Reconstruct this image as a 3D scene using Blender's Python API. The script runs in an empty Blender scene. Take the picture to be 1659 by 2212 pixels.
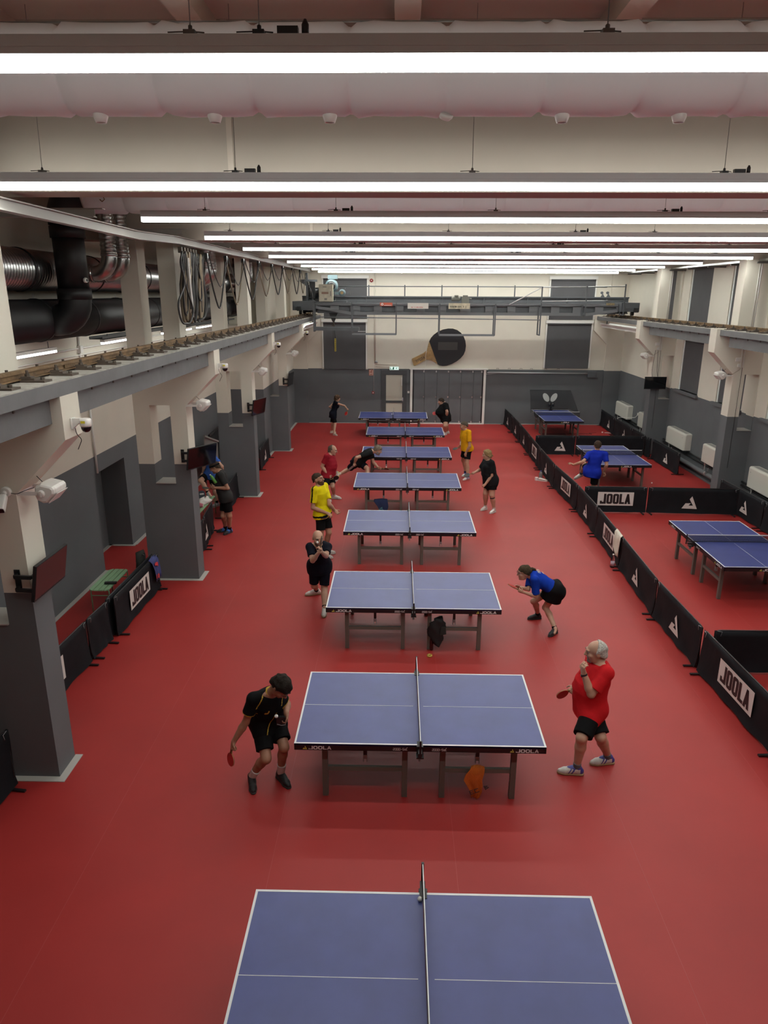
import bpy, bmesh, math, random
import numpy as np
from mathutils import Vector, Matrix

random.seed(7)
SC = bpy.context.scene
COL = SC.collection

# ------------------------------------------------------------------ camera
def set_camera():
    cd = bpy.data.cameras.new('camera')
    cd.sensor_fit = 'HORIZONTAL'; cd.sensor_width = 36.0
    cd.lens = 1521.74 / 1659.0 * 36.0
    cd.clip_end = 200
    co = bpy.data.objects.new('camera', cd); COL.objects.link(co)
    pitch, yaw, roll = math.radians(17.1584), math.radians(1.1377), math.radians(0.2561)
    f = Vector((0, math.cos(pitch), -math.sin(pitch)))
    u = Vector((0, math.sin(pitch), math.cos(pitch)))
    x = Vector((1, 0, 0))
    cr, sr = math.cos(roll), math.sin(roll)
    x2 = x * cr + u * sr; u2 = u * cr - x * sr
    rz = Matrix.Rotation(yaw, 3, 'Z')
    x2, u2, f = rz @ x2, rz @ u2, rz @ f
    m = Matrix((x2, u2, -f)).transposed().to_4x4()
    m.translation = Vector((0, 0, 5.434))
    co.matrix_world = m
    SC.camera = co
set_camera()

# ------------------------------------------------------------------ world, exposure, light balance
w = bpy.data.worlds.new('world'); SC.world = w; w.use_nodes = True
w.node_tree.nodes['Background'].inputs[0].default_value = (0.80, 0.85, 1.0, 1)
w.node_tree.nodes['Background'].inputs[1].default_value = 0.02
SC.view_settings.view_transform = 'Standard'; SC.view_settings.look = 'None'
SC.view_settings.gamma = 1.0; SC.view_settings.use_curve_mapping = False
SC.view_settings.exposure = 0.0
LAMP = 76.0                     # emission of the lower face of every line lamp in the hall
LAMP_SIDE = 9.0                 # emission of its side faces
LAMP_COL = (0.97, 1.0, 0.95)
SC.cycles.max_bounces = 8; SC.cycles.diffuse_bounces = 4; SC.cycles.glossy_bounces = 4
SC.cycles.use_denoising = True
SC.cycles.sample_clamp_indirect = 6.0
SC.cycles.caustics_reflective = False; SC.cycles.caustics_refractive = False

# ------------------------------------------------------------------ materials
MATS = {}
def srgb(r, g, b):
    def c(v):
        v /= 255.0
        return v / 12.92 if v <= 0.04045 else ((v + 0.055) / 1.055) ** 2.4
    return (c(r), c(g), c(b))
def mat(name, col, rough=0.6, metal=0.0, var=0.0, vscale=6.0, bump=0.0, bscale=40.0, spec=0.5, alpha=1.0, emit=None, estr=0.0, stretch=None, trans=0.0, coat=0.0):
    if name in MATS: return MATS[name]
    m = bpy.data.materials.new(name); m.use_nodes = True
    nt = m.node_tree; p = nt.nodes['Principled BSDF']
    p.inputs['Base Color'].default_value = (*col, 1)
    p.inputs['Roughness'].default_value = rough
    p.inputs['Metallic'].default_value = metal
    p.inputs['Specular IOR Level'].default_value = spec
    p.inputs['Alpha'].default_value = alpha
    if trans: p.inputs['Transmission Weight'].default_value = trans
    if coat: p.inputs['Coat Weight'].default_value = coat; p.inputs['Coat Roughness'].default_value = 0.15
    if emit is not None:
        p.inputs['Emission Color'].default_value = (*emit, 1)
        p.inputs['Emission Strength'].default_value = estr
    if var or bump:
        tc = nt.nodes.new('ShaderNodeTexCoord')
        src = tc.outputs['Object']
        if stretch:
            mp = nt.nodes.new('ShaderNodeMapping'); mp.inputs['Scale'].default_value = stretch
            nt.links.new(src, mp.inputs[0]); src = mp.outputs[0]
    if var:
        n = nt.nodes.new('ShaderNodeTexNoise'); n.inputs['Scale'].default_value = vscale; n.inputs['Detail'].default_value = 4
        nt.links.new(src, n.inputs['Vector'])
        r = nt.nodes.new('ShaderNodeValToRGB')
        a = tuple(max(0, c * (1 - var)) for c in col); b = tuple(min(1, c * (1 + var)) for c in col)
        r.color_ramp.elements[0].position = .3; r.color_ramp.elements[1].position = .7
        r.color_ramp.elements[0].color = (*a, 1); r.color_ramp.elements[1].color = (*b, 1)
        nt.links.new(n.outputs['Fac'], r.inputs[0]); nt.links.new(r.outputs[0], p.inputs['Base Color'])
    if bump:
        n2 = nt.nodes.new('ShaderNodeTexNoise'); n2.inputs['Scale'].default_value = bscale; n2.inputs['Detail'].default_value = 5
        nt.links.new(src, n2.inputs['Vector'])
        bp = nt.nodes.new('ShaderNodeBump'); bp.inputs['Strength'].default_value = bump; bp.inputs['Distance'].default_value = 0.02
        nt.links.new(n2.outputs['Fac'], bp.inputs['Height']); nt.links.new(bp.outputs[0], p.inputs['Normal'])
    MATS[name] = m
    return m

CREAM = (0.68, 0.64, 0.55); GREY = (0.125, 0.133, 0.140)
def two_tone(name, level):
    """plaster painted grey up to a level line and cream above it"""
    m = mat(name, CREAM, 0.75, bump=0.08, bscale=14, spec=0.3)
    nt = m.node_tree; p = nt.nodes['Principled BSDF']
    g = nt.nodes.new('ShaderNodeNewGeometry'); s = nt.nodes.new('ShaderNodeSeparateXYZ')
    nt.links.new(g.outputs['Position'], s.inputs[0])
    lt = nt.nodes.new('ShaderNodeMath'); lt.operation = 'GREATER_THAN'; lt.inputs[1].default_value = level
    nt.links.new(s.outputs['Z'], lt.inputs[0])
    n = nt.nodes.new('ShaderNodeTexNoise'); n.inputs['Scale'].default_value = 1.3; n.inputs['Detail'].default_value = 5
    nt.links.new(g.outputs['Position'], n.inputs['Vector'])
    def ramp(c, v):
        r = nt.nodes.new('ShaderNodeValToRGB')
        r.color_ramp.elements[0].position = .3; r.color_ramp.elements[1].position = .7
        r.color_ramp.elements[0].color = (*[q * (1 - v) for q in c], 1); r.color_ramp.elements[1].color = (*[q * (1 + v) for q in c], 1)
        nt.links.new(n.outputs['Fac'], r.inputs[0]); return r
    a = ramp(GREY, .06); b = ramp(CREAM, .03)
    mx = nt.nodes.new('ShaderNodeMix'); mx.data_type = 'RGBA'
    nt.links.new(lt.outputs[0], mx.inputs['Factor']); nt.links.new(a.outputs[0], mx.inputs[6]); nt.links.new(b.outputs[0], mx.inputs[7])
    nt.links.new(mx.outputs[2], p.inputs['Base Color'])
    return m
def floor_mat():
    m = mat('red_sports_floor', (0.27, 0.026, 0.026), 0.48, bump=0.02, bscale=120, spec=0.36)
    nt = m.node_tree; p = nt.nodes['Principled BSDF']
    g = nt.nodes.new('ShaderNodeNewGeometry')
    n = nt.nodes.new('ShaderNodeTexNoise'); n.inputs['Scale'].default_value = 0.7; n.inputs['Detail'].default_value = 6
    nt.links.new(g.outputs['Position'], n.inputs['Vector'])
    r = nt.nodes.new('ShaderNodeValToRGB')
    r.color_ramp.elements[0].position = .3; r.color_ramp.elements[1].position = .7
    r.color_ramp.elements[0].color = (0.30, 0.022, 0.020, 1); r.color_ramp.elements[1].color = (0.36, 0.028, 0.025, 1)
    nt.links.new(n.outputs['Fac'], r.inputs[0])
    nt.links.new(r.outputs[0], p.inputs['Base Color'])
    return m

M_WALL = two_tone('two_tone_wall_paint', 2.365)
M_COLUMN = two_tone('two_tone_column_paint', 2.345)
M_CREAM = mat('cream_plaster', CREAM, 0.75, var=.03, vscale=1.3, bump=.08, bscale=14, spec=.3)
M_ROOF = mat('roof_beam_plaster', (0.47, 0.425, 0.36), 0.8, var=.03, vscale=1.3, bump=.08, bscale=14, spec=.2)
M_CEIL = mat('ceiling_plaster', (0.60, 0.54, 0.46), 0.8, var=.04, vscale=1.5, bump=.1, bscale=10, spec=.2)
M_GREYPAINT = mat('grey_paint', GREY, 0.65, var=.06, vscale=2, spec=.35)
M_BEAM = mat('grey_beam_paint', (0.155, 0.157, 0.16), 0.6, var=.08, vscale=3, bump=.15, bscale=9, spec=.35)
M_CONC = mat('rough_concrete', (0.36, 0.34, 0.30), 0.9, var=.25, vscale=8, bump=.5, bscale=22)
M_FLOOR = floor_mat()
M_STRIP = mat('pale_grey_floor_strip', (0.42, 0.40, 0.37), 0.5)
M_BLACK = mat('black_metal', (0.012, 0.012, 0.013), 0.4)
M_BLACKPL = mat('black_plastic', (0.010, 0.010, 0.011), 0.5)
M_CLOTH = mat('black_surround_cloth', (0.0085, 0.0095, 0.012), 0.75, var=.2, vscale=3, bump=.25, bscale=5, spec=.2)
M_WHITE = mat('white_paint', (0.75, 0.74, 0.70), 0.5)
M_WHITEPL = mat('white_plastic', (0.72, 0.70, 0.66), 0.4)
M_PRINT = mat('white_print', (0.62, 0.60, 0.57), 0.6)
M_BLUE = mat('blue_table_top', (0.040, 0.052, 0.195), 0.36, var=.10, vscale=3, spec=.55)
M_LEG = mat('grey_table_leg', (0.125, 0.108, 0.092), 0.5, spec=.4)
M_ALU = mat('grey_aluminium', (0.34, 0.35, 0.36), 0.45, metal=.35)
M_STEEL = mat('galvanised_steel', (0.55, 0.55, 0.55), 0.28, metal=1.0, var=.12, vscale=4)
M_DUCTBLK = mat('black_duct_insulation', (0.009, 0.009, 0.010), 0.5, var=.2, vscale=3, bump=.1, bscale=4)
M_FABRIC = mat('pale_fabric_duct', (0.78, 0.76, 0.77), 0.9, bump=.25, bscale=3.0, spec=.1)
M_RUST = mat('rusty_rail', (0.19, 0.115, 0.055), 0.65, metal=.3, var=.35, vscale=7, bump=.2)
M_CLIP = mat('dark_rusty_clip', (0.085, 0.065, 0.05), 0.7, var=.3, vscale=9)
M_CRANE = mat('crane_grey_paint', (0.085, 0.092, 0.10), 0.5, var=.12, vscale=2.5)
M_CRANE2 = mat('crane_light_grey', (0.16, 0.17, 0.18), 0.5)
M_CHROME = mat('bare_metal', (0.6, 0.6, 0.6), 0.3, metal=1.0)
M_CABLE = mat('brown_cable', (0.19, 0.15, 0.10), 0.7, var=.2, vscale=5)
M_CABLEBLK = mat('black_cable', (0.02, 0.019, 0.018), 0.6)
M_TUBE = mat('lit_diffuser', (0.9, 0.9, 0.9), 0.5, emit=LAMP_COL, estr=LAMP)
M_TUBESIDE = mat('lit_diffuser_side', (0.9, 0.9, 0.9), 0.5, emit=LAMP_COL, estr=LAMP_SIDE)
M_BLIND = mat('dark_roller_blind', (0.085, 0.085, 0.09), 0.85, var=.05, vscale=2)
M_GREEN = mat('mint_green_paint', (0.25, 0.42, 0.24), 0.45)
M_WOOD = mat('pale_wood', (0.44, 0.29, 0.13), 0.5, var=.25, vscale=3, stretch=(1.5, 1, 9))

# ------------------------------------------------------------------ mesh helpers
class MB:
    def __init__(self): self.v = []; self.f = []; self.mi = []; self.sm = []
    def add(self, vs, fs, mi=0, smooth=False):
        o = len(self.v); self.v += [tuple(p) for p in vs]
        for f in fs: self.f.append(tuple(i + o for i in f)); self.mi.append(mi); self.sm.append(smooth)
        return self
    def box(self, x0, x1, y0, y1, z0, z1, mi=0):
        v = [(x, y, z) for z in (z0, z1) for y in (y0, y1) for x in (x0, x1)]
        return self.add(v, [(0, 2, 3, 1), (4, 5, 7, 6), (0, 1, 5, 4), (2, 6, 7, 3), (0, 4, 6, 2), (1, 3, 7, 5)], mi)
    def cbox(self, c, s, mi=0):
        return self.box(c[0]-s[0]/2, c[0]+s[0]/2, c[1]-s[1]/2, c[1]+s[1]/2, c[2]-s[2]/2, c[2]+s[2]/2, mi)
    def bar(self, a, b, wd, ht, mi=0, up=(0, 0, 1)):
        """rectangular bar between two points"""
        a, b = Vector(a), Vector(b); d = (b - a).normalized(); up = Vector(up)
        if abs(d.dot(up)) > .98: up = Vector((0, 1, 0))
        s = d.cross(up).normalized() * wd / 2; t = s.cross(d).normalized() * ht / 2
        v = [a - s - t, a + s - t, a + s + t, a - s + t, b - s - t, b + s - t, b + s + t, b - s + t]
        return self.add(v, [(3, 2, 1, 0), (4, 5, 6, 7), (0, 1, 5, 4), (1, 2, 6, 5), (2, 3, 7, 6), (3, 0, 4, 7)], mi)
    def prism(self, poly, ext, mi=0, smooth=False):
        """polygon of 3D points extruded by a vector"""
        n = len(poly); e = Vector(ext)
        v = [Vector(p) for p in poly] + [Vector(p) + e for p in poly]
        f = [tuple(range(n - 1, -1, -1)), tuple(range(n, 2 * n))]
        o = len(self.v); self.add(v, f, mi)
        self.add([], [], mi)
        for i in range(n):
            j = (i + 1) % n
            self.f.append((o + i, o + j, o + n + j, o + n + i)); self.mi.append(mi); self.sm.append(smooth)
        return self
    def tube(self, pts, r, n=8, mi=0, closed=False, caps=True, smooth=True):
        pts = [Vector(p) for p in pts]; k = len(pts)
        rs = r if isinstance(r, (list, tuple)) else [r] * k
        rings = []; prev = None
        for i, p in enumerate(pts):
            if closed: d = pts[(i + 1) % k] - pts[i - 1]
            else: d = pts[min(i + 1, k - 1)] - pts[max(i - 1, 0)]
            d = d.normalized() if d.length > 1e-9 else Vector((0, 0, 1))
            if prev is None:
                a = Vector((0, 0, 1)) if abs(d.z) < .9 else Vector((1, 0, 0))
                s = d.cross(a).normalized()
            else:
                s = (prev - d * prev.dot(d))
                s = s.normalized() if s.length > 1e-6 else d.orthogonal().normalized()
            prev = s; t = d.cross(s)
            rings.append([p + (s * math.cos(2 * math.pi * j / n) + t * math.sin(2 * math.pi * j / n)) * rs[i] for j in range(n)])
        v = [q for rg in rings for q in rg]; f = []
        for i in range(k if closed else k - 1):
            i2 = (i + 1) % k
            for j in range(n):
                j2 = (j + 1) % n
                f.append((i * n + j, i2 * n + j, i2 * n + j2, i * n + j2)[::-1])
        o = len(self.v)
        self.add(v, f, mi, smooth)
        if caps and not closed:
            self.f.append(tuple(o + j for j in range(n))); self.mi.append(mi); self.sm.append(False)
            self.f.append(tuple(o + (k - 1) * n + j for j in range(n - 1, -1, -1))); self.mi.append(mi); self.sm.append(False)
        return self
    def lathe(self, prof, c=(0, 0, 0), axis=(0, 0, 1), n=16, mi=0, smooth=True, sx=1, sy=1):
        ax = Vector(axis).normalized(); s = ax.orthogonal().normalized(); t = ax.cross(s); c = Vector(c)
        v = []
        for r, z in prof:
            for j in range(n):
                a = 2 * math.pi * j / n
                v.append(c + ax * z + s * (r * math.cos(a) * sx) + t * (r * math.sin(a) * sy))
        f = []
        for i in range(len(prof) - 1):
            for j in range(n):
                j2 = (j + 1) % n
                f.append((i * n + j, i * n + j2, (i + 1) * n + j2, (i + 1) * n + j))
        o = len(self.v); self.add(v, f, mi, smooth)
        if prof[0][0] > 1e-6: self.f.append(tuple(o + j for j in range(n - 1, -1, -1))); self.mi.append(mi); self.sm.append(False)
        if prof[-1][0] > 1e-6: self.f.append(tuple(o + (len(prof) - 1) * n + j for j in range(n))); self.mi.append(mi); self.sm.append(False)
        return self
    def ball(self, c, r, mi=0, n=12, sx=1, sy=1, sz=1):
        m = n // 2; v = []; f = []
        for i in range(m + 1):
            th = math.pi * i / m
            for j in range(n):
                ph = 2 * math.pi * j / n
                v.append((c[0] + r * sx * math.sin(th) * math.cos(ph), c[1] + r * sy * math.sin(th) * math.sin(ph), c[2] - r * sz * math.cos(th)))
        for i in range(m):
            for j in range(n):
                j2 = (j + 1) % n; f.append((i * n + j, i * n + j2, (i + 1) * n + j2, (i + 1) * n + j))
        return self.add(v, f, mi, True)
    def shift(self, d):
        self.v = [(p[0] + d[0], p[1] + d[1], p[2] + d[2]) for p in self.v]; return self
    def xf(self, m):
        self.v = [tuple(m @ Vector(p)) for p in self.v]; return self
    def mesh(self, name, mats):
        me = bpy.data.meshes.new(name)
        me.from_pydata([tuple(p) for p in self.v], [], self.f)
        for m in (mats if isinstance(mats, (list, tuple)) else [mats]): me.materials.append(m)
        me.polygons.foreach_set('material_index', self.mi)
        me.polygons.foreach_set('use_smooth', self.sm)
        me.validate(); me.update()
        bm = bmesh.new(); bm.from_mesh(me)
        bmesh.ops.remove_doubles(bm, verts=bm.verts, dist=1e-6)
        bmesh.ops.recalc_face_normals(bm, faces=bm.faces)
        bm.to_mesh(me); bm.free()
        return me
    def build(self, name, mats, parent=None, bevel=0, **kw):
        """links the shapes as one object; shapes are in world axes, measured from the parent's base"""
        o = bpy.data.objects.new(name, self.mesh(name, mats)); COL.objects.link(o)
        if parent is not None: o.parent = parent
        if bevel:
            b = o.modifiers.new('bevel', 'BEVEL'); b.width = bevel; b.segments = 2; b.limit_method = 'ANGLE'; b.angle_limit = math.radians(40)
        for k, v in kw.items(): o[k] = v
        return o
    def wbuild(self, name, mats, parent, **kw):
        """same, for shapes given in world coordinates"""
        b = Vector((0, 0, 0)); p = parent
        while p is not None: b += Vector(p.location); p = p.parent
        return self.shift(-b).build(name, mats, parent, **kw)

def tag(o, label=None, cat=None, group=None, kind=None):
    if label: o['label'] = label
    if cat: o['category'] = cat
    if group: o['group'] = group
    if kind: o['kind'] = kind
    return o
def thing(name, label, cat, loc=(0, 0, 0), rz=0.0, group=None):
    o = bpy.data.objects.new(name, None); COL.objects.link(o)
    o.empty_display_size = .1
    o.location = loc; o.rotation_euler = (0, 0, rz)
    return tag(o, label, cat, group)
def struct(mb, name, mats, **kw):
    o = mb.build(name, mats, **kw); o['kind'] = 'structure'; return o
def children(o): return [c for c in bpy.data.objects if c.parent == o]
def copy_tree(o, parent=None, kids=None):
    c = o.copy(); COL.objects.link(c)
    if parent is not None: c.parent = parent
    for ch in (kids[o.name] if kids and o.name in kids else children(o)): copy_tree(ch, c)
    return c
def dup(root, loc, rz=0.0, label=None):
    c = copy_tree(root); c.location = loc; c.rotation_euler = (0, 0, rz)
    if label: c['label'] = label
    return c
def rrect(cx, cy, w, h, r, n=4):
    pts = []
    for sx, sy, a0 in ((1, 1, 0), (-1, 1, 90), (-1, -1, 180), (1, -1, 270)):
        for i in range(n + 1):
            a = math.radians(a0 + 90 * i / n)
            pts.append((cx + sx * (w / 2 - r) + r * math.cos(a), cy + sy * (h / 2 - r) + r * math.sin(a)))
    return pts
def arc_path(pts, r, n=5):
    """polyline with its corners rounded"""
    pts = [Vector(p) for p in pts]; out = [pts[0]]
    for i in range(1, len(pts) - 1):
        a, b, c = pts[i - 1], pts[i], pts[i + 1]
        d1 = (a - b); d2 = (c - b); q = min(r, d1.length * .49, d2.length * .49)
        p0 = b + d1.normalized() * q; p1 = b + d2.normalized() * q
        for k in range(n + 1):
            t = k / n; out.append(p0 * (1 - t) ** 2 + b * 2 * t * (1 - t) + p1 * t * t)
    out.append(pts[-1]); return out

# ---- lettering: flat polygons in a 2D frame (origin o, axes ex, ey), standing proud along n
class Letters:
    def __init__(self, o, ex, ey, nrm, proud=.002):
        self.o, self.ex, self.ey, self.n = Vector(o), Vector(ex), Vector(ey), Vector(nrm)
        self.p = proud; self.mb = MB()
    def P(self, x, y, k=1.0): return self.o + self.ex * x + self.ey * y + self.n * (self.p * k)
    def poly(self, pts): self.mb.add([self.P(*q) for q in pts], [tuple(range(len(pts)))]); return self
    def tri(self, polys):
        for q in polys: self.poly(q)
        return self
    def ring(self, outer, inner):
        n = len(outer); o = len(self.mb.v)
        self.mb.add([self.P(*q) for q in outer] + [self.P(*q) for q in inner], [(i, (i + 1) % n, n + (i + 1) % n, n + i) for i in range(n)])
        return self
    def rect(self, x0, x1, y0, y1): return self.poly([(x0, y0), (x1, y0), (x1, y1), (x0, y1)])
    def joola(self, x, y, w, h, sw, sh, gap):
        """the word JOOLA: letters w wide, h high, strokes sw (upright) and sh (level)"""
        r = min(w, h) * .32
        # J
        self.rect(x + w - sw, x + w, y + sh, y + h); self.rect(x + w * .12, x + w, y, y + sh); self.rect(x, x + sw * .8, y, y + h * .3)
        x += w + gap
        for k in range(2):
            a = rrect(x + w / 2, y + h / 2, w, h, r); b = rrect(x + w / 2, y + h / 2, w - 2 * sw, h - 2 * sh, max(.0005, r - min(sw, sh) * .8))
            self.ring(a, b); x += w + gap
        self.rect(x, x + sw, y, y + h); self.rect(x + sw, x + w * .86, y, y + sh); x += w * .86 + gap * .6
        # A
        t = sw * .75
        self.tri([[(x, y), (x + sw, y), (x + w / 2 + t * .55, y + h), (x + w / 2 - t * .55, y + h)],
                  [(x + w - sw, y), (x + w, y), (x + w / 2 + t * .55, y + h), (x + w / 2 - t * .55, y + h)]])
        self.rect(x + w * .27, x + w * .73, y + h * .2, y + h * .2 + sh)
        return self
    EMB = [(605, 1110), (640, 1058), (735, 1268), (494, 1262), (548, 1176), (630, 1174), (597, 1213), (668, 1213)]
    def emblem(self, x, y, s, mirror=False):
        """open triangle emblem, s = height"""
        k = s / 210.0
        q = [((a - 615) * k * (-1 if mirror else 1) + x, (1268 - b) * k + y) for a, b in self.EMB]
        self.tri([[q[0], q[1], q[2], q[7]], [q[7], q[2], q[3], q[6]], [q[6], q[3], q[4], q[5]]]); return self
    def strokes(self, txt, x, y, h, asp=.6, t=.16):
        """simple stroke lettering for small print"""
        w = h * asp
        for ch in txt.upper():
            for a, b, c, d in GLYPH.get(ch, ()):
                p, q = Vector((x + a * w, y + b * h)), Vector((x + c * w, y + d * h))
                dv = (q - p); L = dv.length
                if L < 1e-9: continue
                dv /= L; nn = Vector((-dv.y, dv.x)) * h * t / 2; e = dv * h * t / 2
                self.poly([tuple(p - e - nn), tuple(q + e - nn), tuple(q + e + nn), tuple(p - e + nn)])
            x += w * 1.45 if ch != '.' else w * .7
        return self
    def build(self, name, m, parent=None, **kw): return self.mb.build(name, m, parent, **kw)
    def wbuild(self, name, m, parent, **kw): return self.mb.wbuild(name, m, parent, **kw)
GLYPH = {
 'A': [(0,0,.5,1),(1,0,.5,1),(.2,.4,.8,.4)], 'B': [(0,0,0,1),(0,1,.8,.85),(.8,.85,0,.5),(0,.5,1,.3),(1,.3,0,0)], 'C': [(1,1,0,1),(0,1,0,0),(0,0,1,0)],
 'D': [(0,0,0,1),(0,1,1,.7),(1,.7,1,.3),(1,.3,0,0)], 'E': [(0,0,0,1),(0,1,1,1),(0,.5,.8,.5),(0,0,1,0)], 'F': [(0,0,0,1),(0,1,1,1),(0,.5,.8,.5)],
 'G': [(1,1,0,1),(0,1,0,0),(0,0,1,0),(1,0,1,.45),(1,.45,.5,.45)], 'H': [(0,0,0,1),(1,0,1,1),(0,.5,1,.5)], 'I': [(.5,0,.5,1)], 'J': [(1,1,1,0),(1,0,0,0),(0,0,0,.3)],
 'K': [(0,0,0,1),(0,.5,1,1),(0,.5,1,0)], 'L': [(0,1,0,0),(0,0,1,0)], 'M': [(0,0,0,1),(0,1,.5,.4),(.5,.4,1,1),(1,1,1,0)], 'N': [(0,0,0,1),(0,1,1,0),(1,0,1,1)],
 'O': [(0,0,0,1),(0,1,1,1),(1,1,1,0),(1,0,0,0)], 'P': [(0,0,0,1),(0,1,1,1),(1,1,1,.5),(1,.5,0,.5)], 'R': [(0,0,0,1),(0,1,1,1),(1,1,1,.5),(1,.5,0,.5),(.4,.5,1,0)],
 'S': [(1,1,0,1),(0,1,0,.5),(0,.5,1,.5),(1,.5,1,0),(1,0,0,0)], 'T': [(0,1,1,1),(.5,1,.5,0)], 'U': [(0,1,0,0),(0,0,1,0),(1,0,1,1)], 'V': [(0,1,.5,0),(.5,0,1,1)],
 'X': [(0,0,1,1),(0,1,1,0)], 'Y': [(0,1,.5,.5),(1,1,.5,.5),(.5,.5,.5,0)], 'Z': [(0,1,1,1),(1,1,0,0),(0,0,1,0)],
 '0': [(0,0,0,1),(0,1,1,1),(1,1,1,0),(1,0,0,0)], '2': [(0,1,1,1),(1,1,1,.5),(1,.5,0,.5),(0,.5,0,0),(0,0,1,0)], '-': [(.1,.5,.9,.5)], '.': [(0,0,.15,0)], '!': [(.5,1,.5,.35),(.5,.1,.5,0)], ' ': [],
 '1': [(.5,0,.5,1)], '5': [(1,1,0,1),(0,1,0,.5),(0,.5,1,.5),(1,.5,1,0),(1,0,0,0)],
}
# ================================================================== THE SETTING
X0, X1, Y0, Y1 = -5.97, 9.50, -3.2, 30.93      # left bay wall, right wall, wall behind the camera, end wall
CEIL = 7.66
COLY = [0.885, 6.91, 12.935, 18.96, 24.99]     # front faces of the columns

# floor with welded sheet seams
fl = struct(MB().box(X0 - .9, X1 + .4, Y0 - .2, Y1 + .3, -.12, 0), 'floor', M_FLOOR)
M_SEAM = mat('floor_weld_seam', (0.37, 0.045, 0.040), .5)
for sx in (-3.05, -1.22, .62, 2.46, 4.3, 6.1):
    MB().box(sx - .0025, sx + .0025, 1.5, 30.9, 0, .0012).build('weld_seam', M_SEAM, fl)

def wall_x(name, x, y0, y1, z0, z1, th, m):          # wall whose face is at x
    return struct(MB().box(x, x + th, y0, y1, z0, z1), name, m)
# left bay wall with the stair opening
wl = struct(MB().box(X0 - .25, X0, Y0, 13.33, 0, CEIL).box(X0 - .25, X0, 14.89, 25.3, 0, CEIL).box(X0 - .25, X0, 13.33, 14.89, 2.02, CEIL), 'wall_left', M_WALL)
struct(MB().box(X0 - .72, X0 - .55, 13.0, 15.4, 0, 2.3).box(X0 - .56, X0 - .25, 14.89, 15.2, 0, 2.3).box(X0 - .56, X0 - .25, 13.1, 13.33, 0, 2.3).box(X0 - .56, X0 - .25, 13.1, 15.2, 2.02, 2.3), 'wall_left_niche', M_WALL)
# the end bay is narrower: its wall lines up with the outer legs of the columns
struct(MB().box(X0, -4.55, 23.76, Y1, 0, 4.42).box(X0, -4.9, 25.39, Y1, 4.42, CEIL), 'wall_left_end_bay', M_WALL)
struct(MB().box(X0 - .3, X1 + .3, Y1, Y1 + .25, 0, CEIL), 'wall_back', M_WALL)
struct(MB().box(X0 - .3, X1 + .3, Y0 - .2, Y0, 0, CEIL), 'wall_front', M_WALL)
# right wall with its window recesses
WINY = [(22.72, 24.38), (19.72, 21.38), (25.66, 27.3), (28.1, 29.7), (16.7, 18.36), (13.7, 15.36), (10.7, 12.36), (7.7, 9.36)]
ys = sorted(WINY)
mb = MB(); y = Y0
for a, b in ys:
    if a > 25: continue
    mb.box(X1, X1 + .3, y, a, 0, CEIL); mb.box(X1, X1 + .3, a, b, 0, 2.40); mb.box(X1, X1 + .3, a, b, 4.05, 4.62); mb.box(X1, X1 + .3, a, b, 6.36, CEIL); y = b
mb.box(X1, X1 + .3, y, 25.68, 0, CEIL).box(X1, X1 + .3, 25.68, 27.3, 0, 4.62).box(X1, X1 + .3, 25.68, 27.3, 6.36, CEIL).box(X1, X1 + .3, 27.3, Y1, 0, CEIL)
struct(mb, 'wall_right', M_WALL)
struct(MB().box(X0 - .3, X1 + .3, Y0 - .2, Y1 + .2, CEIL, CEIL + .2), 'ceiling', M_CEIL)

# roof: deep cross beams and light purlins
for i, y0 in enumerate(COLY):
    b = struct(MB().box(X0, X1, y0, y0 + .4, 6.315, CEIL), 'roof_beam', M_ROOF)
    if i >= 1:
        MB().box(-1.545, -1.495, y0 - .012, y0, 6.33, CEIL).build('joint_strip', M_CEIL, b)
seg = [Y0] + [v for y0 in COLY for v in (y0, y0 + .4)] + [Y1]
for k in range(-3, 6):
    for j in range(0, len(seg), 2):
        struct(MB().box(.04 + 1.72 * k - .1, .04 + 1.72 * k + .1, seg[j], seg[j + 1], 7.49, CEIL), 'roof_purlin', M_CEIL)

# ladder columns: two legs, a web below 1.97 m, a slot, a head carrying the crane beam, legs again up to the roof
def column(y0, side):
    s = 1 if side > 0 else -1
    def bx(mb, a, b, z0, z1, d0=0, d1=.4):
        # a, b measured outwards from the inner face
        base = 8.80 if s > 0 else -3.93
        x0, x1 = sorted((base + s * a, base + s * b)); return mb.box(x0, x1, y0 + d0, y0 + d1, z0, z1)
    mb = MB(); bx(mb, 0, .98, 0, 1.97); bx(mb, 0, .30, 1.97, 3.46); bx(mb, .68, .98, 1.97, 3.46); bx(mb, 0, .98, 3.46, 4.5); 
    base = 8.80 if s > 0 else -3.93
    bx(mb, .0 if s < 0 else -.08, .30, 4.5, 6.32); bx(mb, .65, .98, 4.5, 6.32)
    tip = -3.345 if s < 0 else 8.215
    top = 4.455 if s < 0 else 4.62
    mb.prism([(base, y0, 3.45), (tip, y0, 4.02), (tip, y0, top), (base, y0, top)], (0, .4, 0))
    return struct(mb, 'column', M_COLUMN)
for y0 in COLY:
    column(y0, -1); column(y0, 1)
# end pilasters and corbels against the back wall
for s in (-1, 1):
    base = 8.80 if s > 0 else -3.93; out = 9.5 if s > 0 else -4.6
    tip = -3.345 if s < 0 else 8.215
    mb = MB().box(min(base, out), max(base, out), 30.84, Y1, 0, 6.32)
    mb.prism([(base, 30.80, 3.45), (tip, 30.80, 4.02), (tip, 30.80, 4.455), (base, 30.80, 4.455)], (0, .13, 0))
    struct(mb, 'column_end_pilaster', M_COLUMN)

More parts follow.
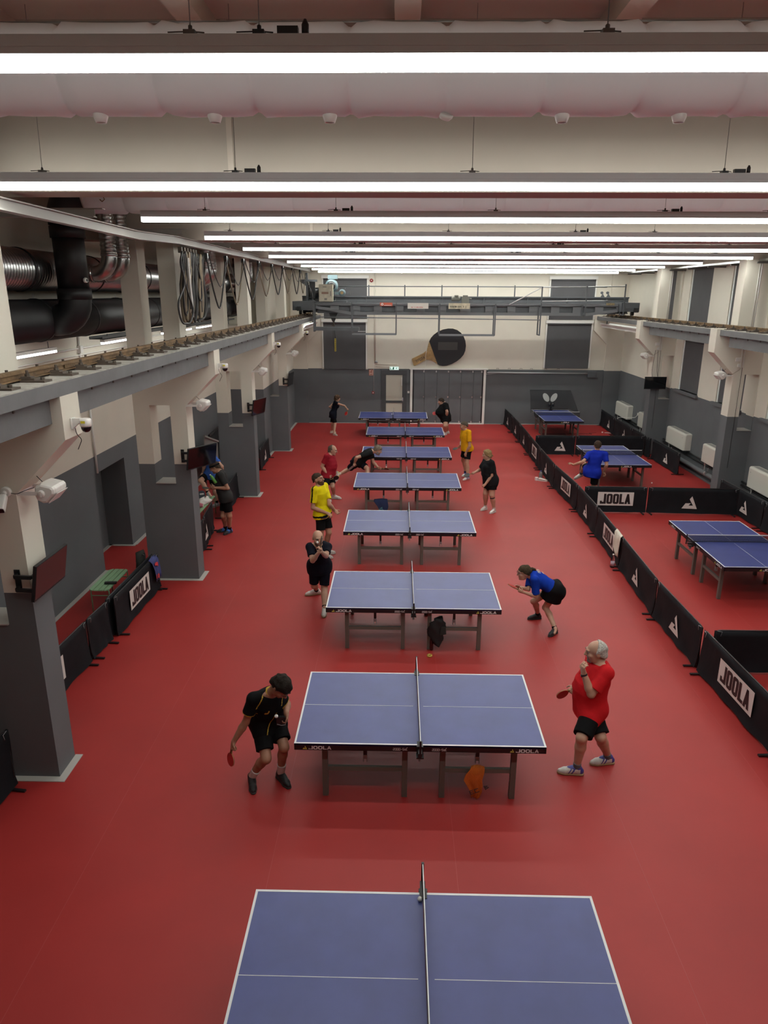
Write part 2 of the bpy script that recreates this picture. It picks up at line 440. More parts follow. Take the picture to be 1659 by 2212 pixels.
# pale sill plates in the column slots, strips on the floor round the feet
for y0 in COLY[1:]:
    for s in (-1, 1):
        base = 8.80 if s > 0 else -3.93
        x0, x1 = sorted((base + s * .30, base + s * .68))
        struct(MB().box(x0 - .0, x1 + .0, y0 - .03, y0 + .4, 1.97, 1.985), 'trim_slot_sill', M_STRIP)
def strips(name, rects):
    mb = MB()
    for r in rects: mb.box(r[0], r[1], r[2], r[3], 0, .008)
    struct(mb, name, M_STRIP)
for y0 in COLY[1:]:
    strips('baseboard_column', [(-4.93, -3.84, y0 - .09, y0), (-3.93, -3.84, y0, y0 + .42)])
strips('baseboard_left', [(-5.97, -5.88, Y0, 13.33), (-5.97, -5.88, 14.89, 23.76), (-6.5, -5.9, 14.8, 14.89), (-6.52, -6.43, 13.33, 14.89), (-4.55, -4.46, 23.76, 30.93)])
strips('baseboard_back', [(-4.5, .55, 30.86, 30.93), (3.8, 9.5, 30.86, 30.93)])
struct(MB().box(9.40, 9.5, 7, 30.9, 0, .07), 'baseboard_right', M_GREYPAINT)

# windows on the right wall: dark roller blinds, bright painted reveals
M_REVEAL = mat('bright_window_frame', (0.80, 0.84, 0.82), .4)
def window(n, y0, y1, z0, z1, x=X1):
    o = struct(MB().box(x + .17, x + .2, y0, y1, z0, z1), 'window_%d' % n, mat('window_glass_night', (.02, .022, .03), .05))
    MB().box(x + .03, x + .17, y1 - .07, y1 - .005, z0, z1).box(x + .12, x + .17, y0, y0 + .06, z0, z1).box(x + .12, x + .17, y0, y1, z1 - .06, z1).build('window_frame', M_REVEAL, o)
    MB().box(x + .045, x + .055, y0 + .01, y1 - .075, z0 + .02, z1 - .05).tube([(x + .06, y0 + .02, z1 - .05), (x + .06, y1 - .08, z1 - .05)], .03, 8).build('roller_blind', M_BLIND, o)
    if z0 < 3:
        MB().box(x - .08, x + .17, y0 - .05, y1 + .16, z0 - .09, z0 - .0).build('window_sill', M_GREYPAINT, o)
    return o
n = 1
for a, b in WINY:
    if a < 25:
        window(n, a, b, 2.40, 4.05); n += 1
    if a < 26 : window(n, a, b, 4.62, 6.36); n += 1

# back wall windows
def back_window(n, x0, x1, z0, z1, blind_lo):
    y = Y1
    o = struct(MB().box(x0 - .09, x1 + .09, y - .03, y - .001, z0 - .06, z1 + .12), 'window_%d' % n, mat('cream_window_frame', (.62, .58, .50), .5))
    MB().box(x0, x1, y - .06, y - .045, blind_lo, z1).tube([(x0, y - .07, z1 + .02), (x1, y - .07, z1 + .02)], .04, 8).build('roller_blind', M_BLIND, o)
    MB().box(x0 - .06, x0 - .01, y - .075, y - .03, z0, z1).box(x1 + .01, x1 + .06, y - .075, y - .03, z0, z1).box(x0 - .08, x1 + .08, y - .10, y - .03, z1 + .05, z1 + .17).build('window_frame', M_WHITE, o)
    return o
back_window(20, -3.19, -1.37, 4.46, 6.02, 4.45); back_window(21, 6.29, 8.12, 4.46, 6.02, 4.45)
back_window(22, -3.23, -1.43, 2.40, 4.26, 2.34); back_window(23, 6.26, 8.10, 2.46, 4.26, 2.43)

# door in the back wall
d = struct(MB().box(-.75, -.60, Y1 - .06, Y1 - .001, 0, 2.32).box(.20, .35, Y1 - .06, Y1 - .001, 0, 2.32).box(-.60, .20, Y1 - .06, Y1 - .001, 2.15, 2.32), 'door_1', mat('dark_door_frame', (.06, .062, .065), .45))
leaf = MB().box(-.60, -.55, Y1 - .045, Y1 - .005, 0, 2.15).box(.16, .20, Y1 - .045, Y1 - .005, 0, 2.15).box(-.55, .16, Y1 - .045, Y1 - .005, 0, .22).box(-.55, .16, Y1 - .045, Y1 - .005, .90, 1.0).box(-.55, .16, Y1 - .045, Y1 - .005, 2.11, 2.15).build('door_leaf', mat('dark_door_frame', (0, 0, 0)), d)
MB().box(-.55, .16, Y1 - .03, Y1 - .02, .22, .90).build('pane', mat('frosted_door_glass', (.50, .47, .39), .35), leaf)
MB().box(-.55, .16, Y1 - .03, Y1 - .02, 1.0, 2.11).build('pane', mat('frosted_door_glass', (0, 0, 0)), leaf)
MB().tube([(.18, Y1 - .045, 1.06), (.18, Y1 - .10, 1.06), (.05, Y1 - .10, 1.06)], .012, 6).box(.15, .21, Y1 - .05, Y1 - .04, .98, 1.14).build('door_handle', M_CHROME, leaf)
MB().box(.12, .15, Y1 - .08, Y1 - .04, 1.65, 2.0).build('door_closer', M_WHITE, leaf)

# grey folding partition of six leaves
fp = struct(MB().box(.50, .60, Y1 - .10, Y1 - .01, 0, 2.37).box(3.66, 3.76, Y1 - .10, Y1 - .01, 0, 2.37).box(.46, 3.84, Y1 - .13, Y1 - .01, 2.35, 2.41), 'door_2', M_WHITE)
xs = [.66, 1.125, 1.66, 2.185, 2.705, 3.235, 3.62]
for i in range(6):
    p = MB().box(xs[i] + .006, xs[i + 1] - .006, Y1 - .085, Y1 - .03, .06, 2.33).build('door_leaf', M_GREYPAINT, fp)
    for z in (.10, 1.18, 2.27):
        MB().box(xs[i + 1] - .07, xs[i + 1] - .015, Y1 - .10, Y1 - .085, z - .035, z + .035).build('hinge', M_CHROME, p)
MB().box(.60, .66, Y1 - .09, Y1 - .02, 0, 2.35).box(3.60, 3.66, Y1 - .09, Y1 - .02, 0, 2.35).build('rubber_seal', M_BLACK, fp)
MB().box(.6, 3.66, Y1 - .12, Y1 - .02, 0, .05).build('threshold', M_WHITE, fp)

# crane beams: concrete flange over a recessed web, both sides
M_BEAMS = [M_BEAM, M_CONC]
def runway(side):
    s = 1 if side > 0 else -1
    if s < 0:
        fx0, fx1, wx0, wx1 = -3.92, -3.345, -3.80, -3.455
        segs = [(-3.0, 30.9)]
    else:
        fx0, fx1, wx0, wx1 = 8.30, 8.90, 8.42, 8.80
        segs = [(-3.0, .885 - .02)] + [(COLY[i] + .4 + .0, COLY[i + 1] - .0) for i in range(4)] + [(25.39, 30.85)]
    o = None
    for a, b in segs:
        mb = MB()
        mb.box(fx0, fx1, a, b, 4.455, 4.592)
        mb.box(fx0 + .01, fx1 - .01, a, b, 4.592, 4.604, 1)
        q = struct(mb, 'runway_beam', M_BEAMS)
    for i in range(5):
        a = COLY[i] + .4; b = COLY[i + 1] if i < 4 else 27.2 if s > 0 else 28.0
        if i == 4: continue
        struct(MB().box(wx0, wx1, a + .02, b - (.0 if s < 0 else .33), 4.185, 4.455), 'runway_beam_web', M_BEAM)
        mb = MB()
        k = a + .6
        while k < b - .4:
            xx = wx1 if s < 0 else wx0
            mb.box(xx - .012, xx + .012, k - .012, k + .012, 4.40, 4.455); k += .62
        mb.build('cut_bolt_ends', M_CLIP, q)
runway(-1); runway(1)
# ================================================================== RUNWAY RAILS
def rail_thing(x, label, side):
    t = thing('crane_rail', label, 'rail', (x, 0, 4.604), group=None)
    a, b = -2.8, 30.6
    MB().box(-.062, .062, a, b, .018, .030).box(-.012, .012, a, b, .03, .075).box(-.034, .034, a, b, .075, .105).build('rail_bar', M_RUST, t)
    mb = MB()
    for k in (1.2, 8.05, 14.75, 21.5):
        mb.box(-.024, .024, k - .2, k + .2, .035, .072)
        for q in range(4): mb.lathe([(.012, 0), (.012, .05)], (-.025, k - .15 + q * .1, .053), (1, 0, 0), 6)
    mb.build('fishplate', M_RUST, t)
    # one clip set per fixing: sole plate, wedge plate, bolt with nut, small outer bolt, on both sides of the rail
    def clip(sgn):
        m = MB().box(min(sgn * .06, sgn * .30), max(sgn * .06, sgn * .30), -.08, .08, 0, .02)
        m.box(min(sgn * .04, sgn * .19), max(sgn * .04, sgn * .19), -.055, .055, .02, .04)
        m.box(min(sgn * .05, sgn * .15), max(sgn * .05, sgn * .15), -.04, .04, .04, .052)
        m.lathe([(.026, .052), (.026, .074), (.015, .078), (.015, .11)], (sgn * .10, 0, 0), n=6, smooth=False)
        m.lathe([(.022, .02), (.022, .044)], (sgn * .245, 0, 0), n=6, smooth=False)
        return m.mesh('rail_clip', M_CLIP)
    me = {-1: clip(-1), 1: clip(1)}
    y = 5.07 if side < 0 else 6.2
    while y < 30.5:
        for sg in (-1, 1):
            if sg * side > 0 and y > 14: continue
            o = bpy.data.objects.new('rail_clip', me[sg]); COL.objects.link(o); o.parent = t; o.location = (0, y, 0)
        y += .603
    return t
rail_thing(-3.72, 'rusty crane rail clamped along the left concrete runway beam', -1)
rail_thing(8.68, 'rusty crane rail clamped along the right concrete runway beam', 1)

# ================================================================== LINE LIGHTS
M_ALUD = mat('lamp_body_aluminium', (0.62, 0.64, 0.65), .4)
LY = [3.52, 6.52, 9.55, 12.58, 15.6, 18.62, 21.64, 24.65, 27.67, 29.75]
LZ = [6.437, 6.345, 6.365, 6.365, 6.365, 6.365, 6.365, 6.365, 6.365, 6.335]
ORD = ['nearest the viewer under the ceiling', 'second from the front, just before the first roof beam', 'third from the front, starting beside the steel duct riser',
       'fourth from the front', 'fifth from the front', 'sixth from the front', 'seventh from the front', 'eighth from the front', 'ninth from the front', 'tenth and last, close to the end wall']
for i, (y, z) in enumerate(zip(LY, LZ)):
    t = thing('line_lamp', 'long hanging white line lamp, ' + ORD[i], 'lamp', (-3.27 if i != 1 else -3.6, y, z), group='long line lamps hung under the roof')
    L = 11.95 if i != 1 else 12.4
    MB().box(0, L, -.036, .036, -.008, .062).box(0, L, -.031, .031, .062, .068).box(0, L, -.040, .040, .020, .026).box(-.006, 0, -.04, .04, -.066, .066).box(L, L + .006, -.04, .04, -.066, .066).build('lamp_body', M_ALUD, t)
    MB().prism([(0, -.034, -.008), (0, -.032, -.05), (0, -.024, -.064), (0, .024, -.064), (0, .032, -.05), (0, .034, -.008)], (L, 0, 0), 1).box(.002, L - .002, -.026, .026, -.0655, -.0635).build('diffuser', [M_TUBE, M_TUBESIDE], t)
    hx = [(.55, 0), (2.2, 1), (4.2, 0), (6.3, 1), (7.6, 0), (9.9, 0), (11.3, 0)] if i else [(.9, 0), (2.35, 0), (2.65, 1), (4.15, 0), (6.3, 0), (8.9, 0)]
    for q, (x, k) in enumerate(hx):
        x = x + .13 * ((i * 7) % 5 - 2) if i else x
        m = MB().box(x - .025, x + .025, -.03, .03, .066, .085).lathe([(.010, .085), (.010, .105), (.004, .11)], (x, 0, 0), n=6).tube([(x - .1, 0, .082), (x, .01, .088), (x + .06, 0, .08)], .003, 4)
        if k: m.box(x + .08, x + .17, -.02, .02, .066, .10).lathe([(.016, .066), (.016, .11), (.006, .13)], (x + .2, 0, 0), n=8)
        m.build('hanger_clip', M_BLACK if k else mat('dark_clip_grey', (.12, .11, .10), .5), t)
        top = CEIL - z
        MB().tube([(x, 0, .10), (x, .06, top)], .0028, 4).build('hanger_wire', mat('steel_wire', (.30, .29, .27), .5), t)

# ================================================================== FABRIC AIR DUCTS, across the hall
def fabric_tube(x0, x1, r):
    mb = MB(); n = 24; k = int((x1 - x0) / .61)
    xs = []
    for q in range(k + 1):
        x = x0 + (x1 - x0) * q / k
        for d, s in ((-.30, .0), (-.15, .0), (-.045, .002), (-.010, -.020), (.010, -.020), (.045, .002), (.15, 0.)):
            if x0 <= x + d <= x1: xs.append((x + d, s))
    xs.sort()
    rnd = random.Random(3)
    v = []
    for x, s in xs:
        for j in range(n):
            a = 2 * math.pi * j / n
            w_ = .009 * math.sin(x * 23 + a * 3) * (abs(math.sin(x * 5.15)) ** 3) + rnd.uniform(-.0015, .0015)
            rr = r + s + w_
            sag = -.012 if math.sin(a) < -.2 else 0
            v.append((x, rr * math.cos(a), rr * math.sin(a) + sag))
    f = []
    for i in range(len(xs) - 1):
        for j in range(n):
            j2 = (j + 1) % n; f.append((i * n + j, i * n + j2, (i + 1) * n + j2, (i + 1) * n + j))
    mb.add(v, f, 0, True)
    mb.f.append(tuple(range(n))); mb.mi.append(0); mb.sm.append(False)
    o = (len(xs) - 1) * n; mb.f.append(tuple(range(o + n - 1, o - 1, -1))); mb.mi.append(0); mb.sm.append(False)
    return mb
DUCTS = [(5.2, 'pale fabric air duct with dangling nozzles hung behind the nearest line lamp'), (11.2, 'pale fabric air duct leaving a black elbow at the left, behind the first roof beam'),
         (17.2, 'pale fabric air duct behind the fourth line lamp'), (23.2, 'pale fabric air duct hung far back behind the sixth line lamp')]
DR = .255
for i, (y, lab) in enumerate(DUCTS):
    t = thing('fabric_duct', lab, 'air duct', (0, y, 6.825), group='fabric air ducts across the hall')
    fabric_tube(-4.64, 8.9, DR).build('fabric_sleeve', M_FABRIC, t)
    mb = MB()
    k = 0
    noz = MB().lathe([(.052, .03), (.048, -.01), (.034, -.045), (.030, -.045), (.03, -.02)], n=14).mesh('nozzle', M_WHITEPL)
    for q in range(-3, 12):
        if i > 1: break
        o = bpy.data.objects.new('nozzle', noz); COL.objects.link(o); o.parent = t; o.location = (.29 + .762 * q + .0, 0, -DR - .008)
        if q == 0 and i == 0: o.scale = (1, 1, .55); o.rotation_euler = (.5, .3, 0)
    MB().lathe([(DR + .004, -.03), (DR + .008, 0), (DR + .004, .03)], (-4.60, 0, 0), (1, 0, 0), 24).build('clamp_band', M_WHITEPL, t)
    MB().tube([(-4.3, -.26, .10), (-4.3, -.27, -.02), (-4.26, -.27, -.10), (-4.30, -.27, -.13), (-4.33, -.27, -.10)], .008, 5).build('tie_cord', mat('rust_cord', (.20, .09, .03), .8), t)
    MB().tube([(-4.6, 0, .27), (8.9, 0, .27)], .006, 4).build('carrier_wire', mat('steel_wire', (0, 0, 0)), t)

# ================================================================== BLACK AND STEEL DUCTS ALONG THE LEFT BAYS
def ribbed(y0, y1, r, pitch=.055, depth=.007, n=28):
    prof = []; y = y0
    while y < y1:
        prof += [(r - depth, y), (r, y + pitch * .35), (r, y + pitch * .65), (r - depth, y + pitch * .99)]; y += pitch
    return prof
DX = -5.56
t = thing('steel_spiral_duct', 'fat shiny spiral-seamed steel duct running along the upper left bays', 'air duct', (DX, 0, 5.76))
MB().lathe(ribbed(5.5, 24.6, .30, .075, .012), axis=(0, 1, 0), n=28).build('spiral_pipe', M_STEEL, t)
for k in range(8):
    for dy in (0, .95):
        y = 7.3 + 2.45 * k + dy
        if y > 24: continue
        MB().lathe([(.302, y - .02), (.312, y - .012), (.312, y + .012), (.302, y + .02)], axis=(0, 1, 0), n=28).build('joint_band', M_BLACK, t)
    y = 7.3 + 2.45 * k
    MB().tube([(0, y, .31), (0, y, 1.7)], .005, 4).build('hanger_rod', mat('steel_wire', (0, 0, 0)), t)
t = thing('black_main_duct', 'fat black insulated duct running below the steel duct in the left bays', 'air duct', (DX, 0, 5.03))
MB().lathe([(.315, 5.5), (.315, 24.6)], axis=(0, 1, 0), n=28).build('insulated_pipe', M_DUCTBLK, t)
for k in range(12):
    y = 6.2 + 1.62 * k
    MB().lathe([(.316, y - .03), (.326, y - .02), (.326, y + .02), (.316, y + .03)], axis=(0, 1, 0), n=28).build('joint_band', M_DUCTBLK, t)
    MB().tube([(0, y, .32), (0, y, .40)], .005, 4).build('hanger_rod', M_CHROME, t)
def elbow(c, r0, R, a0, a1, plane, n=8):
    pts = []
    for i in range(n + 1):
        a = a0 + (a1 - a0) * i / n
        pts.append(Vector(c) + Vector(plane[0]) * (R * math.cos(a)) + Vector(plane[1]) * (R * math.sin(a)))
    return pts
RIS = ['nearest of three', 'beside the coiled cables', 'beyond the third left column', 'farthest back']
for i, (y, lab) in enumerate(DUCTS):
    if i == 0: continue
    t = thing('black_duct_riser', 'black duct riser bending into a fabric duct, ' + RIS[i - 1], 'air duct', (-4.98, y, 5.0), group='black duct risers on the left')
    # bottom elbow out of the main duct, straight, top elbow into the sleeve
    x = 0.0; R = .30
    MB().tube([(-.5, 0, .03), (-.32, 0, .03)] + [(-.3 + R * math.sin(a), 0, .03 + R - R * math.cos(a)) for a in [math.pi / 2 * k / 6 for k in range(7)]] + [(0, 0, .5)], .235, 22).build('bottom_elbow', M_DUCTBLK, t)
    MB().tube([(0, 0, .5), (0, 0, 1.42)], .225, 22).build('riser_pipe', M_DUCTBLK, t)
    for z in (.42, .95 if 0 else 1.30): MB().tube([(0, 0, z - .08), (0, 0, z + .08)], .25, 22).build('riser_collar', M_DUCTBLK, t)
    MB().tube([(0, 0, 1.40)] + [(R - R * math.cos(a), 0, 1.52 + R * math.sin(a)) for a in [math.pi / 2 * k / 6 for k in range(7)]] + [(.42, 0, 1.825)], .25, 22).build('top_elbow', M_DUCTBLK, t)
    MB().lathe([(.035, 0), (.04, .02), (.03, .05)], (.22, -.1, .62), (1, -.4, 0), 12).lathe([(.022, 0), (.022, .055)], (.22, -.1, .62), (1, -.4, 0), 12, 1).build('damper_knob', [M_WHITEPL, M_BLACK], t)
def flex(mb, pts, r): return mb.tube(pts, r, 14)
RZ = [(12.1, 'in front of the second left column'), (12.66, 'just behind the first of the pair'), (18.1, 'by the third left column'), (18.66, 'second by the third left column'), (23.2, 'farthest back in the left bays')]
for i, (y, lab) in enumerate(RZ):
    t = thing('steel_duct_riser', 'thin spiral steel duct elbow rising to the roof, ' + lab, 'air duct', (-4.74 if i % 2 == 0 else -4.74, y, 5.74), group='steel duct risers on the left')
    R = .26; r = .125
    prof = ribbed(-.72, -.27, r, .06, .009, 16)
    MB().lathe(prof, axis=(1, 0, 0), n=16).build('branch_pipe', M_STEEL, t)
    MB().tube([(-.28, 0, 0)] + [(-R + R * math.sin(a), 0, R - R * math.cos(a)) for a in [math.pi / 2 * k / 7 for k in range(8)]] + [(0, 0, .30)], r - .002, 16).build('elbow', M_STEEL, t)
    MB().lathe(ribbed(.29, 1.6, r, .06, .009, 16), n=16).build('riser_pipe', M_STEEL, t)
    MB().lathe([(r + .004, -.02), (r + .008, 0), (r + .004, .02)], (-.30, 0, 0), (1, 0, 0), 16).build('joint_band', M_STEEL, t)
    MB().lathe([(r + .004, .27), (r + .008, .29), (r + .004, .31)], n=16).build('joint_band', M_STEEL, t)

# small batten lamps below the ducts
for i, y in enumerate((10.1, 14.2, 17.6, 20.5)):
    t = thing('batten_lamp', ['short lit batten lamp under the black duct beside the first left column', 'short lit batten lamp glimpsed behind the second left column', 'short lit batten lamp glimpsed under the coiled cables', 'short lit batten lamp glimpsed beyond the third left column'][i], 'lamp', (-5.40, y, 4.58), group='batten lamps under the left ducts')
    MB().box(-.04, .04, -1.15, 1.1, 0, .045).build('lamp_body', M_WHITE, t)
    MB().box(-.03, .03, -1.15, 1.1, -.035, 0).build('diffuser', mat('lit_batten', (.9, .9, .9), .5, emit=LAMP_COL, estr=14.0), t)
    MB().tube([(-.0, -.9, .04), (0, -.9, .14)], .006, 4).tube([(0, .9, .04), (0, .9, .14)], .006, 4).build('hanger_rod', M_BLACK, t)
# bay lamp tubes by the end corbels
for s in (-1, 1):
    x = -3.62 if s < 0 else 8.5
    t = thing('trough_lamp', 'white trough lamp below the end of the %s runway beam' % ('left' if s < 0 else 'right'), 'lamp', (x, 28.6 if s < 0 else 27.9, 4.20), group='trough lamps at the beam ends')
    a = 2.1 if s < 0 else 2.45
    MB().box(-.12, .12, -a, a, -.02, .02).prism([(.12, -a, .02), (.2, -a, .12), (.2, -a, .14), (.11, -a, .03)], (0, 2 * a, 0)).prism([(-.12, -a, .02), (-.2, -a, .12), (-.2, -a, .14), (-.11, -a, .03)], (0, 2 * a, 0)).build('lamp_trough', M_WHITE, t)
    MB().tube([(0, -a + .1, .06), (0, a - .1, .06)], .035, 8).build('diffuser', mat('lit_trough_tube', (.9, .9, .9), .5, emit=LAMP_COL, estr=5.0), t)
    MB().box(-.02, .02, -a + .3, -a + .34, .02, .26).box(-.02, .02, a - .34, a - .3, .02, .26).build('hanger_rod', M_BLACK, t)
# ================================================================== TABLE TENNIS TABLES
M_NET = mat('black_net', (.012, .013, .016), .8, alpha=1.0)
def net_mat():
    m = mat('net_mesh', (.012, .013, .016), .8)
    nt = m.node_tree; p = nt.nodes['Principled BSDF']
    tc = nt.nodes.new('ShaderNodeTexCoord'); s = nt.nodes.new('ShaderNodeSeparateXYZ'); nt.links.new(tc.outputs['Object'], s.inputs[0])
    mx = None
    for ax in ('Y', 'Z'):
        a = nt.nodes.new('ShaderNodeMath'); a.operation = 'MULTIPLY'; a.inputs[1].default_value = 1 / .0125; nt.links.new(s.outputs[ax], a.inputs[0])
        f = nt.nodes.new('ShaderNodeMath'); f.operation = 'FRACT'; nt.links.new(a.outputs[0], f.inputs[0])
        l = nt.nodes.new('ShaderNodeMath'); l.operation = 'LESS_THAN'; l.inputs[1].default_value = .30; nt.links.new(f.outputs[0], l.inputs[0])
        if mx is None: mx = l
        else:
            q = nt.nodes.new('ShaderNodeMath'); q.operation = 'MAXIMUM'; nt.links.new(mx.outputs[0], q.inputs[0]); nt.links.new(l.outputs[0], q.inputs[1]); mx = q
    nt.links.new(mx.outputs[0], p.inputs['Alpha'])
    return m
M_NETMESH = net_mat()
M_TABBLK = mat('table_black_apron', (.010, .010, .011), .35)
M_LINE = mat('table_white_line', (.66, .66, .66), .5)
M_LOGO = mat('apron_print_white', (.78, .77, .76), .5)
M_LOGOY = mat('apron_print_yellow', (.60, .56, .10), .5)

def make_table():
    t = thing('table_tennis_table', '', 'table')
    L, W, H = 2.74, 1.525, .76
    for s in (-1, 1):
        a, b = (-L / 2, -.004) if s < 0 else (.004, L / 2)
        top = MB().box(a, b, -W / 2, W / 2, H - .024, H).build('table_top', M_BLUE, t, bevel=.002)
        ln = MB()
        e = -L / 2 if s < 0 else L / 2
        ln.box(min(e, e - s * .02), max(e, e - s * .02), -W / 2, W / 2, H, H + .0012)
        i0, i1 = (a + .02, b) if s < 0 else (a, b - .02)
        ln.box(i0, i1, -W / 2, -W / 2 + .02, H, H + .0012).box(i0, i1, W / 2 - .02, W / 2, H, H + .0012)
        ln.box(i0 + (0 if s < 0 else .055), i1 - (.055 if s < 0 else 0), -.0022, .0022, H, H + .0012)
        ln.build('boundary_line', M_LINE, top)
        ap = MB().box(a, b, -W / 2, -W / 2 + .022, H - .082, H - .001).box(a, b, W / 2 - .022, W / 2, H - .082, H - .001)
        ap.box(min(e, e - s * .022), max(e, e - s * .022), -W / 2, W / 2, H - .082, H - .001).box(a + (.0 if s < 0 else 0), b, -.02, .02, H - .07, H - .024)
        apo = ap.build('apron', M_TABBLK, t)
        # printed lettering on the two long sides and the end
        for side in (-1, 1):
            ex = Vector((1, 0, 0)) * (-side)
            yy = side * (W / 2 + .0002)
            nrm = Vector((0, side, 0))
            x0 = (e if (s < 0) == (side < 0) else e) 
            # x measured along ex from the left end of the side as one reads it
            left = (s < 0 and side < 0) or (s > 0 and side > 0)
            off = .098 if left else L / 2 - .098 - .29
            st = Vector((-L / 2 if side < 0 else L / 2, yy, H - .078)) if left else Vector((0, yy, H - .078))
            lt = Letters(st, ex, (0, 0, 1), nrm, .0012)
            lt.joola(off + .058, .007, .047, .042, .011, .0085, .006); lt.build('logo_lettering', M_LOGO, apo)
            lt = Letters(st, ex, (0, 0, 1), nrm, .0012); lt.emblem(off + .018, .007, .042); lt.build('logo_emblem', M_LOGOY, apo)
            off2 = L / 2 - .29 if left else .135
            lt = Letters(st, ex, (0, 0, 1), nrm, .0012); lt.strokes('2000-S', off2, .012, .026, .55, .16)
            lt.poly([(off2 + .125, .012), (off2 + .155, .012), (off2 + .155, .016), (off2 + .125, .016)]).ring(rrect(off2 + .135, .026, .022, .016, .006), rrect(off2 + .135, .026, .014, .008, .003)).poly([(off2 + .142, .032), (off2 + .147, .031), (off2 + .156, .05), (off2 + .151, .052)])
            lt.build('model_lettering', M_LOGO, apo)
        lt = Letters((e, -s * W / 2, H - .078) if s > 0 else (e, W / 2, H - .078), (0, s, 0), (0, 0, 1), (s, 0, 0), .0012)
        lt.o = Vector((e, -s * W / 2, H - .078))
        lt.joola(.70, .007, .047, .042, .011, .0085, .006); lt.build('logo_lettering', M_LOGO, apo)
        lt = Letters((e, -s * W / 2, H - .078), (0, s, 0), (0, 0, 1), (s, 0, 0), .0012); lt.emblem(.66, .007, .042); lt.build('logo_emblem', M_LOGOY, apo)
        # undercarriage
        xo, xi = s * 1.05, s * (.16 if s < 0 else .26)
        for x in (xo, xi):
            for y in (-.63, .63):
                MB().box(x - .031, x + .031, y - .03, y + .03, .0, H - .06).build('leg', M_LEG, t, bevel=.003)
        fr = MB()
        for y in (-.63, .63):
            fr.box(min(xo, xi) + .031, max(xo, xi) - .031, y - .02, y + .02, .335, .385)
        for x in (xo, xi): fr.box(x - .02, x + .02, -.60, .60, H - .11, H - .07)
        fr.build('cross_bar', M_LEG, t)
        for y in (-.56, .56):
            xm = (xo + xi) / 2 
            b = MB().box(xm - .02, xm + .02, y - .015, y + .015, .48, H - .03).build('folding_strut', M_BLACK, t)
            MB().box(xm - .023, xm + .023, y - .02, y + .02, .44, .49).box(xm - .023, xm - .015, y - .02, y + .02, .405, .44).box(xm + .015, xm + .023, y - .02, y + .02, .405, .44).build('strut_latch', M_ALU, b)
        for y in (-.45, .45):
            MB().box(min(xo, xi), max(xo, xi), y - .015, y + .015, H - .06, H - .03).build('top_rail', M_BLACK, t)
    # net with posts and clamps
    n = MB().box(-.0015, .0015, -.915, .915, H + .004, H + .140).build('net', M_NETMESH, t)
    MB().box(-.004, .004, -.915, .915, H + .136, H + .1525).build('net_tape', M_LINE, n)
    MB().box(-.003, .003, -.915, .915, H - .002, H + .010).build('net_cord', M_BLACK, n)
    for s in (-1, 1):
        p = MB().box(-.011, .011, s * .915 - .008, s * .915 + .008, H - .05, H + .158).build('net_post', M_BLACK, t)
        y0, y1 = sorted((s * .72, s * .905))
        MB().box(-.04, .04, y0 + .04, y1 - .06, H - .10, H - .084).box(-.022, .022, y0 + .02, y1, H - .055, H - .02).box(-.035, .035, min(s * .77, s * .80), max(s * .77, s * .80), H - .10, H + .006).box(-.03, .03, min(s * .70, s * .80), max(s * .70, s * .80), H + .001, H + .008).build('net_clamp', M_BLACK, p)
        MB().lathe([(.012, -.05), (.018, -.045), (.018, -.02), (.006, -.018), (.006, .03)], (0, s * .83, H - .10), n=10).build('clamp_screw', M_ALU, p)
    return t
TABLES = [(.242, 3.83, 0, 'nearest blue table tennis table, cut off by the bottom of the picture'),
 (.271, 7.328, 0, 'blue table tennis table with an orange towel and a water bottle under it'),
 (.267, 10.811, 0, 'blue table tennis table with a black bag under it, beside the crouching woman'),
 (.258, 14.507, 0, 'blue table tennis table fourth from the front in the middle row'),
 (.247, 18.02, 0, 'blue table tennis table with a navy towel under it'),
 (.252, 21.514, 0, 'blue table tennis table at which a lunging man in black stretches'),
 (.249, 25.028, 0, 'blue table tennis table second from the end wall'),
 (-.211, 28.495, 0, 'blue table tennis table farthest back, in front of the door'),
 (6.671, 13.352, -90, 'blue table tennis table in the nearest right court, empty'),
 (6.569, 21.354, -90, 'blue table tennis table in the right court where a man in blue plays'),
 (6.455, 28.716, -90, 'blue table tennis table with a ball robot and catch net')]
proto = make_table()
bpy.context.view_layer.update()
KIDS = {}
for o in bpy.data.objects:
    if o.parent is not None: KIDS.setdefault(o.parent.name, []).append(o)
for i, (x, y, a, lab) in enumerate(TABLES):
    o = proto if i == 0 else copy_tree(proto, None, KIDS)
    o.location = (x, y, 0); o.rotation_euler = (0, 0, math.radians(a)); o['label'] = lab; o['group'] = 'table tennis tables'

